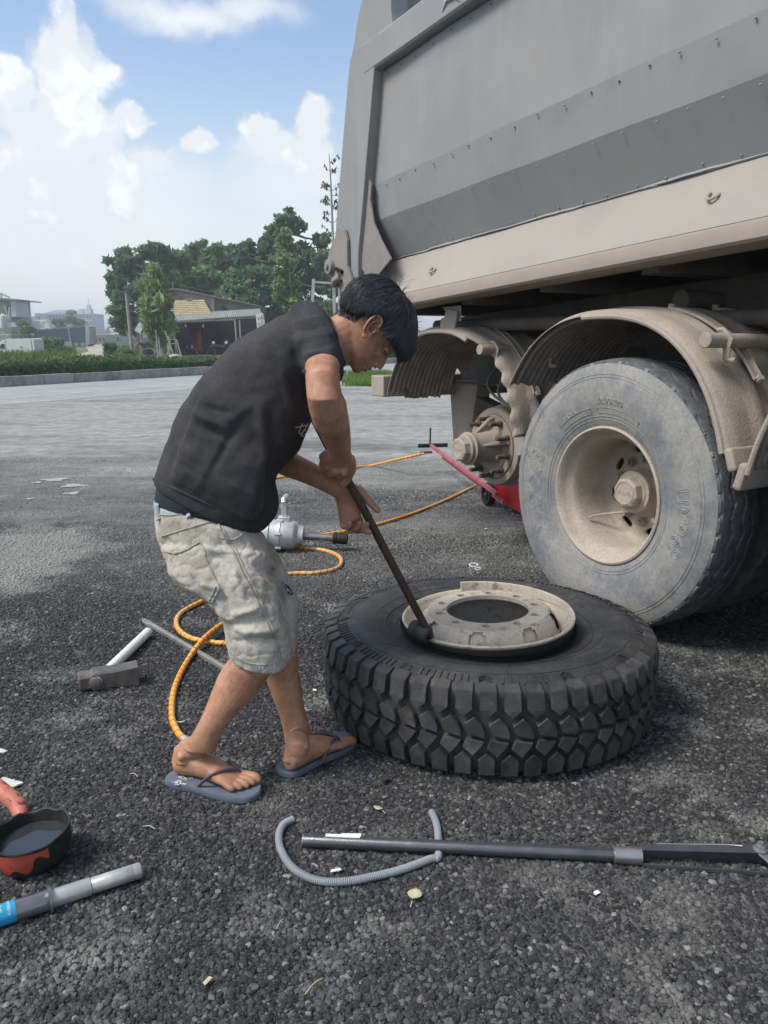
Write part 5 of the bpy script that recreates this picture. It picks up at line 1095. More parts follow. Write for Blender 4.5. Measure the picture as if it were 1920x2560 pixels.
def stone_mat():
    m = bpy.data.materials.new('gravel_stone'); m.use_nodes = True; nt = m.node_tree; N = nt.nodes; L = nt.links; b = N['Principled BSDF']; b.inputs['Roughness'].default_value = .85; b.inputs['Specular IOR Level'].default_value = .35
    oi = N.new('ShaderNodeObjectInfo'); r = N.new('ShaderNodeValToRGB'); L.new(oi.outputs['Random'], r.inputs[0]); e = r.color_ramp.elements
    e[0].position = 0; e[0].color = (.017, .0175, .019, 1); e[1].position = 1; e[1].color = (.24, .238, .23, 1)
    for p, c in ((.5, (.040, .041, .043)), (.84, (.076, .078, .079)), (.975, (.125, .125, .122))): x = e.new(p); x.color = (*c, 1)
    geo = N.new('ShaderNodeNewGeometry')
    def nz(s, d, lo, hi, a, bb):
        n = N.new('ShaderNodeTexNoise'); n.inputs['Scale'].default_value = s; n.inputs['Detail'].default_value = d; n.inputs['Roughness'].default_value = .65; L.new(geo.outputs['Position'], n.inputs[0])
        q = N.new('ShaderNodeMapRange'); q.inputs[1].default_value = lo; q.inputs[2].default_value = hi; q.inputs[3].default_value = a; q.inputs[4].default_value = bb; L.new(n.outputs['Fac'], q.inputs[0]); return q.outputs[0]
    x = N.new('ShaderNodeMix'); x.data_type = 'RGBA'
    sp = N.new('ShaderNodeSeparateXYZ'); L.new(geo.outputs['Position'], sp.inputs[0]); fr = N.new('ShaderNodeMapRange'); fr.inputs[1].default_value = 3.2; fr.inputs[2].default_value = 8; fr.inputs[4].default_value = .95; L.new(sp.outputs[1], fr.inputs[0])  # stones pale with distance too: dust plus painted grazing brightness
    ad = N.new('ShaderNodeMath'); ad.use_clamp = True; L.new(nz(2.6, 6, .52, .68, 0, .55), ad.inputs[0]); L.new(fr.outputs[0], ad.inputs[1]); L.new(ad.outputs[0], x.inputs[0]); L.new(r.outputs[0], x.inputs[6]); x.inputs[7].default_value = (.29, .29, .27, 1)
    y_ = N.new('ShaderNodeMix'); y_.data_type = 'RGBA'; L.new(packed(N, L, geo.outputs['Position'], sp), y_.inputs[0]); L.new(x.outputs[2], y_.inputs[6]); y_.inputs[7].default_value = (.28, .28, .26, 1)
    v = N.new('ShaderNodeVectorMath'); v.operation = 'SCALE'; L.new(y_.outputs[2], v.inputs[0]); L.new(nz(160, 3, .3, .7, .7, 1.3), v.inputs['Scale']); L.new(v.outputs[0], b.inputs['Base Color']); return m
M['stone'] = stone_mat()
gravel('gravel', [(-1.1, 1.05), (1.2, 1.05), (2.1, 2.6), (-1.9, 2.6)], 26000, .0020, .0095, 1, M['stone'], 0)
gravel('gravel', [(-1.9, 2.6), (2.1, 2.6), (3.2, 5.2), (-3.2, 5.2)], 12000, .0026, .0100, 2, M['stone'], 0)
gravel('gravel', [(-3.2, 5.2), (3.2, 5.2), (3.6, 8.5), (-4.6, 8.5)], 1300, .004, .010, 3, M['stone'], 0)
# ================================================================ PERSON
def c4(x, y): return (360+.446*x, 660+.446*y)
def c5(x, y): return (360+.3978*x, 1200+.3978*y)
def ch(x, y): return (760+.2049*x, 1000+.2049*y)
def sec(A, Bp, Y, dep, dY=0, n=26, e=2.3):
    """one cross-section: silhouette points A and Bp (pixels) at distance Y, half depth dep"""
    return (D(*A, Y-dY), D(*Bp, Y+dY), dep, n, e)
def loft(g, secs, cap=True):
    C = [(a+b)/2 for a, b, *_ in secs]; R = []
    for i, (a, b, dep, n, e) in enumerate(secs):
        t = (C[min(i+1, len(C)-1)]-C[max(i-1, 0)]).normalized(); mj = (b-a)/2; mn = t.cross(mj)
        view = (C[i]-Vector((0, 0, CAM_H))).normalized()
        if mn.length < 1e-5: mn = view.copy()
        mn.normalize()
        if abs(mn.dot(view)) < .35: mn = (view - mj*(view.dot(mj)/max(mj.length_squared, 1e-9))).normalized()
        if mn.dot(view) < 0: mn = -mn
        ring = []
        for k in range(n):
            an = 2*math.pi*k/n; c_, s_ = math.cos(an), math.sin(an)
            ring.append(C[i] + mj*(math.copysign(abs(c_)**(2/e), c_)) + mn*(dep*math.copysign(abs(s_)**(2/e), s_)))
        R.append(ring)
    # rounded ends
    def endcap(ring, d):
        c = sum(ring, Vector())/len(ring); return [c+(p-c)*.6+d*.5 for p in ring]
    R = [endcap(R[0], (C[0]-C[1]).normalized()*min((R[0][0]-C[0]).length*.5, .02))] + R + [endcap(R[-1], (C[-1]-C[-2]).normalized()*min((R[-1][0]-C[-1]).length*.5, .02))]
    g.rings(R)
def remesh(g, name, vox, smooth=6, fac=.5):
    o = g.build(name, 'skin', None, smooth=0)
    r = o.modifiers.new('r', 'REMESH'); r.mode = 'VOXEL'; r.voxel_size = vox; r.adaptivity = 0
    s = o.modifiers.new('s', 'SMOOTH'); s.factor = fac; s.iterations = smooth
    me = evaluated(o); me.name = name; return me
def setmesh(me, m, name, parent, **k):
    me.materials.clear(); me.materials.append(M[m]); me.polygons.foreach_set('use_smooth', [True]*len(me.polygons)); me.polygons.foreach_set('material_index', [0]*len(me.polygons)); return link(name, me, parent, **k)
def displace(me, fn):
    n = len(me.vertices); co = np.empty(n*3); no = np.empty(n*3); me.vertices.foreach_get('co', co); me.vertices.foreach_get('normal', no)
    co = co.reshape(-1, 3); no = no.reshape(-1, 3); d = fn(co, no); co += no*d[:, None]; me.vertices.foreach_set('co', co.ravel()); me.update()
def nz3(co, s, seed=0):
    return np.array([noise.noise(Vector((p[0]*s[0]+seed, p[1]*s[1], p[2]*s[2]))) for p in co])
def to_px(co):
    z = co[:, 2]-CAM_H; Z = co[:, 1]*CP-z*SP; U = co[:, 1]*SP+z*CP
    return 960+FPX*co[:, 0]/Z, 1280-FPX*U/Z
person = empty('person', G(600, 1960), 'barefoot man in black t-shirt and stained pale denim shorts bending over a long bar', 'person')
BY = 2.26
bg = MB()
# head ---------------------------------------------------------------
HCEN = D(945, 794, 2.29); fU = Vector((.887, 0, .462)).normalized(); fF = Vector((.462, -.03, -.887)).normalized(); fS = fU.cross(fF).normalized()   # up, forward, side
if fS.y > 0: fS = -fS
hp_ = [ # u, front, back, halfwidth
 (-.131, .098, .060, .012), (-.127, .106, .035, .024), (-.118, .1115, .005, .034), (-.108, .1085, -.012, .042), (-.101, .1150, -.022, .046), (-.0945, .1165, -.030, .049), (-.0905, .1115, -.036, .0505), (-.0865, .1175, -.040, .052),
 (-.080, .1170, -.046, .054), (-.073, .1085, -.053, .057), (-.060, .1055, -.064, .0615), (-.045, .1045, -.075, .065), (-.030, .1000, -.083, .068), (-.020, .0985, -.088, .070), (-.010, .1040, -.092, .072), (.0, .1090, -.095, .0735), (.015, .1080, -.096, .075), (.032, .101, -.093, .074), (.048, .088, -.083, .069), (.062, .068, -.066, .058), (.072, .045, -.045, .042), (.078, .02, -.02, .02)]
rings = []
HN = 72
for u, fr, bk, w in hp_:
    c = (fr+bk)/2; h = (fr-bk)/2; ring = []
    for k in range(HN):
        a = 2*math.pi*k/HN; ca, sa = math.cos(a), math.sin(a); e = 2.25
        f_ = c + h*math.copysign(abs(ca)**(2/e), ca); s_ = w*math.copysign(abs(sa)**(2/e), sa)
        if ca > 0:
            # nose
            if -.074 < u < -.004:
                hgt = .0265*max(0, min(1, (-.006-u)/.050)) if u > -.062 else .0265*max(0, (u+.074)/.012)
                sg = .0085 if u > -.045 else .0125
                f_ += hgt*math.exp(-(s_/sg)**2)
            # eye socket
            f_ -= .009*math.exp(-((abs(s_)-.031)/.014)**2)*math.exp(-((u+.021)/.010)**2)
            # cheek bone
            f_ += .004*math.exp(-((abs(s_)-.045)/.014)**2)*math.exp(-((u+.048)/.016)**2)
            # mouth corners recede
            if -.105 < u < -.075: f_ -= .006*min(1, (abs(s_)/.028)**2)
        ring.append(HCEN + fU*u + fF*f_ + fS*s_)
    rings.append(ring)
bg.rings(rings)
# eyelids and nostril wings
for sg in (1, -1):
    bg.sphere(HCEN+fU*-.020+fF*.0895+fS*(.030*sg), .0125, 12)
    bg.sphere(HCEN+fU*-.0645+fF*.113+fS*(.0115*sg), .0085, 10)
# neck
loft(bg, [sec((800, 800), (840, 935), 2.29, .075), sec((834, 788), (868, 912), 2.29, .058), sec((868, 768), (890, 908), 2.29, .052), sec((905, 745), (915, 890), 2.29, .05)])
# torso core under the shirt
def shrink(A, Bp, f=.88):
    m = ((A[0]+Bp[0])/2, (A[1]+Bp[1])/2); return tuple(m[i]+(A[i]-m[i])*f for i in (0, 1)), tuple(m[i]+(Bp[i]-m[i])*f for i in (0, 1))
shirt_s = [((72, 1208), (655, 1478), 2.24, .150), ((78, 1170), (700, 1462), 2.24, .152), ((100, 1100), (737, 1400), 2.24, .155), ((130, 1010), (741, 1320), 2.24, .155), ((175, 890), (726, 1215), 2.24, .155), ((225, 785), (775, 1140), 2.25, .158), ((300, 665), (872, 1040), 2.25, .165), ((388, 565), (932, 915), 2.26, .175), ((500, 462), (950, 800), 2.27, .185), ((630, 362), (965, 705), 2.27, .192), ((750, 292), (1005, 640), 2.28, .185), ((860, 258), (1065, 590), 2.28, .155), ((950, 262), (1100, 565), 2.29, .110), ((1010, 282), (1118, 545), 2.29, .078), ((1030, 290), (1124, 520), 2.29, .070)]
loft(bg, [sec(*shrink(c4(*a), c4(*b)), Y, d*.85) for a, b, Y, d in shirt_s[:-1]])
# near (right) arm
loft(bg, [sec(c4(880, 400), c4(1050, 420), 2.14, .05), sec(c4(893, 520), c4(1095, 540), 2.08, .052), sec(c4(903, 600), c4(1100, 615), 2.02, .052), sec(c4(905, 670), c4(1097, 680), 1.975, .050), sec(c4(912, 735), c4(1112, 735), 1.965, .049), sec(c4(925, 800), c4(1135, 795), 1.985, .050), sec(c4(943, 860), c4(1147, 850), 2.015, .048), sec(c4(975, 920), c4(1154, 905), 2.06, .044), sec(c4(1005, 980), c4(1160, 965), 2.105, .038), sec(c4(1028, 1030), c4(1160, 1020), 2.15, .030), sec(c4(1030, 1060), c4(1158, 1050), 2.18, .027)])
def barpt(px_y):
    best = min(bar_path, key=lambda p: abs(to_px(np.array([p]))[1][0]-px_y)); return best
b1 = barpt(1160)
# right palm (back of the hand towards the camera)
loft(bg, [sec(c4(1028, 1050), c4(1160, 1040), 2.18, .026), sec(c4(1010, 1090), c4(1168, 1080), 2.215, .022), sec(c4(1008, 1130), c4(1172, 1125), 2.245, .020), sec(c4(1030, 1175), c4(1170, 1165), 2.26, .017)])
def digit(pts, r):
    P_ = catmull(pts, 5); n = len(P_); bg.tube(P_[:1]+P_[1:], [r[0]+(r[1]-r[0])*i/(n-1) for i in range(n)], 12); bg.sphere(P_[-1], r[1], 10)
for k, (a, b, c_, d_) in enumerate((((300, 640), (225, 690), (262, 725), (380, 720)), ((290, 720), (228, 775), (270, 815), (390, 800)), ((310, 800), (252, 845), (300, 885), (420, 870)), ((400, 860), (330, 905), (350, 925), (470, 930)))):
    digit([D(*ch(*a), 2.225), D(*ch(*b), 2.25), D(*ch(*c_), 2.31), D(*ch(*d_), 2.335)], (.0118, .0098))
digit([D(*ch(560, 700), 2.22), D(*ch(585, 830), 2.245), D(*ch(545, 930), 2.262), D(*ch(480, 1030), 2.275)], (.0150, .0112))
digit([D(*ch(430, 860), 2.25), D(*ch(440, 950), 2.265), D(*ch(475, 1015), 2.29)], (.0125, .0105))
for (x, y) in ((290, 700), (335, 800), (400, 870), (490, 880)): bg.sphere(D(*ch(x, y), 2.228), .0125, 10)
# far (left) arm
loft(bg, [sec(c4(560, 820), c4(760, 760), 2.44, .06), sec(c4(600, 1020), c4(760, 930), 2.44, .048), sec(c4(700, 1155), c4(800, 1030), 2.43, .044), sec(c4(790, 1190), c4(870, 1070), 2.41, .041), sec(c4(880, 1222), c4(945, 1112), 2.39, .037), sec(c4(960, 1252), c4(1010, 1148), 2.375, .032), sec(c4(1030, 1285), c4(1068, 1180), 2.365, .027), sec(c4(1075, 1310), c4(1130, 1195), 2.36, .024)])
# left palm facing the camera
loft(bg, [sec(ch(355, 1140), ch(560, 985), 2.36, .022), sec(ch(383, 1200), ch(660, 1050), 2.365, .020), sec(ch(400, 1290), ch(700, 1150), 2.37, .018), sec(ch(415, 1370), ch(690, 1270), 2.37, .017), sec(ch(430, 1450), ch(700, 1380), 2.365, .016), sec(ch(450, 1510), ch(690, 1450), 2.362, .014)])
digit([D(*ch(640, 1080), 2.365), D(*ch(725, 1160), 2.36), D(*ch(800, 1245), 2.352), D(*ch(900, 1345), 2.345)], (.0165, .0092))
for pts, r in ((((480, 1450), (475, 1535), (535, 1545), (560, 1500)), (.0105, .0082)), (((545, 1450), (560, 1585), (650, 1560), (680, 1500)), (.0115, .0092)), (((610, 1450), (640, 1590), (740, 1560), (765, 1515)), (.0115, .0088)), (((670, 1430), (700, 1560), (750, 1600), (800, 1610)), (.0108, .0086))):
    digit([D(*ch(*pts[0]), 2.37), D(*ch(*pts[1]), 2.36), D(*ch(*pts[2]), 2.325), D(*ch(*pts[3]), 2.315)], r)
# legs
near_l = [((600, 900), (900, 1000), 2.10, .07), ((555, 1100), (830, 1165), 2.09, .062), ((505, 1165), (795, 1215), 2.085, .062), ((460, 1240), (750, 1285), 2.08, .060), ((430, 1320), (695, 1355), 2.075, .056), ((400, 1400), (628, 1425), 2.065, .050), ((365, 1480), (560, 1500), 2.055, .043), ((325, 1560), (497, 1575), 2.045, .036), ((285, 1625), (460, 1640), 2.04, .032), ((250, 1675), (450, 1690), 2.04, .032)]
loft(bg, [sec(c5(*a), c5(*b), Y, d) for a, b, Y, d in near_l])
far_l = [((700, 900), (950, 960), 2.24, .07), ((745, 1100), (965, 1120), 2.24, .056), ((762, 1190), (970, 1190), 2.24, .056), ((778, 1270), (982, 1270), 2.24, .054), ((805, 1345), (993, 1345), 2.235, .050), ((838, 1430), (1005, 1425), 2.23, .044), ((862, 1510), (1025, 1500), 2.225, .038), ((880, 1580), (1042, 1565), 2.22, .034), ((886, 1640), (1065, 1615), 2.22, .033)]
loft(bg, [sec(c5(*a), c5(*b), Y, d) for a, b, Y, d in far_l])
def foot(heel, toe, zt, medial, ankle, sc=1.0):
    """heel, toe: ground points; medial=+1 when the big toe is on the left of the walking direction"""
    x = (toe-heel); x.z = 0; L = x.length; x.normalize(); y = Vector((-x.y, x.x, 0))*medial; z = TZ; o = Vector((heel.x, heel.y, zt))
    def p(a, b, c): return o + x*(a*L) + y*(b) + z*(c)
    R = []
    for a, zc, w, h, yo in ((-.0, .026, .017, .020, 0), (.03, .029, .027, .028, 0), (.10, .034, .031, .034, 0), (.2, .040, .031, .040, .002), (.32, .041, .033, .039, .003), (.45, .036, .037, .032, .002), (.56, .030, .041, .026, .0), (.66, .024, .044, .021, .0), (.74, .019, .045, .017, .0), (.80, .015, .042, .012, .0)):
        R.append([p(a, yo+w*math.cos(2*math.pi*k/24), zc+h*math.sin(2*math.pi*k/24)*(1 if math.sin(2*math.pi*k/24) < 0 else 1)) for k in range(24)])
    bg.rings(R)
    # ankle
    bg.tube(catmull([p(.16, 0, .045), p(.17, 0, .075), ankle], 4), [.036, .036, .035, .034, .033, .033, .032, .032, .032], 20)
    bg.tube([p(.03, 0, .03), p(.05, 0, .07), ankle - x*.012], [.020, .016, .022], 14)
    for s_ in (1, -1): bg.sphere(p(.17, s_*.031, .072), .013, 12)
    toes = ((.030, .145, .0135, 1.0), (.011, .0, .0100, .985), (-.006, 0, .0092, .95), (-.022, 0, .0088, .90), (-.037, 0, .0085, .84))
    for yo, _, r, e in toes:
        st = p(.72, yo*.95, .016); md = p(e-.10, yo, .017); en = p(e-.03, yo, .0105)
        bg.tube(catmull([st, md, en], 5), [r*1.0]*6+[r*1.05]*4+[r*.9], 12); bg.sphere(en, r*.92, 12)
    return p
nh, nt_ = G(441, 1929, .022), G(636, 1972, .022)
pn = foot(nh, nt_, .022, 1, D(*c5(350, 1665), 2.045))
fh, ft = G(718, 1928, .022), G(870, 1850, .022)
pf_ = foot(fh, ft, .022, -1, D(*c5(975, 1625), 2.22))
bme = remesh(bg, 'body', .0028, 3, .5)
def bodyfn(co, no):
    return nz3(co, (22, 22, 22))*.0012
displace(bme, bodyfn)
body = setmesh(bme, 'skin', 'body', person)
M['lip'] = mat('lips', (.24, .10, .085), rough=.5)
for sg in (1, -1):
    ec = HCEN+fU*-.027+fF*.021+fS*(.0725*sg); o_ = fS*sg; ta, tb = fU*.93-fF*.37, fF*.93+fU*.37
    def E3(x, y, z): return ec+ta*x+tb*y+o_*z
    g = MB()
    # ear shell: dish whose back edge stands away from the head
    R0 = []
    for kk, (f_, zz) in enumerate(((.05, .003), (.45, .003), (.80, .010), (1.0, .014), (1.04, .010), (.95, .002), (.6, -.004))):
        ring = []
        for q_ in range(28):
            a_ = 2*math.pi*q_/28; x = .034*math.cos(a_)*f_*(1.0 if math.cos(a_) > 0 else .95); w_ = .0185 if math.cos(a_) > -.2 else .0135; y = w_*math.sin(a_)*f_
            ring.append(E3(x, y, zz*(1.0-.65*max(0, math.sin(a_)))+.001))
        R0.append(ring)
    g.rings(R0)
    g.tube(catmull([E3(.006, .012, .006), E3(.022, .013, .010), E3(.034, .004, .012), E3(.033, -.010, .016), E3(.016, -.0175, .018), E3(-.006, -.0165, .017), E3(-.020, -.0125, .014)], 5), [.002]*2+[.0032]*28+[.0022], 8)
    g.tube(catmull([E3(.022, -.001, .010), E3(.010, -.008, .0125), E3(-.006, -.009, .0125), E3(-.016, -.004, .011)], 5), .0026, 8)
    g.tube(catmull([E3(.000, .013, .008), E3(-.006, .011, .011), E3(-.012, .012, .007)], 4), .0034, 8)
    g.sphere(E3(-.029, -.002, .008), .0075, 12, (1, .8, 1)); g.build('ear', 'skin', body, smooth=80)
    g = MB(); g.sphere(E3(-.002, .002, .0045), .0062, 10, (1, .4, 1.3)); g.build('ear_bowl_shade', 'lip', body)  # darker bead, its colour stands in for shade inside the ear
# toe nails, lips, brow, eye slit
M['nail'] = mat('toe_nail', (.52, .33, .25), rough=.35)
g = MB()
for pfn in (pn, pf_):
    for yo, r, e in ((.030, .0092, .985), (.011, .006, .97), (-.006, .0056, .935), (-.022, .0054, .885), (-.037, .005, .825)):
        g.sphere(pfn(e-.03, yo, .0165+r*.45), r*.8, 8, (1, 1, .55))
g.build('nails', 'nail', body)
g = MB()
for u, fr, r in ((-.0985, .1130, .0042), (-.0845, .1140, .0042)):
    g.tube([HCEN+fU*u+fF*(fr-.011)+fS*.021, HCEN+fU*u+fF*(fr-.001)+fS*.010, HCEN+fU*u+fF*fr, HCEN+fU*u+fF*(fr-.001)-fS*.010, HCEN+fU*u+fF*(fr-.011)-fS*.021], [.002, r, r, r, .002], 8)
g.build('lips', 'lip', body)
g = MB()
for sg in (1, -1):
    g.tube([HCEN+fU*-.0245+fF*.088+fS*(.045*sg), HCEN+fU*-.027+fF*.0985+fS*(.036*sg), HCEN+fU*-.0275+fF*.1015+fS*(.026*sg), HCEN+fU*-.025+fF*.0965+fS*(.016*sg)], [.0012, .0018, .0018, .001], 6)
    g.tube([HCEN+fU*.000+fF*.090+fS*(.052*sg), HCEN+fU*.004+fF*.1015+fS*(.040*sg), HCEN+fU*.003+fF*.1075+fS*(.026*sg), HCEN+fU*-.001+fF*.1085+fS*(.013*sg)], [.0018, .0032, .0038, .002], 6)
g.build('brows_and_lashes', 'hair', body)
g = MB()
for sg in (1, -1): g.sphere(HCEN+fU*-.0715+fF*.1175+fS*(.0075*sg), .0034, 8)
g.build('nostrils', 'lip', body)
# hair ---------------------------------------------------------------
hg = MB(); hr = []
def hs(u, v):   # skull surface direction (spherical around the head centre)
    pass
# cap: offset copy of the cranium where hair grows
def hairline(f_, u_):   # True where hair grows; f_ forward coordinate, u_ up coordinate
    # nape low at the back, over the ear, to the forehead
    return u_ > np.interp(f_, [-.11, -.075, -.04, -.01, .02, .05, .075, .10, .12], [-.055, -.075, -.070, -.040, .000, .000, .012, .020, .022])
HLF = [-.11, -.069, -.035, -.025, -.012, .01, .03, .05, .065, .09, .12]; HLU = [-.13, -.11, -.068, -.035, -.004, .018, .012, .0, .020, .020, .018]
rnd = np.random.RandomState(3)
def skull(dirv, off):
    f_, u_, s_ = dirv; k = 1/math.sqrt((f_/.1035)**2+(u_/.085)**2+(s_/.0775)**2)
    return HCEN+fF*(.006+f_*k*(1+off/.09))+fU*(-.004+u_*k*(1+off/.09))+fS*(s_*k*(1+off/.09))
g = MB(); NA, NB_ = 96, 60; vs = {}; idx = {}; verts = []; faces = []
for i in range(NA+1):
    for j in range(NB_):
        th_, ph = math.pi*i/NA, 2*math.pi*j/NB_; d = (math.sin(th_)*math.cos(ph), math.cos(th_), math.sin(th_)*math.sin(ph))
        nn = noise.noise(Vector(d)*6)*.004+noise.noise(Vector(d)*17)*.0022
        q_ = skull(d, 0); f_ = (q_-HCEN).dot(fF); u_ = (q_-HCEN).dot(fU)
        margin = u_ - np.interp(f_, HLF, HLU)
        thick = max(-.006, min(.0165, margin*.5))+nn*.8; idx[(i, j)] = len(verts); verts.append(skull(d, thick)); vs[(i, j)] = margin
for i in range(NA):
    for j in range(NB_):
        j2 = (j+1) % NB_
        if min(vs[(i, j)], vs[(i+1, j)], vs[(i, j2)], vs[(i+1, j2)]) > -.004: faces.append((idx[(i, j)], idx[(i+1, j)], idx[(i+1, j2)], idx[(i, j2)]))
g.add(verts, faces); capo = g.build('hair', 'scalp', person, smooth=180)
# strands: from the crown outwards, longer at the front (fringe)
g = MB(); crown = Vector((-.35, .95, .0)).normalized()
cnt = 0
while cnt < 6500:
    d = Vector(rnd.normal(size=3)).normalized()
    q_ = skull(d, 0); f_ = (q_-HCEN).dot(fF); u_ = (q_-HCEN).dot(fU)
    mg = u_ - np.interp(f_, HLF, HLU)
    if mg < -.002: continue
    cnt += 1
    tang = (d - crown*d.dot(crown)); tang = tang.normalized() if tang.length > .05 else Vector(rnd.normal(size=3)).normalized()
    front = max(0, (f_+.02)/.1); topn = max(0, u_/.07)
    Ls = .012+.030*min(1, mg*18)+.018*front+rnd.uniform(0, .014); lift = .2+.35*topn*rnd.rand()
    pts_ = []; dd = Vector(d); k_ = 5; base_off = max(.0, min(.0205, mg*.6))
    tw = rnd.normal(0, .30); jit = rnd.rand()
    for s_ in range(k_):
        t = s_/(k_-1)
        p = skull(dd, base_off*.8-.002+.006*t*t*jit+Ls*.22*math.sin(t*2.2)*lift); pts_.append(p)
        side_ = dd.cross(tang); dd = (dd+(tang+side_*tw)*(Ls/.09/(k_-1))*.95).normalized(); tang = (tang - dd*tang.dot(dd)); tang.normalize()
    if front > .75: pts_ = [p + Vector((.004, 0, -.014))*(i/(k_-1))**1.5*min(1, mg*60+.2) for i, p in enumerate(pts_)]
    if rnd.rand() < .05: pts_[-1] += Vector((.0, 0, .010))*rnd.rand()
    g.tube(pts_, [.0014, .0017, .0015, .0011, .0003], 3, cap=False)
g.build('hair_strands', 'hair', capo, smooth=0, fix=False)
g = MB()      # cowlick, loose hairs standing up at the crown
for k in range(170):
    b_ = skull(Vector((-.55+rnd.normal(0, .12), .85, rnd.normal(0, .15))) if k < 30 else Vector((rnd.normal(.1, .7), abs(rnd.normal(.5, .5)), rnd.normal(0, .5))), .016); l = rnd.uniform(.02, .05) if k < 30 else rnd.uniform(.008, .026)
    a_ = Vector((rnd.normal(.25, .5), rnd.normal(0, .3), 1)).normalized(); g.tube([b_, b_+a_*l*.5, b_+a_*l+Vector((.012, 0, -.004))], [.0006, .0005, .0002], 3, cap=False)
g.build('loose_hairs', 'hair', capo, smooth=0, fix=False)
def in_poly(x, y, P_):
    r = False; j = len(P_)-1
    for i in range(len(P_)):
        if (P_[i][1] > y) != (P_[j][1] > y) and x < (P_[j][0]-P_[i][0])*(y-P_[i][1])/(P_[j][1]-P_[i][1])+P_[i][0]: r = not r
        j = i
    return r
bpy.context.view_layer.update()
g = MB(); NP_ = [(215, 700), (300, 540), (480, 480), (700, 560), (900, 640), (880, 700), (800, 665), (650, 690), (560, 755), (430, 690), (330, 660)]
for k in range(2600):
    x, y = rnd.uniform(200, 920), rnd.uniform(470, 780)
    if not in_poly(x, y, NP_): continue
    ok, loc, nor, _ = body.ray_cast(Vector((0, 0, CAM_H)), ray(780+.1929*x, 660+.1929*y).normalized())
    if not ok: continue
    fade = max(0, min(1, (760-y-.12*(700-x))/150)); l = rnd.uniform(.006, .012)*(.5+fade); dirn = (-fU*.75-fF*.45+nor*.25+Vector(rnd.normal(0, .15, 3))).normalized()
    g.tube([loc-nor*.001, loc+dirn*l*.5+nor*.0015, loc+dirn*l], [.0010*(.5+.6*fade), .0010*(.5+.6*fade), .0003], 3, cap=False)
g.build('nape_hair', 'hair', capo, smooth=0, fix=False)
# shirt ---------------------------------------------------------------
sg = MB(); loft(sg, [sec(c4(*a), c4(*b), Y, d, e=2.5, n=40) for a, b, Y, d in shirt_s])
loft(sg, [sec(c4(800, 330), c4(1020, 330), 2.20, .07), sec(c4(835, 400), c4(1075, 410), 2.155, .082), sec(c4(858, 470), c4(1103, 480), 2.11, .078), sec(c4(884, 530), c4(1116, 540), 2.08, .074), sec(c4(893, 575), c4(1116, 580), 2.055, .072), sec(c4(893, 605), c4(1117, 606), 2.045, .072)])
loft(sg, [sec(c4(760, 330), c4(980, 330), 2.36, .07), sec(c4(740, 480), c4(950, 500), 2.42, .075), sec(c4(740, 640), c4(920, 660), 2.45, .07)])
loft(sg, [sec(c4(330, 700), c4(700, 1000), 2.12, .02), sec(c4(240, 900), c4(700, 1200), 2.10, .03), sec(c4(170, 1100), c4(690, 1380), 2.095, .03), sec(c4(150, 1210), c4(640, 1450), 2.10, .02)])
sme_ = remesh(sg, 'shirt', .0065, 10, .5)
def shirtfn(co, no):
    px, py = to_px(co); u = (px-360)/.446; v = (py-660)/.446; d = nz3(co, (9, 9, 9))*.008+nz3(co, (30, 12, 30), 5)*.0025
    def fold(x0, y0, x1, y1, w, a):
        L2 = (x1-x0)**2+(y1-y0)**2; t = np.clip(((u-x0)*(x1-x0)+(v-y0)*(y1-y0))/L2, -.1, 1.1); dist = np.hypot(u-(x0+t*(x1-x0)), v-(y0+t*(y1-y0)))
        return a*np.exp(-(dist/w)**2)*np.sin(np.pi*np.clip(t*.9+.05, 0, 1))
    for f in ((840, 330, 1000, 300, 14, .006), (850, 380, 1030, 345, 14, -.006), (850, 430, 1060, 390, 14, .006), (870, 480, 1080, 440, 13, -.005), (880, 520, 1000, 480, 12, .005), (1010, 330, 1110, 480, 13, -.004),
              (270, 830, 470, 930, 22, .010), (250, 880, 480, 990, 22, -.009), (300, 790, 520, 850, 20, -.006), (460, 900, 640, 760, 30, .006), (640, 740, 700, 1120, 36, .012), (700, 800, 740, 1180, 28, -.010), (560, 830, 330, 1230, 26, -.008), (500, 900, 300, 1260, 24, .006), (700, 1120, 640, 1440, 30, -.008), (180, 1000, 330, 1120, 26, .006), (830, 600, 900, 900, 24, -.006), (830, 440, 870, 600, 22, -.004), (770, 560, 840, 900, 26, .006), (140, 1080, 420, 1260, 22, -.004), (420, 1200, 690, 1330, 24, .005), (860, 270, 820, 420, 14, -.002)):
        d = d + fold(*f)
    # hem and sleeve bands
    return d
displace(sme_, shirtfn)
shirt = setmesh(sme_, 'shirt', 'shirt', person)
def ring_tube(A, Bp, Y, dep, r, off, m, name, par, frac=(0, 1), e=2.5):
    (a, b, dd, n, _) = sec(A, Bp, Y, dep, n=60, e=e); c = (a+b)/2; mj = (b-a)/2; view = (c-Vector((0, 0, CAM_H))).normalized(); mn = (view - mj*(view.dot(mj)/mj.length_squared)).normalized()
    pts_ = []
    for k in range(61):
        an = 2*math.pi*k/60; c_, s_ = math.cos(an), math.sin(an)
        pts_.append(c+mj*(1+off)*math.copysign(abs(c_)**(2/e), c_)+mn*(dd*(1+off))*math.copysign(abs(s_)**(2/e), s_))
    g = MB(); g.tube(pts_, r, 6, cap=False); return g.build(name, m, par, smooth=60)
ring_tube(c4(70, 1212), c4(657, 1482), 2.24, .152, .0055, .012, 'shirt', 'hem', shirt)
ring_tube(c4(896, 603), c4(1114, 604), 2.045, .073, .0050, .0, 'shirt', 'sleeve_hem', shirt)
ring_tube(c4(1030, 292), c4(1121, 560), 2.29, .074, .0060, .005, 'shirt', 'collar', shirt)
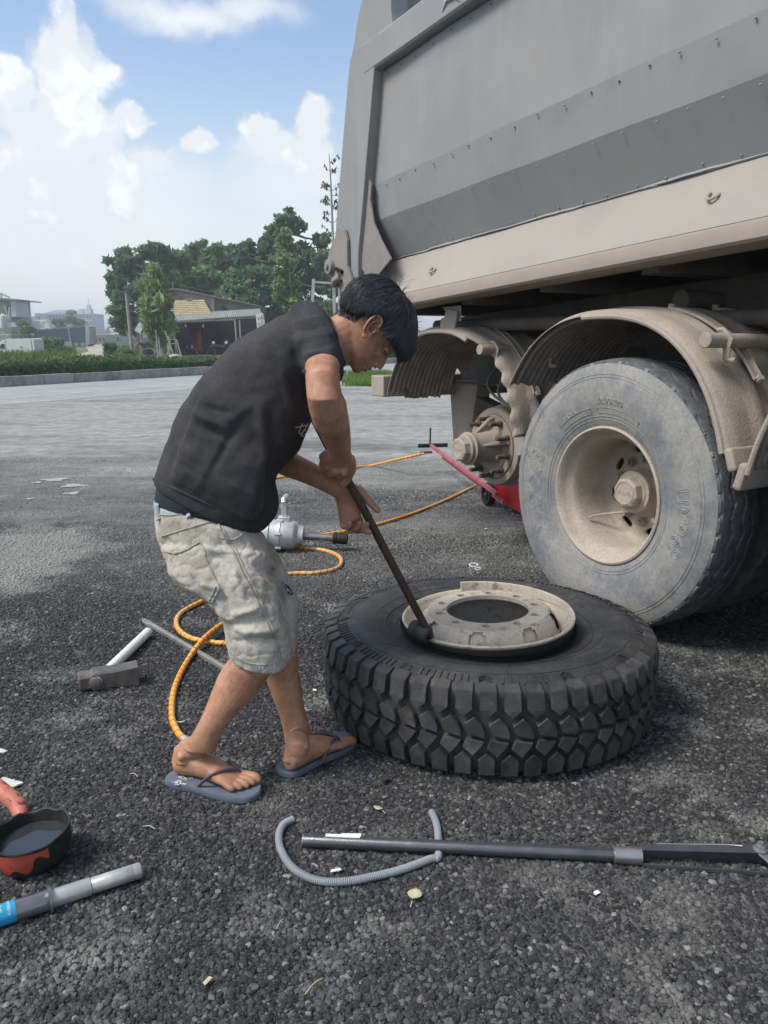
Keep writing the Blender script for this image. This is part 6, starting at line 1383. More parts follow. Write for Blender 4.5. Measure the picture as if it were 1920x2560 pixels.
# visible lettering on the chest (cut off script)
def snap(mesh_o, px, py, off=.0015):
    o = Vector((0, 0, CAM_H)); ok, loc, nor, _ = mesh_o.ray_cast(o, ray(px, py).normalized()); return (loc+nor*off) if ok else None
bpy.context.view_layer.update()
def script(strokes, m, name, par, surf, r, conv):
    g = MB()
    for st in strokes:
        pts2 = catmull([Vector((x, y, 0)) for x, y in st], 6); P3 = []
        for p in pts2:
            q = snap(surf, *conv(p.x, p.y))
            if q is not None: P3.append(q)
        if len(P3) > 2: g.tube(P3, r, 6)
    if g.v: return g.build(name, m, par, smooth=60)
script([[(848, 915), (870, 912), (905, 905), (925, 908)], [(885, 895), (875, 915), (868, 945), (880, 948), (905, 915), (915, 893)], [(878, 965), (885, 945), (900, 930), (905, 945), (888, 962), (900, 968), (918, 950)], [(898, 985), (912, 965), (925, 935), (918, 955), (908, 975)]], 'print', 'chest_print', shirt, shirt, .0016, c4)
# undershirt and shorts ---------------------------------------------------
ug = MB(); loft(ug, [sec(c5(78, 130), c5(560, 250), 2.23, .128), sec(c5(88, 60), c5(600, 180), 2.23, .132), sec(c5(96, -20), c5(640, 120), 2.23, .13)])
ume = remesh(ug, 'undershirt', .008, 6); setmesh(ume, 'under', 'undershirt', person)
dg_ = MB()
loft(dg_, [sec(c5(76, 104), c5(640, 240), 2.23, .142), sec(c5(77, 180), c5(700, 290), 2.23, .148), sec(c5(80, 270), c5(748, 340), 2.22, .152), sec(c5(98, 370), c5(792, 430), 2.21, .150), sec(c5(125, 450), c5(815, 500), 2.20, .145), sec(c5(155, 540), c5(835, 560), 2.19, .138)], True)
loft(dg_, [sec(c5(110, 430), c5(780, 460), 2.14, .09), sec(c5(170, 590), c5(810, 600), 2.12, .095), sec(c5(255, 685), c5(850, 680), 2.11, .093), sec(c5(375, 755), c5(875, 770), 2.10, .09), sec(c5(465, 815), c5(890, 850), 2.095, .088), sec(c5(505, 890), c5(905, 930), 2.09, .086), sec(c5(520, 980), c5(915, 1020), 2.09, .084), sec(c5(538, 1060), c5(915, 1100), 2.09, .082), sec(c5(553, 1120), c5(905, 1168), 2.09, .080)])
loft(dg_, [sec(c5(380, 420), c5(800, 400), 2.30, .08), sec(c5(450, 560), c5(880, 545), 2.29, .09), sec(c5(520, 680), c5(945, 640), 2.27, .09), sec(c5(580, 790), c5(970, 750), 2.26, .085), sec(c5(620, 880), c5(968, 860), 2.25, .08), sec(c5(650, 1000), c5(960, 980), 2.245, .078), sec(c5(665, 1100), c5(955, 1110), 2.24, .072)])
dme = remesh(dg_, 'shorts', .0055, 8, .5)
def shortsfn(co, no):
    px, py = to_px(co); u = (px-360)/.3978; v = (py-1200)/.3978; amp = np.clip((v-150)/250, .15, 1)
    d = nz3(co, (12, 12, 14))*.006*amp + nz3(co, (34, 34, 22), 3)*.0026*amp + nz3(co, (70, 70, 40), 9)*.0018*amp
    r = np.abs(nz3(co, (20, 20, 34), 13)); d -= .0035*np.exp(-(r/.07)**2)*amp
    def fold(x0, y0, x1, y1, w, a):
        L2 = (x1-x0)**2+(y1-y0)**2; t = np.clip(((u-x0)*(x1-x0)+(v-y0)*(y1-y0))/L2, -.1, 1.1); dist = np.hypot(u-(x0+t*(x1-x0)), v-(y0+t*(y1-y0)))
        return a*np.exp(-(dist/w)**2)*np.sin(np.pi*np.clip(t*.9+.05, 0, 1))
    for f in ((380, 420, 520, 460, 22, .009), (400, 470, 520, 500, 20, -.009), (330, 640, 500, 690, 22, .008), (480, 680, 560, 860, 22, -.010), (520, 860, 760, 800, 24, .010), (540, 900, 800, 860, 22, -.009), (560, 960, 860, 940, 22, .009), (580, 1010, 900, 1000, 20, -.008), (560, 560, 640, 760, 24, .008), (640, 560, 840, 700, 22, .010), (680, 520, 850, 600, 20, -.009), (640, 720, 860, 780, 22, -.008), (840, 560, 900, 880, 16, -.014), (150, 560, 380, 740, 24, .006), (460, 800, 560, 900, 18, .010), (420, 250, 700, 330, 18, -.004)):
        d = d + fold(*f)
    return d
displace(dme, shortsfn)
shorts = setmesh(dme, 'denim', 'shorts', person)
bpy.context.view_layer.update()
def seam(pts, r=.0022, m='denim_seam', name='seam', par=None, conv=c5, off=.001):
    g = MB(); P3 = []
    for p in catmull([Vector((x, y, 0)) for x, y in pts], 10):
        q = snap(shorts, *conv(p.x, p.y), off)
        if q is not None and (not P3 or (q-P3[-1]).length < .04): P3.append(q)
    if len(P3) > 2: g.tube(P3, r, 6); return g.build(name, m, par or shorts, smooth=60)
seam([(110, 355), (220, 320), (340, 285), (460, 262)]); seam([(125, 442), (180, 458), (240, 450), (300, 420), (350, 390)], .003); seam([(350, 390), (385, 450), (390, 500), (470, 660)], .002)
seam([(430, 190), (460, 260), (500, 350), (560, 450), (620, 580), (680, 700), (740, 830), (790, 950), (830, 1060), (850, 1165)], .0026); seam([(450, 190), (480, 265), (520, 352), (582, 450), (642, 575), (700, 690), (762, 825), (812, 945), (850, 1060), (868, 1160)], .0015)
seam([(480, 360), (560, 375), (620, 340), (650, 290)], .0026); seam([(80, 215), (180, 222), (300, 210), (420, 195), (520, 230)], .0022); seam([(558, 1090), (640, 1140), (740, 1160), (850, 1140), (945, 1100)], .0022); seam([(470, 680), (455, 720), (430, 765)], .004)
seam([(450, 670), (435, 712), (412, 755)], .003)
for x0, y0 in ((262, 115), (82, 120)):
    g = MB(); P3 = [snap(shorts, *c5(x0+d_[0], y0+d_[1]), .005) for d_ in ((0, 0), (4, 50), (10, 100), (18, 130))]; P3 = [p for p in P3 if p is not None]
    if len(P3) > 2: g.tube(P3, .007, 8, sq=.5); g.build('belt_loop', 'denim_band', shorts)
# waistband as paler blue ring
dme.materials.append(M['denim_band']); npo = len(dme.polygons); cc = np.empty(npo*3); dme.polygons.foreach_get('center', cc); px_, py_ = to_px(cc.reshape(-1, 3)); uu = (px_-360)/.3978; vv = (py_-1200)/.3978
band_i = (vv < np.interp(uu, [60, 180, 300, 420, 520], [222, 226, 214, 200, 232])).astype(np.int32); dme.polygons.foreach_set('material_index', band_i); dme.update()
# frayed tear at the knee
g = MB(); P3 = [snap(shorts, *c5(*p), .003) for p in ((872, 645), (905, 665), (925, 700), (938, 722), (915, 728), (895, 700), (880, 672))]; P3 = [p for p in P3 if p is not None]
if len(P3) > 4:
    g.add(P3, [tuple(range(len(P3)))]); g.build('tear', 'blackin', shorts, smooth=0)
g = MB()
for k in range(140):
    x, y = rnd.uniform(845, 945), rnd.uniform(620, 740); q = snap(shorts, *c5(x, y), .001)
    if q is None: continue
    e_ = q + Vector((rnd.normal(.004, .004), -.004, rnd.normal(-.008, .005))); g.tube([q, (q+e_)/2+Vector((0, -.002, 0)), e_], [.0007, .0006, .0004], 3, cap=False)
for k in range(110):
    t = rnd.rand(); x = 560+390*t; y = 1120+70*math.sin(math.pi*min(1, t*1.05))-10*t; q = snap(shorts, *c5(x, y-18), .001)
    if q is None: continue
    g.tube([q, q+Vector((rnd.normal(0, .002), -.002, -.010))], [.0007, .0004], 3, cap=False)
if g.v: g.build('frayed_threads', 'denim', shorts, smooth=0, fix=False)
# slippers ---------------------------------------------------------------
def slipper(heel, toe, medial, pfn, label):
    x = toe-heel; x.z = 0; L = x.length; x.normalize(); y = Vector((-x.y, x.x, 0))*medial
    prof_ = [(0, 0), (.03, .030), (.10, .042), (.22, .044), (.36, .043), (.5, .047), (.64, .054), (.78, .056), (.9, .047), (.97, .027), (1.0, 0)]
    med = catmull([Vector((a, b, 0)) for a, b in prof_], 4); lat = catmull([Vector((a, b*.93, 0)) for a, b in prof_], 4)
    out = [(p.x, p.y) for p in med]+[(p.x, -p.y) for p in lat[::-1][1:-1]]; rows = []
    for z, s_ in ((.003, .97), (.006, 1.0), (.018, 1.0), (.0222, .975)): rows.append([heel*1+x*((.5+(a-.5)*s_)*L)+y*(b*s_)+TZ*(z-heel.z) for a, b in out])
    g = MB(); g.rings(rows); o = g.build('slipper', 'sole', person, smooth=35)
    st = []
    toe_p = pfn(.80, .0205, .010)
    for s_, yy in ((1, .040), (-1, -.046)):
        a = pfn(.40, yy, .0); b = pfn(.55, yy*.88, .038); c = pfn(.68, yy*.45+.008, .048); st.append(catmull([a, b, c, pfn(.76, .0205, .034)], 6))
    g = MB(); 
    for s_ in st: g.tube(s_, [.0055]*8+[.0065]*(len(s_)-12)+[.005]*4, 8, sq=.75)
    g.tube([pfn(.76, .0205, .034), toe_p], [.005, .0035], 8); g.build('strap', 'strap', o, smooth=60)
    return o, x, y, L
s1 = slipper(G(420, 1950, .0), G(650, 1997, .0), 1, pn, ''); s2 = slipper(G(700, 1944, .0), G(880, 1848, .0), -1, pf_, '')
# monogram print on the heel of the near slipper
o_, x, y, L = s1; hc = G(432, 1964, .0)-x*.0
def sp_(a, b): return hc+x*(a)+y*(b)+TZ*.0232
g = MB()
def stroke(a, b, w=.0032):
    a, b = sp_(*a), sp_(*b); d = (b-a).normalized(); n_ = d.cross(TZ)*w; g.prism([a-n_, a+n_, b+n_*.9, b-n_*.9], TZ*.0005)
for (a, b) in (((.012, .012), (.052, .010)), ((.050, .012), (.014, -.016)), ((.012, -.017), (.055, -.015))): stroke(a, b)
for (a, b) in (((.030, -.024), (.034, .0)), ((.034, .0), (.022, .020)), ((.034, .0), (.050, .020)), ((.024, -.024), (.038, -.024)), ((.018, .021), (.028, .019)), ((.045, .021), (.056, .019))): stroke(a, b, .0024)
g.build('monogram', 'print', o_, smooth=0)
# ================================================================ BACKGROUND
def leaf_mat(name, c1, c2, isl=.35, scale=.6):
    m = mat(name, c1, c2, scale=scale, rough=.75, island=isl, spec=.25); b = m.node_tree.nodes['Principled BSDF']
    N = m.node_tree.nodes; L = m.node_tree.links; tr = N.new('ShaderNodeBsdfTranslucent'); mx = N.new('ShaderNodeMixShader'); mx.inputs[0].default_value = .42
    L.new(b.inputs['Base Color'].links[0].from_socket, tr.inputs[0]); out = N['Material Output']; L.new(b.outputs[0], mx.inputs[1]); L.new(tr.outputs[0], mx.inputs[2]); L.new(mx.outputs[0], out.inputs['Surface'])
    return m
M['leaf_dark'] = leaf_mat('leaf_dark', (.10, .19, .10), (.15, .24, .12))
M['leaf_mid'] = leaf_mat('leaf_mid', (.12, .23, .10), (.18, .28, .12))
M['leaf_light'] = leaf_mat('leaf_light', (.20, .29, .11), (.25, .33, .15))
M['leaf_hedge'] = leaf_mat('leaf_hedge', (.085, .135, .055), (.14, .19, .085), .5, 1.5)
M['grass'] = leaf_mat('grass_blades', (.085, .145, .032), (.135, .190, .055), .4, .8)
M['grass2'] = leaf_mat('grass_bright', (.10, .19, .035), (.15, .24, .06), .4, 2)
M['bark'] = mat('bark', (.16, .14, .12), (.24, .22, .19), scale=6, rough=1)
M['bark_pale'] = mat('bark_pale', (.34, .33, .29), (.26, .25, .22), scale=5, rough=1)
M['wood_pale'] = mat('pale_timber', (.42, .42, .38), (.33, .33, .29), scale=4, rough=.9)
def leaves(centers, radii, n_each, size, elong=1.6, shell=.55, droop=.0, up=.25):
    V = []; 
    for (c, r, n) in zip(centers, radii, n_each):
        d = np.random.normal(size=(n, 3)); d /= np.linalg.norm(d, axis=1)[:, None]; rad = shell+(1-shell)*np.random.rand(n)**.6
        p = np.array(c)+d*rad[:, None]*np.array(r)
        a = d*.4+np.random.normal(size=(n, 3))*.8; a[:, 2] -= droop; a /= np.linalg.norm(a, axis=1)[:, None]
        nrm = np.random.normal(size=(n, 3)); nrm[:, 2] += up*4; b = np.cross(a, nrm); b /= (np.linalg.norm(b, axis=1)[:, None]+1e-9)
        s = size*(.6+.8*np.random.rand(n))[:, None]
        V.append(np.stack([p-a*s*elong*.5, p+b*s*.5, p+a*s*elong*.5, p-b*s*.5], 1))
    return np.concatenate(V)
def leaf_obj(name, quads, m, parent=None, **k):
    n = len(quads); me = bpy.data.meshes.new(name); me.vertices.add(n*4); me.vertices.foreach_set('co', quads.reshape(-1).astype(np.float32))
    me.loops.add(n*4); me.loops.foreach_set('vertex_index', np.arange(n*4)); me.polygons.add(n); me.polygons.foreach_set('loop_start', np.arange(0, n*4, 4)); me.update(calc_edges=True); me.validate()
    me.materials.append(M[m]); return link(name, me, parent, **k)
def crown_blobs(blobs, Y, squash=1.0, spread=.9):
    C, R = [], []
    for (x, y, r) in blobs:
        Yj = Y+random.uniform(-1, 1)*spread*r*Y/2000*1.5; C.append(D(x, y, Yj)); rr = r*1.12*Y/2000; R.append((rr, rr*1.1, rr*squash))
    return C, R
def tree(name, blobs, Y, trunk, m, label, leaf, dens, cat='tree', group=None, squash=.8, bark='bark', elong=1.6, droop=0, tw=.16, sub=5, shell=.5):
    base = D(trunk[0][0], trunk[0][1], Y); base.z = 0; root = empty(name, base, label, cat, group)
    pts = [base]+[D(x, y, Y) for x, y in trunk[1:]]; g = MB(); path = catmull(pts, 5); n = len(path); g.tube(path, [tw*(1-.7*i/(n-1)) for i in range(n)], 8)
    C, R = crown_blobs(blobs, Y, squash)
    for c in C:
        k = min(range(n//3, n), key=lambda i: (path[i]-c).length); s = path[k]; g.tube([s, s.lerp(c, .5)+Vector((0, 0, -.15)), c], [tw*.4, tw*.25, tw*.08], 6)
    g.build('trunk', bark, root)
    # break each blob in smaller leaf clumps so the outline is ragged
    C2, R2, N2 = [], [], []
    for c, r in zip(C, R):
        for _ in range(sub+3):
            d = Vector(np.random.normal(size=3)).normalized(); f = random.uniform(.45, 1.0); q = Vector((c.x+d.x*r[0]*f, c.y+d.y*r[1]*f, c.z+d.z*r[2]*f)); s = random.uniform(.30, .62)
            C2.append(q); R2.append((r[0]*s, r[1]*s, r[2]*s*.75)); N2.append(int(dens*s*s*r[0]*r[0]/(leaf*leaf)*2.2)+10)
        C2.append(c); R2.append(tuple(x*.85 for x in r)); N2.append(int(dens*.7*r[0]*r[0]/(leaf*leaf)))
    leaf_obj('crown', leaves(C2, R2, N2, leaf, elong, shell, droop), m, root); return root
tree('tree', [(300, 660, 26), (290, 700, 20), (330, 640, 30), (345, 680, 38), (390, 628, 26), (420, 640, 24), (310, 740, 30), (350, 740, 40), (300, 770, 22), (335, 800, 34), (295, 815, 22), (400, 690, 40), (280, 695, 12), (305, 640, 14)], 72, [(345, 870), (350, 800), (345, 720), (380, 650)], 'leaf_dark', 'dark feathery tree at the left end behind the roadside shop', .34, 6.0, squash=.75, elong=2.2, tw=.3, group='large trees behind the shop')
tree('tree', [(440, 655, 40), (490, 640, 42), (530, 650, 38), (570, 665, 34), (460, 700, 42), (520, 700, 42), (560, 715, 36), (420, 710, 34), (480, 745, 38), (600, 690, 28), (500, 622, 20), (545, 625, 18)], 76, [(480, 870), (485, 780), (490, 700), (500, 650)], 'leaf_mid', 'broad domed tree rising right behind the shop roof', .36, 6.0, squash=.75, elong=2.0, tw=.3, group='large trees behind the shop')
tree('tree', [(600, 640, 26), (615, 615, 18), (640, 650, 36), (690, 580, 26), (725, 545, 26), (745, 570, 22), (700, 630, 40), (760, 640, 44), (800, 600, 24), (815, 650, 34), (650, 705, 42), (720, 700, 46), (790, 705, 42), (600, 705, 36), (630, 750, 40), (700, 760, 40), (770, 765, 40), (575, 740, 26), (660, 610, 20), (830, 720, 28), (820, 770, 28), (710, 800, 30)], 66, [(700, 880), (705, 780), (715, 680), (725, 580)], 'leaf_dark', 'tall glossy broadleaf tree between the shop and the trailer', .30, 6.5, squash=.8, elong=1.5, tw=.34, group='large trees behind the shop')
tree('tree', [(560, 750, 22), (580, 720, 22), (555, 780, 18), (600, 760, 18), (575, 775, 18)], 63, [(575, 885), (577, 830), (575, 760)], 'leaf_mid', 'small tree overhanging the right part of the shop roof', .24, 6, tw=.10)
tree('young_tree', [(384, 675, 14), (390, 700, 22), (370, 715, 18), (405, 720, 20), (385, 745, 28), (365, 760, 20), (410, 755, 20), (392, 785, 28), (372, 800, 22), (412, 800, 20), (400, 825, 26), (380, 825, 18), (425, 815, 16), (395, 845, 16)], 53, [(392, 893), (391, 850), (388, 780), (385, 690)], 'leaf_light', 'slim young light green tree propped by poles in front of the shop', .20, 4.2, elong=3.2, droop=.9, tw=.075, bark='bark_pale', squash=1.0, group='young staked trees')
tree('young_tree', [(713, 590, 14), (700, 610, 14), (722, 615, 16), (705, 640, 18), (725, 650, 16), (700, 680, 16), (720, 690, 20), (735, 715, 18), (700, 715, 14), (715, 735, 22), (735, 745, 16), (698, 745, 12), (722, 760, 18)], 50, [(732, 893), (733, 772), (724, 690), (717, 600)], 'leaf_light', 'slim young light green tree in front of the dark broadleaf tree', .19, 4.5, elong=1.9, droop=.3, tw=.055, bark='bark_pale', squash=1.0, group='young staked trees')
# nearly bare young tree beside the trailer
r_ = empty('bare_tree', on(D(838, 893, 36), 0), 'tall thin almost bare tree with a few withered leaves beside the trailer corner', 'tree')
g = MB(); pa = catmull([D(838, 893, 36), D(836, 760, 36), D(832, 600, 36), D(829, 500, 36), D(825, 420, 36), D(823, 384, 36)], 8); pa[0].z = 0; g.tube(pa, [.085*(1-.85*i/(len(pa)-1)) for i in range(len(pa))], 8)
tips = []
for i in range(26):
    y = random.uniform(395, 610); p = min(pa, key=lambda q: abs(to_px(np.array([q]))[1][0]-y)); sg = random.choice((-1, 1)); l = random.uniform(.15, .42)
    e = p+Vector((sg*l, random.uniform(-.2, .2), random.uniform(.0, .28))); g.tube([p, p.lerp(e, .5)+Vector((0, 0, -.03)), e], [.014, .010, .005], 5); tips += [e, p.lerp(e, .6)]
g.build('trunk', 'bark_pale', r_)
M['leaf_dry'] = leaf_mat('leaf_withered', (.10, .095, .06), (.15, .13, .085))
leaf_obj('leaves', leaves(tips, [(.07, .07, .10)]*len(tips), [5]*len(tips), .075, 2.2, .2, 1.2), 'leaf_dry', r_)
# hedge
hg_ = empty('hedge', K(5, -1.0), 'long low clipped hedge behind the kerb on the far side of the road', 'hedge')
g = MB(); Hh = []; N_ = 90
for i in range(N_):
    a = -14+i*1.0; h0 = .62+.07*math.sin(a*.5)+.05*noise.noise(Vector((a*.6, 0, 0))); Hh.append((a, h0)); 
g.rings([[K(a, -.50, .1), K(a, -.48, h*.8), K(a, -.62, h-.03), K(a, -1.25, h-.03), K(a, -1.38, h*.8), K(a, -1.36, .1)] for a, h in Hh]); g.build('hedge_core', 'leaf_hedge', hg_, smooth=0)
n = 30000; a = np.random.rand(n)**1.25*89-14; w = np.random.rand(n); top = np.random.rand(n) < .35
hh = np.interp(a, [x for x, _ in Hh], [y for _, y in Hh]); nn = np.where(top, -.5-w*.85, -.46+np.random.normal(size=n)*.04); z = np.where(top, hh-.01+np.random.normal(size=n)*.035, .08+w*(hh-.08))
P = np.array(KP)+np.outer(a, KU)+np.outer(nn, KN); P[:, 2] = z
def quads_at(P, size, up=.6, elong=1.5):
    n = len(P); A = np.random.normal(size=(n, 3)); A /= np.linalg.norm(A, axis=1)[:, None]; Nn = np.random.normal(size=(n, 3)); Nn[:, 2] += up; Bv = np.cross(A, Nn); Bv /= np.linalg.norm(Bv, axis=1)[:, None]+1e-9; s = size*(.6+.8*np.random.rand(n))[:, None]
    return np.stack([P-A*s*elong*.5, P+Bv*s*.5, P+A*s*elong*.5, P-Bv*s*.5], 1)
leaf_obj('hedge_leaves', quads_at(P, .062), 'leaf_hedge', hg_, kind='stuff')
# grass
def blades(P, h, w, lean=.35):
    n = len(P); d = np.random.normal(size=(n, 3)); d[:, 2] = 0; d /= np.linalg.norm(d, axis=1)[:, None]; s = np.stack([-d[:, 1], d[:, 0], np.zeros(n)], 1); hh = h*(.4+.9*np.random.rand(n))[:, None]; Z = np.array([0, 0, 1.])
    return np.stack([P-s*w, P+s*w, P+Z*hh*.6+d*hh*lean*.35+s*w*.6, P+Z*hh+d*hh*lean], 1)
def field_pts(n, x0, x1, y0, y1):
    out = []
    while len(out) < n:
        p = G(random.uniform(x0, x1), random.uniform(y0, y1)); 
        if (p-KP).dot(KN) < -.6: out.append((p.x, p.y, .06))
    return np.array(out)
P = np.concatenate([field_pts(9000, -160, 190, 868, 930), field_pts(2500, -100, 120, 862, 880), field_pts(2200, 262, 350, 868, 902), field_pts(2500, 640, 900, 872, 925)])
leaf_obj('field_grass', blades(P, .42, .030), 'grass', None, kind='stuff', label='tall weedy grass in the field behind the hedge')
P = np.array([tuple(G(random.triangular(850, 1000, 925), 932+random.random()**1.2*34)) for _ in range(5200)]); P[:, 2] = 0
leaf_obj('verge_grass', blades(P, .14, .012), 'grass2', None, kind='stuff', label='bright green grass patch at the yard edge in front of the road')
def bush(px, py, r, Y, m, label, leaf=.14, dens=5, sq=.7):
    c = D(px, py, Y); base = on(c, 0); root = empty('bush', base, label, 'bush', 'bushes across the road'); rr = r*Y/2000
    g = MB(); 
    for k in range(5): a = k*1.3; g.tube([base, base+Vector((math.cos(a)*rr*.3, math.sin(a)*rr*.3, c.z*.6)), c+Vector((math.cos(a)*rr*.6, math.sin(a)*rr*.6, 0))], [.03, .02, .008], 5)
    g.build('stem', 'bark', root)
    C_ = [c+Vector((random.uniform(-.6, .6)*rr, random.uniform(-.6, .6)*rr, random.uniform(-.4, .5)*rr*sq)) for _ in range(8)]+[Vector((c.x, c.y, max(.15, c.z*.45)))]
    leaf_obj('foliage', leaves(C_, [(rr*.5, rr*.5, rr*.4*sq)]*8+[(rr*.8, rr*.8, max(.2, c.z*.5))], [int(dens*22*(rr/leaf/6)**2)+90]*9, leaf), m, root)
bush(130, 865, 34, 66, 'leaf_mid', 'wide light green bush between the white box van and the dark covered truck', .2)
bush(165, 878, 20, 60, 'grass', 'low yellow-green bush beside the thin field pole', .16)
bush(98, 862, 18, 68, 'leaf_mid', 'bush right behind the white box van', .18)
bush(272, 868, 17, 46, 'leaf_dark', 'dark green bush beside the pale dirt track', .12)
bush(310, 882, 22, 44, 'leaf_mid', 'low bush at the foot of the concrete pole', .12)
bush(60, 820, 26, 105, 'leaf_mid', 'bush in front of the grey factory shed', .3)
bush(148, 810, 18, 180, 'leaf_dark', 'round dark bush in front of the green-roofed houses', .5)
bush(190, 805, 22, 190, 'leaf_dark', 'round dark tree crown in front of the pale apartment block', .5)
bush(178, 782, 11, 300, 'leaf_dark', 'loose tree crown beside the blue-roofed building', .6)
bush(600, 860, 14, 50, 'leaf_mid', 'low bush before the right end of the shop', .12)
# concrete pole, thin pole, tree props
def pole(name, p0, p1, Y, r, m, label, cat='pole', group=None, sq=False):
    a, b = D(*p0, Y), D(*p1, Y); a = on(a, 0) if p0[1] > 840 else a; root = empty(name, a, label, cat, group); g = MB(); g.tube([a, b], [r, r*.8], 4 if sq else 12); g.build('shaft', m, root, smooth=30)
    g = MB(); d = (b-a).normalized(); g.tube([b-d*.10, b-d*.04], r*1.05, 8); g.build('cap', m, root); return root
pole('utility_pole', (331, 880), (316, 735), 55, .125, 'bark_pale', 'leaning grey concrete pole left of the shop')
pole('field_pole', (180, 872), (169, 806), 62, .04, 'wood_pale', 'thin leaning metal pole in front of the dark covered truck')
for (a, b, lab) in (((396, 893), (389, 824), 'upright prop pole beside the slim tree before the shop'), ((437, 893), (412, 826), 'slanting prop pole right of the slim tree before the shop'), ((403, 889), (396, 845), 'short prop pole behind the slim tree before the shop'), ((455, 890), (440, 848), 'short slanting post at the left of the shop opening')):
    pole('tree_prop', a, b, 52, .05, 'wood_pale', lab, 'prop pole', 'wooden props of the staked tree')
fr = empty('timber_frame', on(D(805, 893, 34), 0), 'pale wooden H-shaped tree guard frame by the trailer corner', 'timber frame')
for (a, b) in (((772, 893), (784, 697)), ((838, 893), (835, 700)), ((845, 893), (848, 712))):
    g = MB(); p, q = on(D(*a, 34), 0), D(*b, 34); g.tube([p, q], .085 if a[0] < 800 else .06, 4); g.build('post', 'wood_pale', fr, smooth=0)
g = MB(); g.tube([D(785, 705, 33.9), D(850, 709, 33.9)], .055, 4); g.build('crossbar', 'wood_pale', fr, smooth=0)
# ---------------------------------------------------------------- the shop
SY = 58.0
shop = empty('roadside_shop', on(D(540, 890, SY), 0), 'low roadside repair shop with yellow tiled hip roof, tin awning and dark open front', 'shop')
M['shopwall'] = mat('shop_plaster', (.44, .39, .34), (.36, .32, .28), scale=.9, rough=.95, dust=(.17, .155, .135), dscale=1.2)
M['shopwall2'] = mat('shop_plaster_green', (.24, .26, .22), (.30, .31, .27), scale=.8, rough=.95)
M['rooftile'] = mat('yellow_roof_tile', (.44, .37, .23), (.35, .30, .19), scale=2.5, rough=.8, island=.12)
M['tin'] = mat('tin_sheet', (.30, .32, .31), (.22, .235, .23), scale=1.5, rough=.6, dust=(.24, .19, .15), dscale=2)
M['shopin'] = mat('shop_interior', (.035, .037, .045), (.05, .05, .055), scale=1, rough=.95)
def dz(px, py, Y, z=None):
    p = D(px, py, Y); 
    if z is not None: p.z = z
    return p
def slab(g, quad, th): g.prism(quad, th)
g = MB(); g.prism([dz(424, 890, SY+4, 0), dz(424, 722, SY+4), dz(447, 724, SY+4), dz(532, 741, SY+4), dz(532, 890, SY+4, 0)], Vector((0, 5, 0))); g.build('wall', 'shopwall', shop, smooth=0)
g = MB(); g.prism([dz(534, 890, SY+4.2, 0), dz(534, 744, SY+4.2), dz(650, 765, SY+4.2), dz(650, 890, SY+4.2, 0)], Vector((0, 5, 0))); g.build('wall', 'shopwall2', shop, smooth=0)
for x0, x1, yt in ((419, 427, 722), (526, 536, 741)): g = MB(); g.prism([dz(x0, 800, SY+3.8), dz(x0, yt, SY+3.8), dz(x1, yt+1, SY+3.8), dz(x1, 800, SY+3.8)], Vector((0, .3, 0))); g.build('pillar', 'bark_pale', shop, smooth=0)
g = MB(); g.prism([dz(417, 720, SY+3.6), dz(447, 721, SY+3.6), dz(652, 764, SY+3.6), dz(652, 767, SY+3.6), dz(447, 725, SY+3.6), dz(417, 724, SY+3.6)], Vector((0, 6, 0))); g.build('roof', 'bark', shop, smooth=0)
# hip roof with rows of tiles
TL, TR2, BL, BR = dz(439, 753, SY+3.2), dz(510, 751, SY+3.2), dz(422, 790, SY+1.2), dz(529, 786, SY+1.2)
tm = MB(); rows_, cols_ = 8, 22; hr_ = MB(); hr_.prism([TL+Vector((0, .05, -.06)), TR2+Vector((0, .05, -.06)), BR+Vector((0, .05, -.06)), BL+Vector((0, .05, -.06))], Vector((0, .08, -.08))); hr2 = hr_.build('hip_roof', 'rooftile', shop, smooth=0)
for i in range(rows_):
    for j in range(cols_):
        u0, u1, v0, v1 = j/cols_, (j+.93)/cols_, i/rows_, (i+1.12)/rows_
        q4 = [TL.lerp(TR2, u0).lerp(BL.lerp(BR, u0), v0), TL.lerp(TR2, u1).lerp(BL.lerp(BR, u1), v0), TL.lerp(TR2, u1).lerp(BL.lerp(BR, u1), v1)+Vector((0, -.03, .04)), TL.lerp(TR2, u0).lerp(BL.lerp(BR, u0), v1)+Vector((0, -.03, .04))]
        tm.prism(q4, Vector((0, -.02, .045)))
tm.build('roof_tiles', 'rooftile', hr2, smooth=0, kind='stuff')
g = MB(); g.prism([TR2, dz(524, 765, SY+4.5), dz(532, 786, SY+3.5), BR+Vector((.05, 0, 0))], Vector((0, .1, -.05))); g.build('hip_side', 'bark', shop, smooth=0)
g = MB(); g.tube([dz(468, 752, SY+3), dz(474, 749, SY+3), dz(480, 752, SY+3)], .07, 6); g.tube([TL, TR2], .07, 6); g.build('ridge_ornament', 'bark', shop)
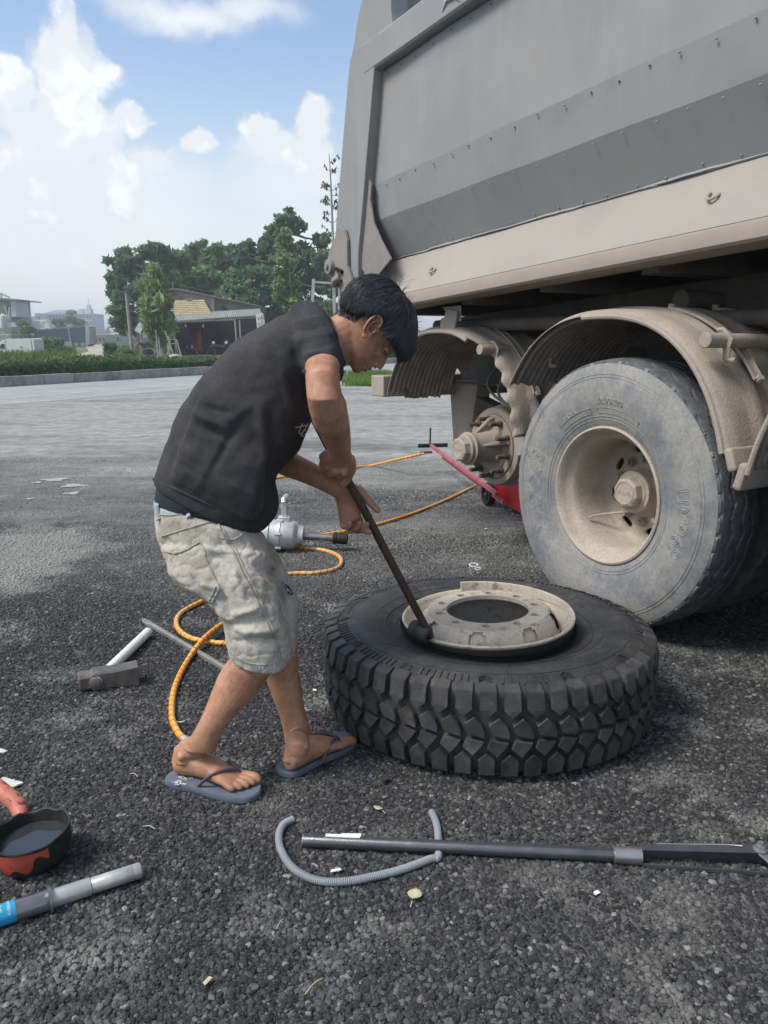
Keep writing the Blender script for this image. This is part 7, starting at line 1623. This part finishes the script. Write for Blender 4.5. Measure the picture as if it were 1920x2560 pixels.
# corrugated awning
def corrugated(par, A, B_, C_, D_, n, m, amp=.03, name='awning_sheet'):
    g = MB(); r1, r2, r3, r4 = [], [], [], []
    for i in range(n*2+1):
        t = i/(n*2); o = Vector((0, 0, amp if i % 2 else -amp)); r1.append(A.lerp(B_, t)+o); r2.append(D_.lerp(C_, t)+o)
    g.rings([r1, r2], cap=False, closed=False); ob = g.build(name, m, par, smooth=0); s = ob.modifiers.new('thickness', 'SOLIDIFY'); s.thickness = .02; return ob
corrugated(shop, dz(420, 786, SY+2), dz(650, 772, SY+2), dz(655, 788, SY-1.2), dz(428, 803, SY-1.2), 46, 'tin')
g = MB(); g.tube([dz(430, 806, SY-1.1), dz(588, 799, SY-1.1)], .05, 6); g.build('awning_beam', 'wood_pale', shop)
for (a, b) in (((440, 890), (434, 806)), ((594, 890), (587, 799)), ((603, 890), (599, 800)), ((652, 890), (650, 792))):
    g = MB(); g.tube([dz(*a, SY-1.1, 0), dz(*b, SY-1.1)], .05, 6); g.build('post', 'wood_pale', shop)
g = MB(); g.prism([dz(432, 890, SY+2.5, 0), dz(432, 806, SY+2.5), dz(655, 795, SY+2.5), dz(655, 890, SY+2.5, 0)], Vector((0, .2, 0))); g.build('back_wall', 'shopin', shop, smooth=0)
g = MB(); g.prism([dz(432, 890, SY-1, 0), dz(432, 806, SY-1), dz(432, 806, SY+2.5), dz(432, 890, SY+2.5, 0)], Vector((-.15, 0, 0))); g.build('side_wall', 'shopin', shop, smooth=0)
for x in (476, 487, 498): g = MB(); g.box(dz(x+4, 832, SY+2.3), (.24, .06, 1.0)); g.build('window', 'blackin', shop, smooth=0, bevel=.02)
g = MB(); g.tube([dz(472, 846, SY+1.6), dz(508, 843, SY+1.6)], .03, 6); g.build('rail', 'red_dull', shop)
for x in (535, 548): g = MB(); g.box(dz(x, 835, SY+2.2), (.18, .15, 2.0)); g.build('door_frame', 'shopin', shop, smooth=0)
corrugated(None, dz(352, 798, SY+1), dz(432, 802, SY+1), dz(424, 836, SY-2.2), dz(366, 838, SY-2.2), 16, 'tin', name='tin_canopy'); can = bpy.data.objects['tin_canopy']; tag(can, 'slanting corrugated tin canopy at the left side of the shop', 'canopy')
g = MB(); g.prism([dz(336, 826, SY-1), dz(352, 798, SY+1), dz(362, 812, SY), dz(350, 834, SY-1.4)], Vector((0, .05, -.05))); g.build('tin_flap', 'tin', None, smooth=0, label='bent loose tin flap hanging left of the tin canopy', cat='tin sheet')
g = MB()
for (a, b) in (((366, 890), (366, 836)), ((424, 890), (424, 836)), ((352, 890), (352, 832))): g.tube([dz(*a, SY-2, 0), dz(*b, SY-2)], .04, 6)
g.build('canopy_post', 'wood_pale', can)
for (x, y) in ((464, 815), (508, 816), (405, 843)):
    b_ = empty('light_bulb', dz(x, y, SY-.5), {464: 'left unlit bulb hanging in the open shop front', 508: 'right larger unlit bulb hanging in the open shop front', 405: 'unlit bulb hanging under the tin canopy'}[x], 'light bulb', 'hanging bulbs')
    c = dz(x, y, SY-.5); g = MB(); g.sphere(c, .085, 10, (1, 1, 1.25)); g.build('glass', 'white', b_); g = MB(); g.cyl(c+TZ*.09, c+TZ*.17, .04, 8); g.tube([c+TZ*.15, c+TZ*.5], .01, 4); g.build('cord', 'white', b_)
# tyre stack and loose tyres
def tor(g, c, R, r, ax): g.lathe([(R-r, -r*.7), (R-r*.2, -r), (R, -r*.5), (R, r*.5), (R-r*.2, r), (R-r, r*.7), (R-r*1.15, 0)], c, ax, 28, closed=True)
M['tyrefar'] = mat('old_tyre', (.075, .078, .08), (.11, .11, .11), scale=3, rough=.9)
for k in range(4):
    c = dz(372+(-2, 1, -1, 1)[k], 886, 55, .14+k*.265); g = MB(); tor(g, c, .50, .135, Vector((.02*(k-1), 0, 1)).normalized()); g.build('stacked_tyre', 'tyrefar', None, label=('bottom', 'second lowest', 'second highest', 'top')[k]+' old tyre of the stack left of the shop', cat='tyre', group='old tyres piled by the shop')
g = MB(); tor(g, dz(351, 876, 54, .50), .47, .13, Vector((.9, -.5, .15)).normalized()); g.build('leaning_tyre', 'tyrefar', None, label='old tyre leaning against the left side of the tyre stack', cat='tyre', group='old tyres piled by the shop')
g = MB(); tor(g, dz(372, 888, 51, .30), .46, .12, Vector((.15, -.75, 1)).normalized()); g.build('lying_tyre', 'tyrefar', None, label='old tyre lying tilted in front of the tyre stack', cat='tyre', group='old tyres piled by the shop')
fn = empty('picket_fence', on(D(348, 885, 57), 0), 'short dark picket fence left of the tyre stack', 'fence')
for k in range(11): g = MB(); g.box(dz(332+k*3.6, 863, 58), (.07, .03, 1.05)); g.build('picket', 'bark', fn, smooth=0)
g = MB(); g.box(dz(350, 852, 58.05), (1.2, .03, .06)); g.box(dz(350, 872, 58.05), (1.2, .03, .06)); g.build('fence_rail', 'bark', fn, smooth=0)
rk = empty('metal_rack', on(D(425, 885, 54.5), 0), 'pale metal rack hung with bags between the staked tree and the shop opening', 'rack')
g = MB()
for (a, b) in (((400, 890), (398, 850)), ((446, 890), (438, 848)), ((398, 852), (438, 848)), ((402, 862), (440, 859)), ((450, 890), (444, 850)), ((410, 890), (406, 848)), ((438, 848), (426, 836))): g.tube([dz(*a, 54.5), dz(*b, 54.5)], .035, 6)
g.build('rack_frame', 'wood_pale', rk)
g = MB(); g.sphere(dz(411, 872, 54.3), .26, 14, (.8, .6, 1.5)); g.build('sack', 'tin', None, label='grey sack hanging on the metal rack by the shop', cat='sack')
g = MB(); g.sphere(dz(437, 892, 50), .36, 14, (1.1, .7, .5)); g.build('rubble_heap', 'dirt', None, label='small tan heap behind the hedge below the metal rack', cat='heap')
# things in the dark shop front
M['shopred'] = mat('faded_red', (.22, .04, .04), (.16, .03, .03), scale=3, rough=.7)
cp = empty('air_compressor', on(D(499, 888, SY), 0), 'red standing air compressor inside the dark shop front', 'compressor')
g = MB(); c = dz(499, 888, SY, 0); g.cyl(c+TZ*.3, c+TZ*1.25, .2, 16); g.sphere(c+TZ*1.25, .2, 12); g.build('tank', 'shopred', cp); g = MB(); g.box(c+TZ*1.52, (.30, .25, .22)); g.cyl(c+TZ*1.6+Vector((.1, 0, 0)), c+TZ*1.8+Vector((.1, 0, 0)), .05, 8); g.build('pump', 'shopred', cp, smooth=0)
g = MB()
for dx in (-.14, .14): g.cyl(c+Vector((dx, 0, 0)), c+Vector((dx, 0, .35)), .03, 6)
g.build('feet', 'shopred', cp)
tb = empty('work_table', on(D(478, 888, SY-.3), 0), 'low red work table with small items left of the compressor', 'table'); c = dz(478, 888, SY-.3, 0)
g = MB(); g.box(c+TZ*.50, (.9, .5, .05)); g.build('table_top', 'shopred', tb, smooth=0)
for dx in (-.4, .4): g = MB(); g.box(c+Vector((dx, 0, .24)), (.05, .45, .48)); g.build('leg', 'shopred', tb, smooth=0)
for dx, w, lab in ((-.25, .12, 'left small grey tin on the red work table'), (.1, .16, 'right grey tin on the red work table')): g = MB(); g.cyl(c+Vector((dx, 0, .526)), c+Vector((dx, 0, .76)), w/2, 12); g.lathe([(w/2, .74), (w/2+.012, .75), (w/2, .765)], Vector((c.x+dx, c.y, 0)), TZ, 12); g.build('tin', 'tin', None, label=lab, cat='tin')
mb = empty('motorbike', on(D(550, 889, SY-2), 0), 'small parked motorbike with white headlamps just above the hedge by the shop', 'motorbike'); c = dz(550, 889, SY-2, 0)
for dx in (-.6, .6): g = MB(); tor(g, c+Vector((dx, 0, .3)), .30, .05, Vector((.15, 1, 0)).normalized()); g.build('wheel', 'tyrefar', mb)
g = MB(); g.tube(catmull([c+Vector((-.65, 0, .62)), c+Vector((-.2, 0, .72)), c+Vector((.2, 0, .60)), c+Vector((.5, 0, .85)), c+Vector((.55, 0, 1.0))], 5), [.10]*10+[.12]*5+[.07]*6, 10); g.build('body', 'shopin', mb)
g = MB(); g.tube([c+Vector((.5, -.3, 1.05)), c+Vector((.5, 0, 1.0)), c+Vector((.5, .3, 1.05))], .025, 6); g.build('handlebar', 'wood_pale', mb)
for dx in (-.35, .52): g = MB(); g.sphere(c+Vector((dx, -.25, .92)), .11, 10); g.build('headlamp', 'white', mb)
g = MB(); tor(g, dz(583, 872, SY-2, .55), .36, .12, Vector((.3, -1, .2)).normalized()); g.build('dark_tyre', 'tyrefar', None, label='dark tyre standing at the right end of the shop opening', cat='tyre', group='old tyres piled by the shop')
sb = empty('sign_board', on(D(652, 890, 50), 0), 'white tilted sign board with faded red letters right of the shop', 'sign')
A_, B_, C_, D_ = dz(639, 786, 50), dz(657, 782, 50), dz(663, 812, 50), dz(643, 822, 50)
g = MB(); g.prism([A_, B_, C_, D_], Vector((0, .05, 0))); g.build('board', 'white', sb, smooth=0)
M['signred'] = mat('faded_red_print', (.45, .16, .14), rough=.8)
sx = (B_-A_).normalized(); sz = (A_-D_).normalized()
for txt, yy in (('VÁ', .40), ('VỎ', .05)):
    v, fs = text_verts(txt, .34, depth=.006); g = MB(); mid = D_.lerp(C_, .5); g.add([mid + sx*x + sz*(y+yy) + Vector((0, -.012, 0)) - Vector((0, z, 0)) for x, y, z in v], fs); g.build('lettering', 'signred', sb, smooth=0, fix=False)
g = MB(); g.tube([dz(645, 890, 50.1, 0), dz(650, 800, 50.1)], .04, 6); g.build('post', 'wood_pale', sb)
g = MB(); g.tube(catmull([dz(432, 706, 62), dz(450, 712, 62), dz(520, 728, 62), dz(640, 742, 62)], 6), .018, 4); g.tube([dz(434, 760, 62), dz(432, 703, 62)], .05, 6); g.build('roof_wire', 'bark', None, label='thin wire strung from a small roof post over the shop', cat='wire')
# ---------------------------------------------------------------- vehicles and buildings at the left
M['vanwhite'] = mat('van_white', (.62, .66, .64), (.55, .585, .575), scale=.8, rough=.5)
M['tarp'] = mat('blue_tarp', (.045, .055, .095), (.06, .07, .115), scale=.7, rough=.75, bump=.01, bscale=3)
M['glass'] = mat('dark_window', (.035, .045, .055), rough=.25)
M['wallwhite'] = mat('pale_wall', (.52, .55, .58), (.44, .47, .50), scale=.15, rough=.9)
M['wallblue'] = mat('bluish_wall', (.34, .38, .46), (.30, .34, .41), scale=.15, rough=.9)
M['roofblue'] = mat('blue_roof', (.17, .21, .31), (.20, .24, .34), scale=.3, rough=.8)
M['roofgreen'] = mat('green_roof', (.22, .30, .24), (.26, .33, .27), scale=.3, rough=.8)
M['gable'] = mat('cream_gable', (.56, .56, .48), rough=.9)
M['shed'] = mat('factory_sheet', (.34, .37, .37), (.27, .30, .30), scale=.5, rough=.8, dust=(.18, .19, .18), dscale=.4)
YV = 57
van = empty('box_van', on(D(45, 892, YV), 0), 'small white box van parked in the grass at the left edge', 'van')
g = MB(); g.prism([dz(17, 887, YV), dz(14, 848, YV), dz(76, 846, YV), dz(81, 883, YV)], Vector((0, 1.6, 0))); bx = g.build('cargo_box', 'vanwhite', van, smooth=0, bevel=.02)
g = MB(); g.prism([dz(83, 883, YV-.05), dz(78, 846, YV-.05), dz(84, 848, YV-.05), dz(89, 882, YV-.05)], Vector((0, 1.6, 0))); g.build('rear_door', 'vanwhite', van, smooth=0, bevel=.02)
g = MB(); g.prism([dz(-12, 889, YV), dz(-14, 872, YV), dz(-6, 862, YV), dz(3, 852, YV), dz(13, 850, YV), dz(16, 888, YV)], Vector((0, 1.5, 0))); cab = g.build('cab', 'vanwhite', van, smooth=0, bevel=.03)
g = MB(); g.prism([dz(-2, 870, YV-.03), dz(3, 860, YV-.03), dz(11, 860, YV-.03), dz(11, 872, YV-.03)], Vector((0, .02, 0))); g.build('window', 'glass', cab, smooth=0)
for x in (0, 28, 68): 
    for dy in (.1, 1.4): g = MB(); tor(g, dz(x, 890, YV, .27)+Vector((0, dy, 0)), .27, .07, Vector((0, 1, 0))); g.build('wheel', 'tyrefar', van)
v, fs = text_verts('ELISA', .10, depth=.004); g = MB(); o_ = dz(53, 869, YV-.02); g.add([o_+Vector((x, -z, y)) for x, y, z in v], fs); g.build('lettering', 'glass', bx, smooth=0, fix=False)
YT = 108
tk = empty('covered_truck', on(D(150, 868, YT), 0), 'long dark blue tarpaulin-covered truck behind the bushes at the left', 'truck')
g = MB(); rows = []
for i in range(24):
    t = i/23; x = 85+137*t; yb = 850+6*t; yt = 824-11*t+1.2*math.sin(i*2.1); rows.append([dz(x, yb, YT), dz(x, yt+3, YT), dz(x, yt, YT+.4), dz(x, yt, YT+2.2), dz(x, yt+3, YT+2.5), dz(x, yb, YT+2.5)])
g.rings(rows); g.build('tarpaulin', 'tarp', tk, smooth=30)
g = MB(); g.prism([dz(86, 862, YT), dz(86, 850, YT), dz(214, 855, YT), dz(214, 866, YT)], Vector((0, 2.4, 0))); g.build('truck_bed', 'shed', tk, smooth=0)
g = MB(); g.prism([dz(214, 866, YT-.2), dz(213, 815, YT-.2), dz(222, 816, YT-.2), dz(224, 860, YT-.2)], Vector((0, 2.6, 0))); g.build('tailboard', 'shed', tk, smooth=0, bevel=.03)
for x in (100, 190, 206): g = MB(); tor(g, dz(x, 868, YT, .5), .5, .15, Vector((0, 1, 0))); g.build('wheel', 'tyrefar', tk)
def block_(name, x0, x1, yt, Y, dep, m, label, rows=0, cols=0, roof=None, roofm='roofblue', flat=True, cat='building', over=3, ybot=None):
    a, b = on(D(x0, 800, Y), 0), on(D(x1, 800, Y), 0); zt = D(x0, yt, Y).z; root = empty(name, (a+b)/2, label, cat)
    g = MB(); g.prism([a, b, Vector((b.x, b.y, zt)), Vector((a.x, a.y, zt))], Vector((0, dep, 0))); wl = g.build('wall', m, root, smooth=0)
    W = b.x-a.x; gap_z = zt/max(rows, 1)
    for r in range(rows):
        for c in range(cols):
            x = a.x+W*(c+.5)/cols; z = gap_z*(r+.55); w, h = W/cols*.5, gap_z*.45
            g = MB(); g.box((x, Y-.12, z), (w*1.15, .10, h*1.15)); fr_ = g.build('window', 'wallwhite', wl, smooth=0); g2 = MB(); g2.box((x, Y-.19, z), (w, .06, h)); g2.build('pane', 'glass', fr_, smooth=0) if False else None
            g3 = MB(); g3.box((x, Y-.20, z), (w, .05, h)); g3.build('pane', 'glass', wl, smooth=0)
        if rows > 1: g = MB(); g.box(((a.x+b.x)/2, Y-.3, gap_z*(r+1)-.15), (W*1.02, .9, .25)); g.build('floor_band', 'wallwhite', root, smooth=0)
    if roof:
        zr_ = D(x0, roof, Y).z; o = (over/2000*Y); g = MB(); g.hexa([Vector((a.x-o, Y-o, zt)), Vector((b.x+o, Y-o, zt)), Vector((b.x+o, Y+dep+o, zt)), Vector((a.x-o, Y+dep+o, zt)), Vector((a.x+W*.22, Y+dep*.4, zr_)), Vector((b.x-W*.22, Y+dep*.4, zr_)), Vector((b.x-W*.22, Y+dep*.6, zr_)), Vector((a.x+W*.22, Y+dep*.6, zr_))]); g.build('roof', roofm, root, smooth=0)
    return root, a, b, zt
block_('long_building', 48, 88, 791, 340, 14, 'wallwhite', 'long pale flat-roofed building left of the blue-roofed building', 2, 7)
block_('stair_tower', 88, 103, 783, 338, 10, 'wallwhite', 'small pale roof tower at the right end of the long flat building', 2, 2)
block_('blue_roof_building', 114, 163, 784, 345, 16, 'wallblue', 'pale bluish building with a blue hip roof on the far left skyline', 3, 6, roof=774)
rt_, a_, b_, zt_ = block_('apartment_block', 189, 232, 784, 400, 16, 'wallblue', 'pale four-storey apartment block with rooftop tower and mast', 4, 5)
g = MB(); x = D(216, 780, 400); g.box((x.x, 404, zt_+1.2), (2.6, 4, 2.4)); g.box((x.x, 404, zt_+3.0), (1.4, 2, 2.6)); g.build('roof_tower', 'wallwhite', rt_, smooth=0); g = MB(); g.tube([(x.x, 404, zt_+4), (x.x, 404, zt_+7.4)], .12, 5); g.build('mast', 'shed', rt_)
g = MB(); x = D(196, 780, 400); g.box((x.x, 404, zt_+1.1), (2.2, 3, 2.2)); g.build('roof_room', 'wallwhite', rt_, smooth=0)
def gable_house(x0, x1, xr, yeave, yridge, Y, label):
    root = empty('green_roof_house', on(D((x0+x1)/2, 820, Y), 0), label, 'house'); e0, e1, r1 = D(x0, yeave, Y), D(x1, yeave, Y), D(xr, yridge, Y); w = (x1-xr)/2000*Y
    g = MB(); g.prism([on(D(xr-12, 0, Y), 0) if False else Vector((r1.x-w, Y, 0)), Vector((r1.x+w, Y, 0)), Vector((r1.x+w, Y, e1.z)), r1, Vector((r1.x-w, Y, e1.z))], Vector((0, 3, 0))); g.build('gable_wall', 'gable', root, smooth=0)
    g = MB(); zr_ = r1.z; g.prism([Vector((e0.x, Y+1, e0.z)), Vector((r1.x-w*.9, Y+1, e1.z)), Vector((r1.x, Y+1, zr_)), Vector((e0.x+.6, Y+5, zr_))], Vector((0, .3, .15))); g.build('roof', 'roofgreen', root, smooth=0)
    g = MB(); g.prism([Vector((e0.x, Y+1.2, 0)), Vector((r1.x-w*.8, Y+1.2, 0)), Vector((r1.x-w*.8, Y+1.2, e1.z)), Vector((e0.x, Y+1.2, e1.z))], Vector((0, 3, 0))); g.build('wall', 'wallwhite', root, smooth=0)
gable_house(58, 124, 115, 822, 800, 200, 'low house with long green roof and cream gable before the far buildings'); gable_house(118, 166, 160, 815, 799, 215, 'second green-roofed house with small white gable further right')
fs_ = empty('factory_shed', on(D(10, 860, 110), 0), 'tall grey sheet-metal factory tower with conveyors at the far left edge', 'factory')
g = MB(); g.prism([dz(-60, 870, 110, 0), dz(-60, 750, 110), dz(0, 745, 110), dz(26, 746, 110), dz(30, 800, 110), dz(32, 870, 110, 0)], Vector((0, 6, 0))); g.build('tower_wall', 'shed', fs_, smooth=0)
g = MB(); g.prism([dz(26, 748, 109), dz(36, 750, 109), dz(41, 792, 109), dz(29, 792, 109)], Vector((0, 4, 0))); g.build('duct', 'wallwhite', fs_, smooth=0)
g = MB(); g.prism([dz(-60, 748, 108.5), dz(-60, 743, 108.5), dz(2, 744, 108.5), dz(40, 748, 108.5), dz(40, 751, 108.5), dz(0, 748, 108.5)], Vector((0, 8, 0))); g.build('tower_roof', 'shopwall2', fs_, smooth=0)
g = MB()
for (a, b) in (((-10, 728), (24, 743)), ((3, 733), (3, 746)), ((12, 765), (22, 800)), ((24, 768), (22, 800)), ((0, 812), (36, 812)), ((4, 830), (30, 850)), ((0, 838), (40, 838))): g.tube([dz(*a, 108), dz(*b, 108)], .12, 5)
g.build('steel_struts', 'wood_pale', fs_)
g = MB(); g.cyl(dz(8, 820, 107), dz(8, 790, 107), .45, 14); g.tube([dz(8, 790, 107), dz(8, 784, 107)], [.45, .15], 12); g.build('silo', 'wallwhite', fs_)
g = MB(); g.box(dz(17, 777, 109.9), (.55, .1, .9)); g.build('opening', 'glass', fs_, smooth=0)
g = MB(); g.prism([dz(2, 818, 107), dz(2, 806, 107), dz(36, 806, 107), dz(40, 818, 107)], Vector((0, 2, 0))); g.build('platform', 'wallwhite', fs_, smooth=0)
block_('annex_house', 38, 58, 800, 125, 6, 'wallwhite', 'small white annex right of the grey factory tower', 1, 2)
block_('low_wall_shed', 222, 262, 838, 150, 6, 'shopwall', 'long low brownish shed beyond the dirt track', 1, 4, roof=834, roofm='bark'); block_('low_grey_shed', 258, 300, 836, 160, 6, 'shed', 'low grey shed left of the concrete pole', 1, 3, roof=831, roofm='shed')
def treeline(x0, x1, y, Y, label, n=40):
    C_ = []; R_2 = []
    for i in range(n):
        x = x0+(x1-x0)*(i+.5)/n; rr = random.uniform(6, 13)/2000*Y; C_.append(D(x, y+random.uniform(-3, 4), Y+random.uniform(-8, 8))); R_2.append((rr*1.5, rr*1.5, rr))
    leaf_obj('far_treeline', leaves(C_, R_2, [60]*n, Y*.006, 1.3, .3), 'leaf_dark', None, kind='stuff', label=label)
treeline(-200, 60, 838, 230, 'far line of trees on the left horizon'); treeline(60, 560, 840, 420, 'far line of low trees on the horizon', 60); treeline(560, 2400, 838, 260, 'tree line behind the trailer', 160)
# loose stones of the dust strip at the road edge
# haze
HZ = bpy.data.materials.new('haze'); HZ.use_nodes = True; nt = HZ.node_tree; nt.nodes.clear(); ho = nt.nodes.new('ShaderNodeOutputMaterial'); hv = nt.nodes.new('ShaderNodeVolumePrincipled'); hv.inputs['Color'].default_value = (.86, .91, .97, 1); hv.inputs['Density'].default_value = .0015; hv.inputs['Anisotropy'].default_value = .2; nt.links.new(hv.outputs[0], ho.inputs['Volume'])
if HAZE:
    g = MB(); g.box((0, 1200, 9), (2400, 2900, 22)); hz_ = g.build('haze', HZ, None, smooth=0, kind='stuff', label='thin pale air over the whole place')
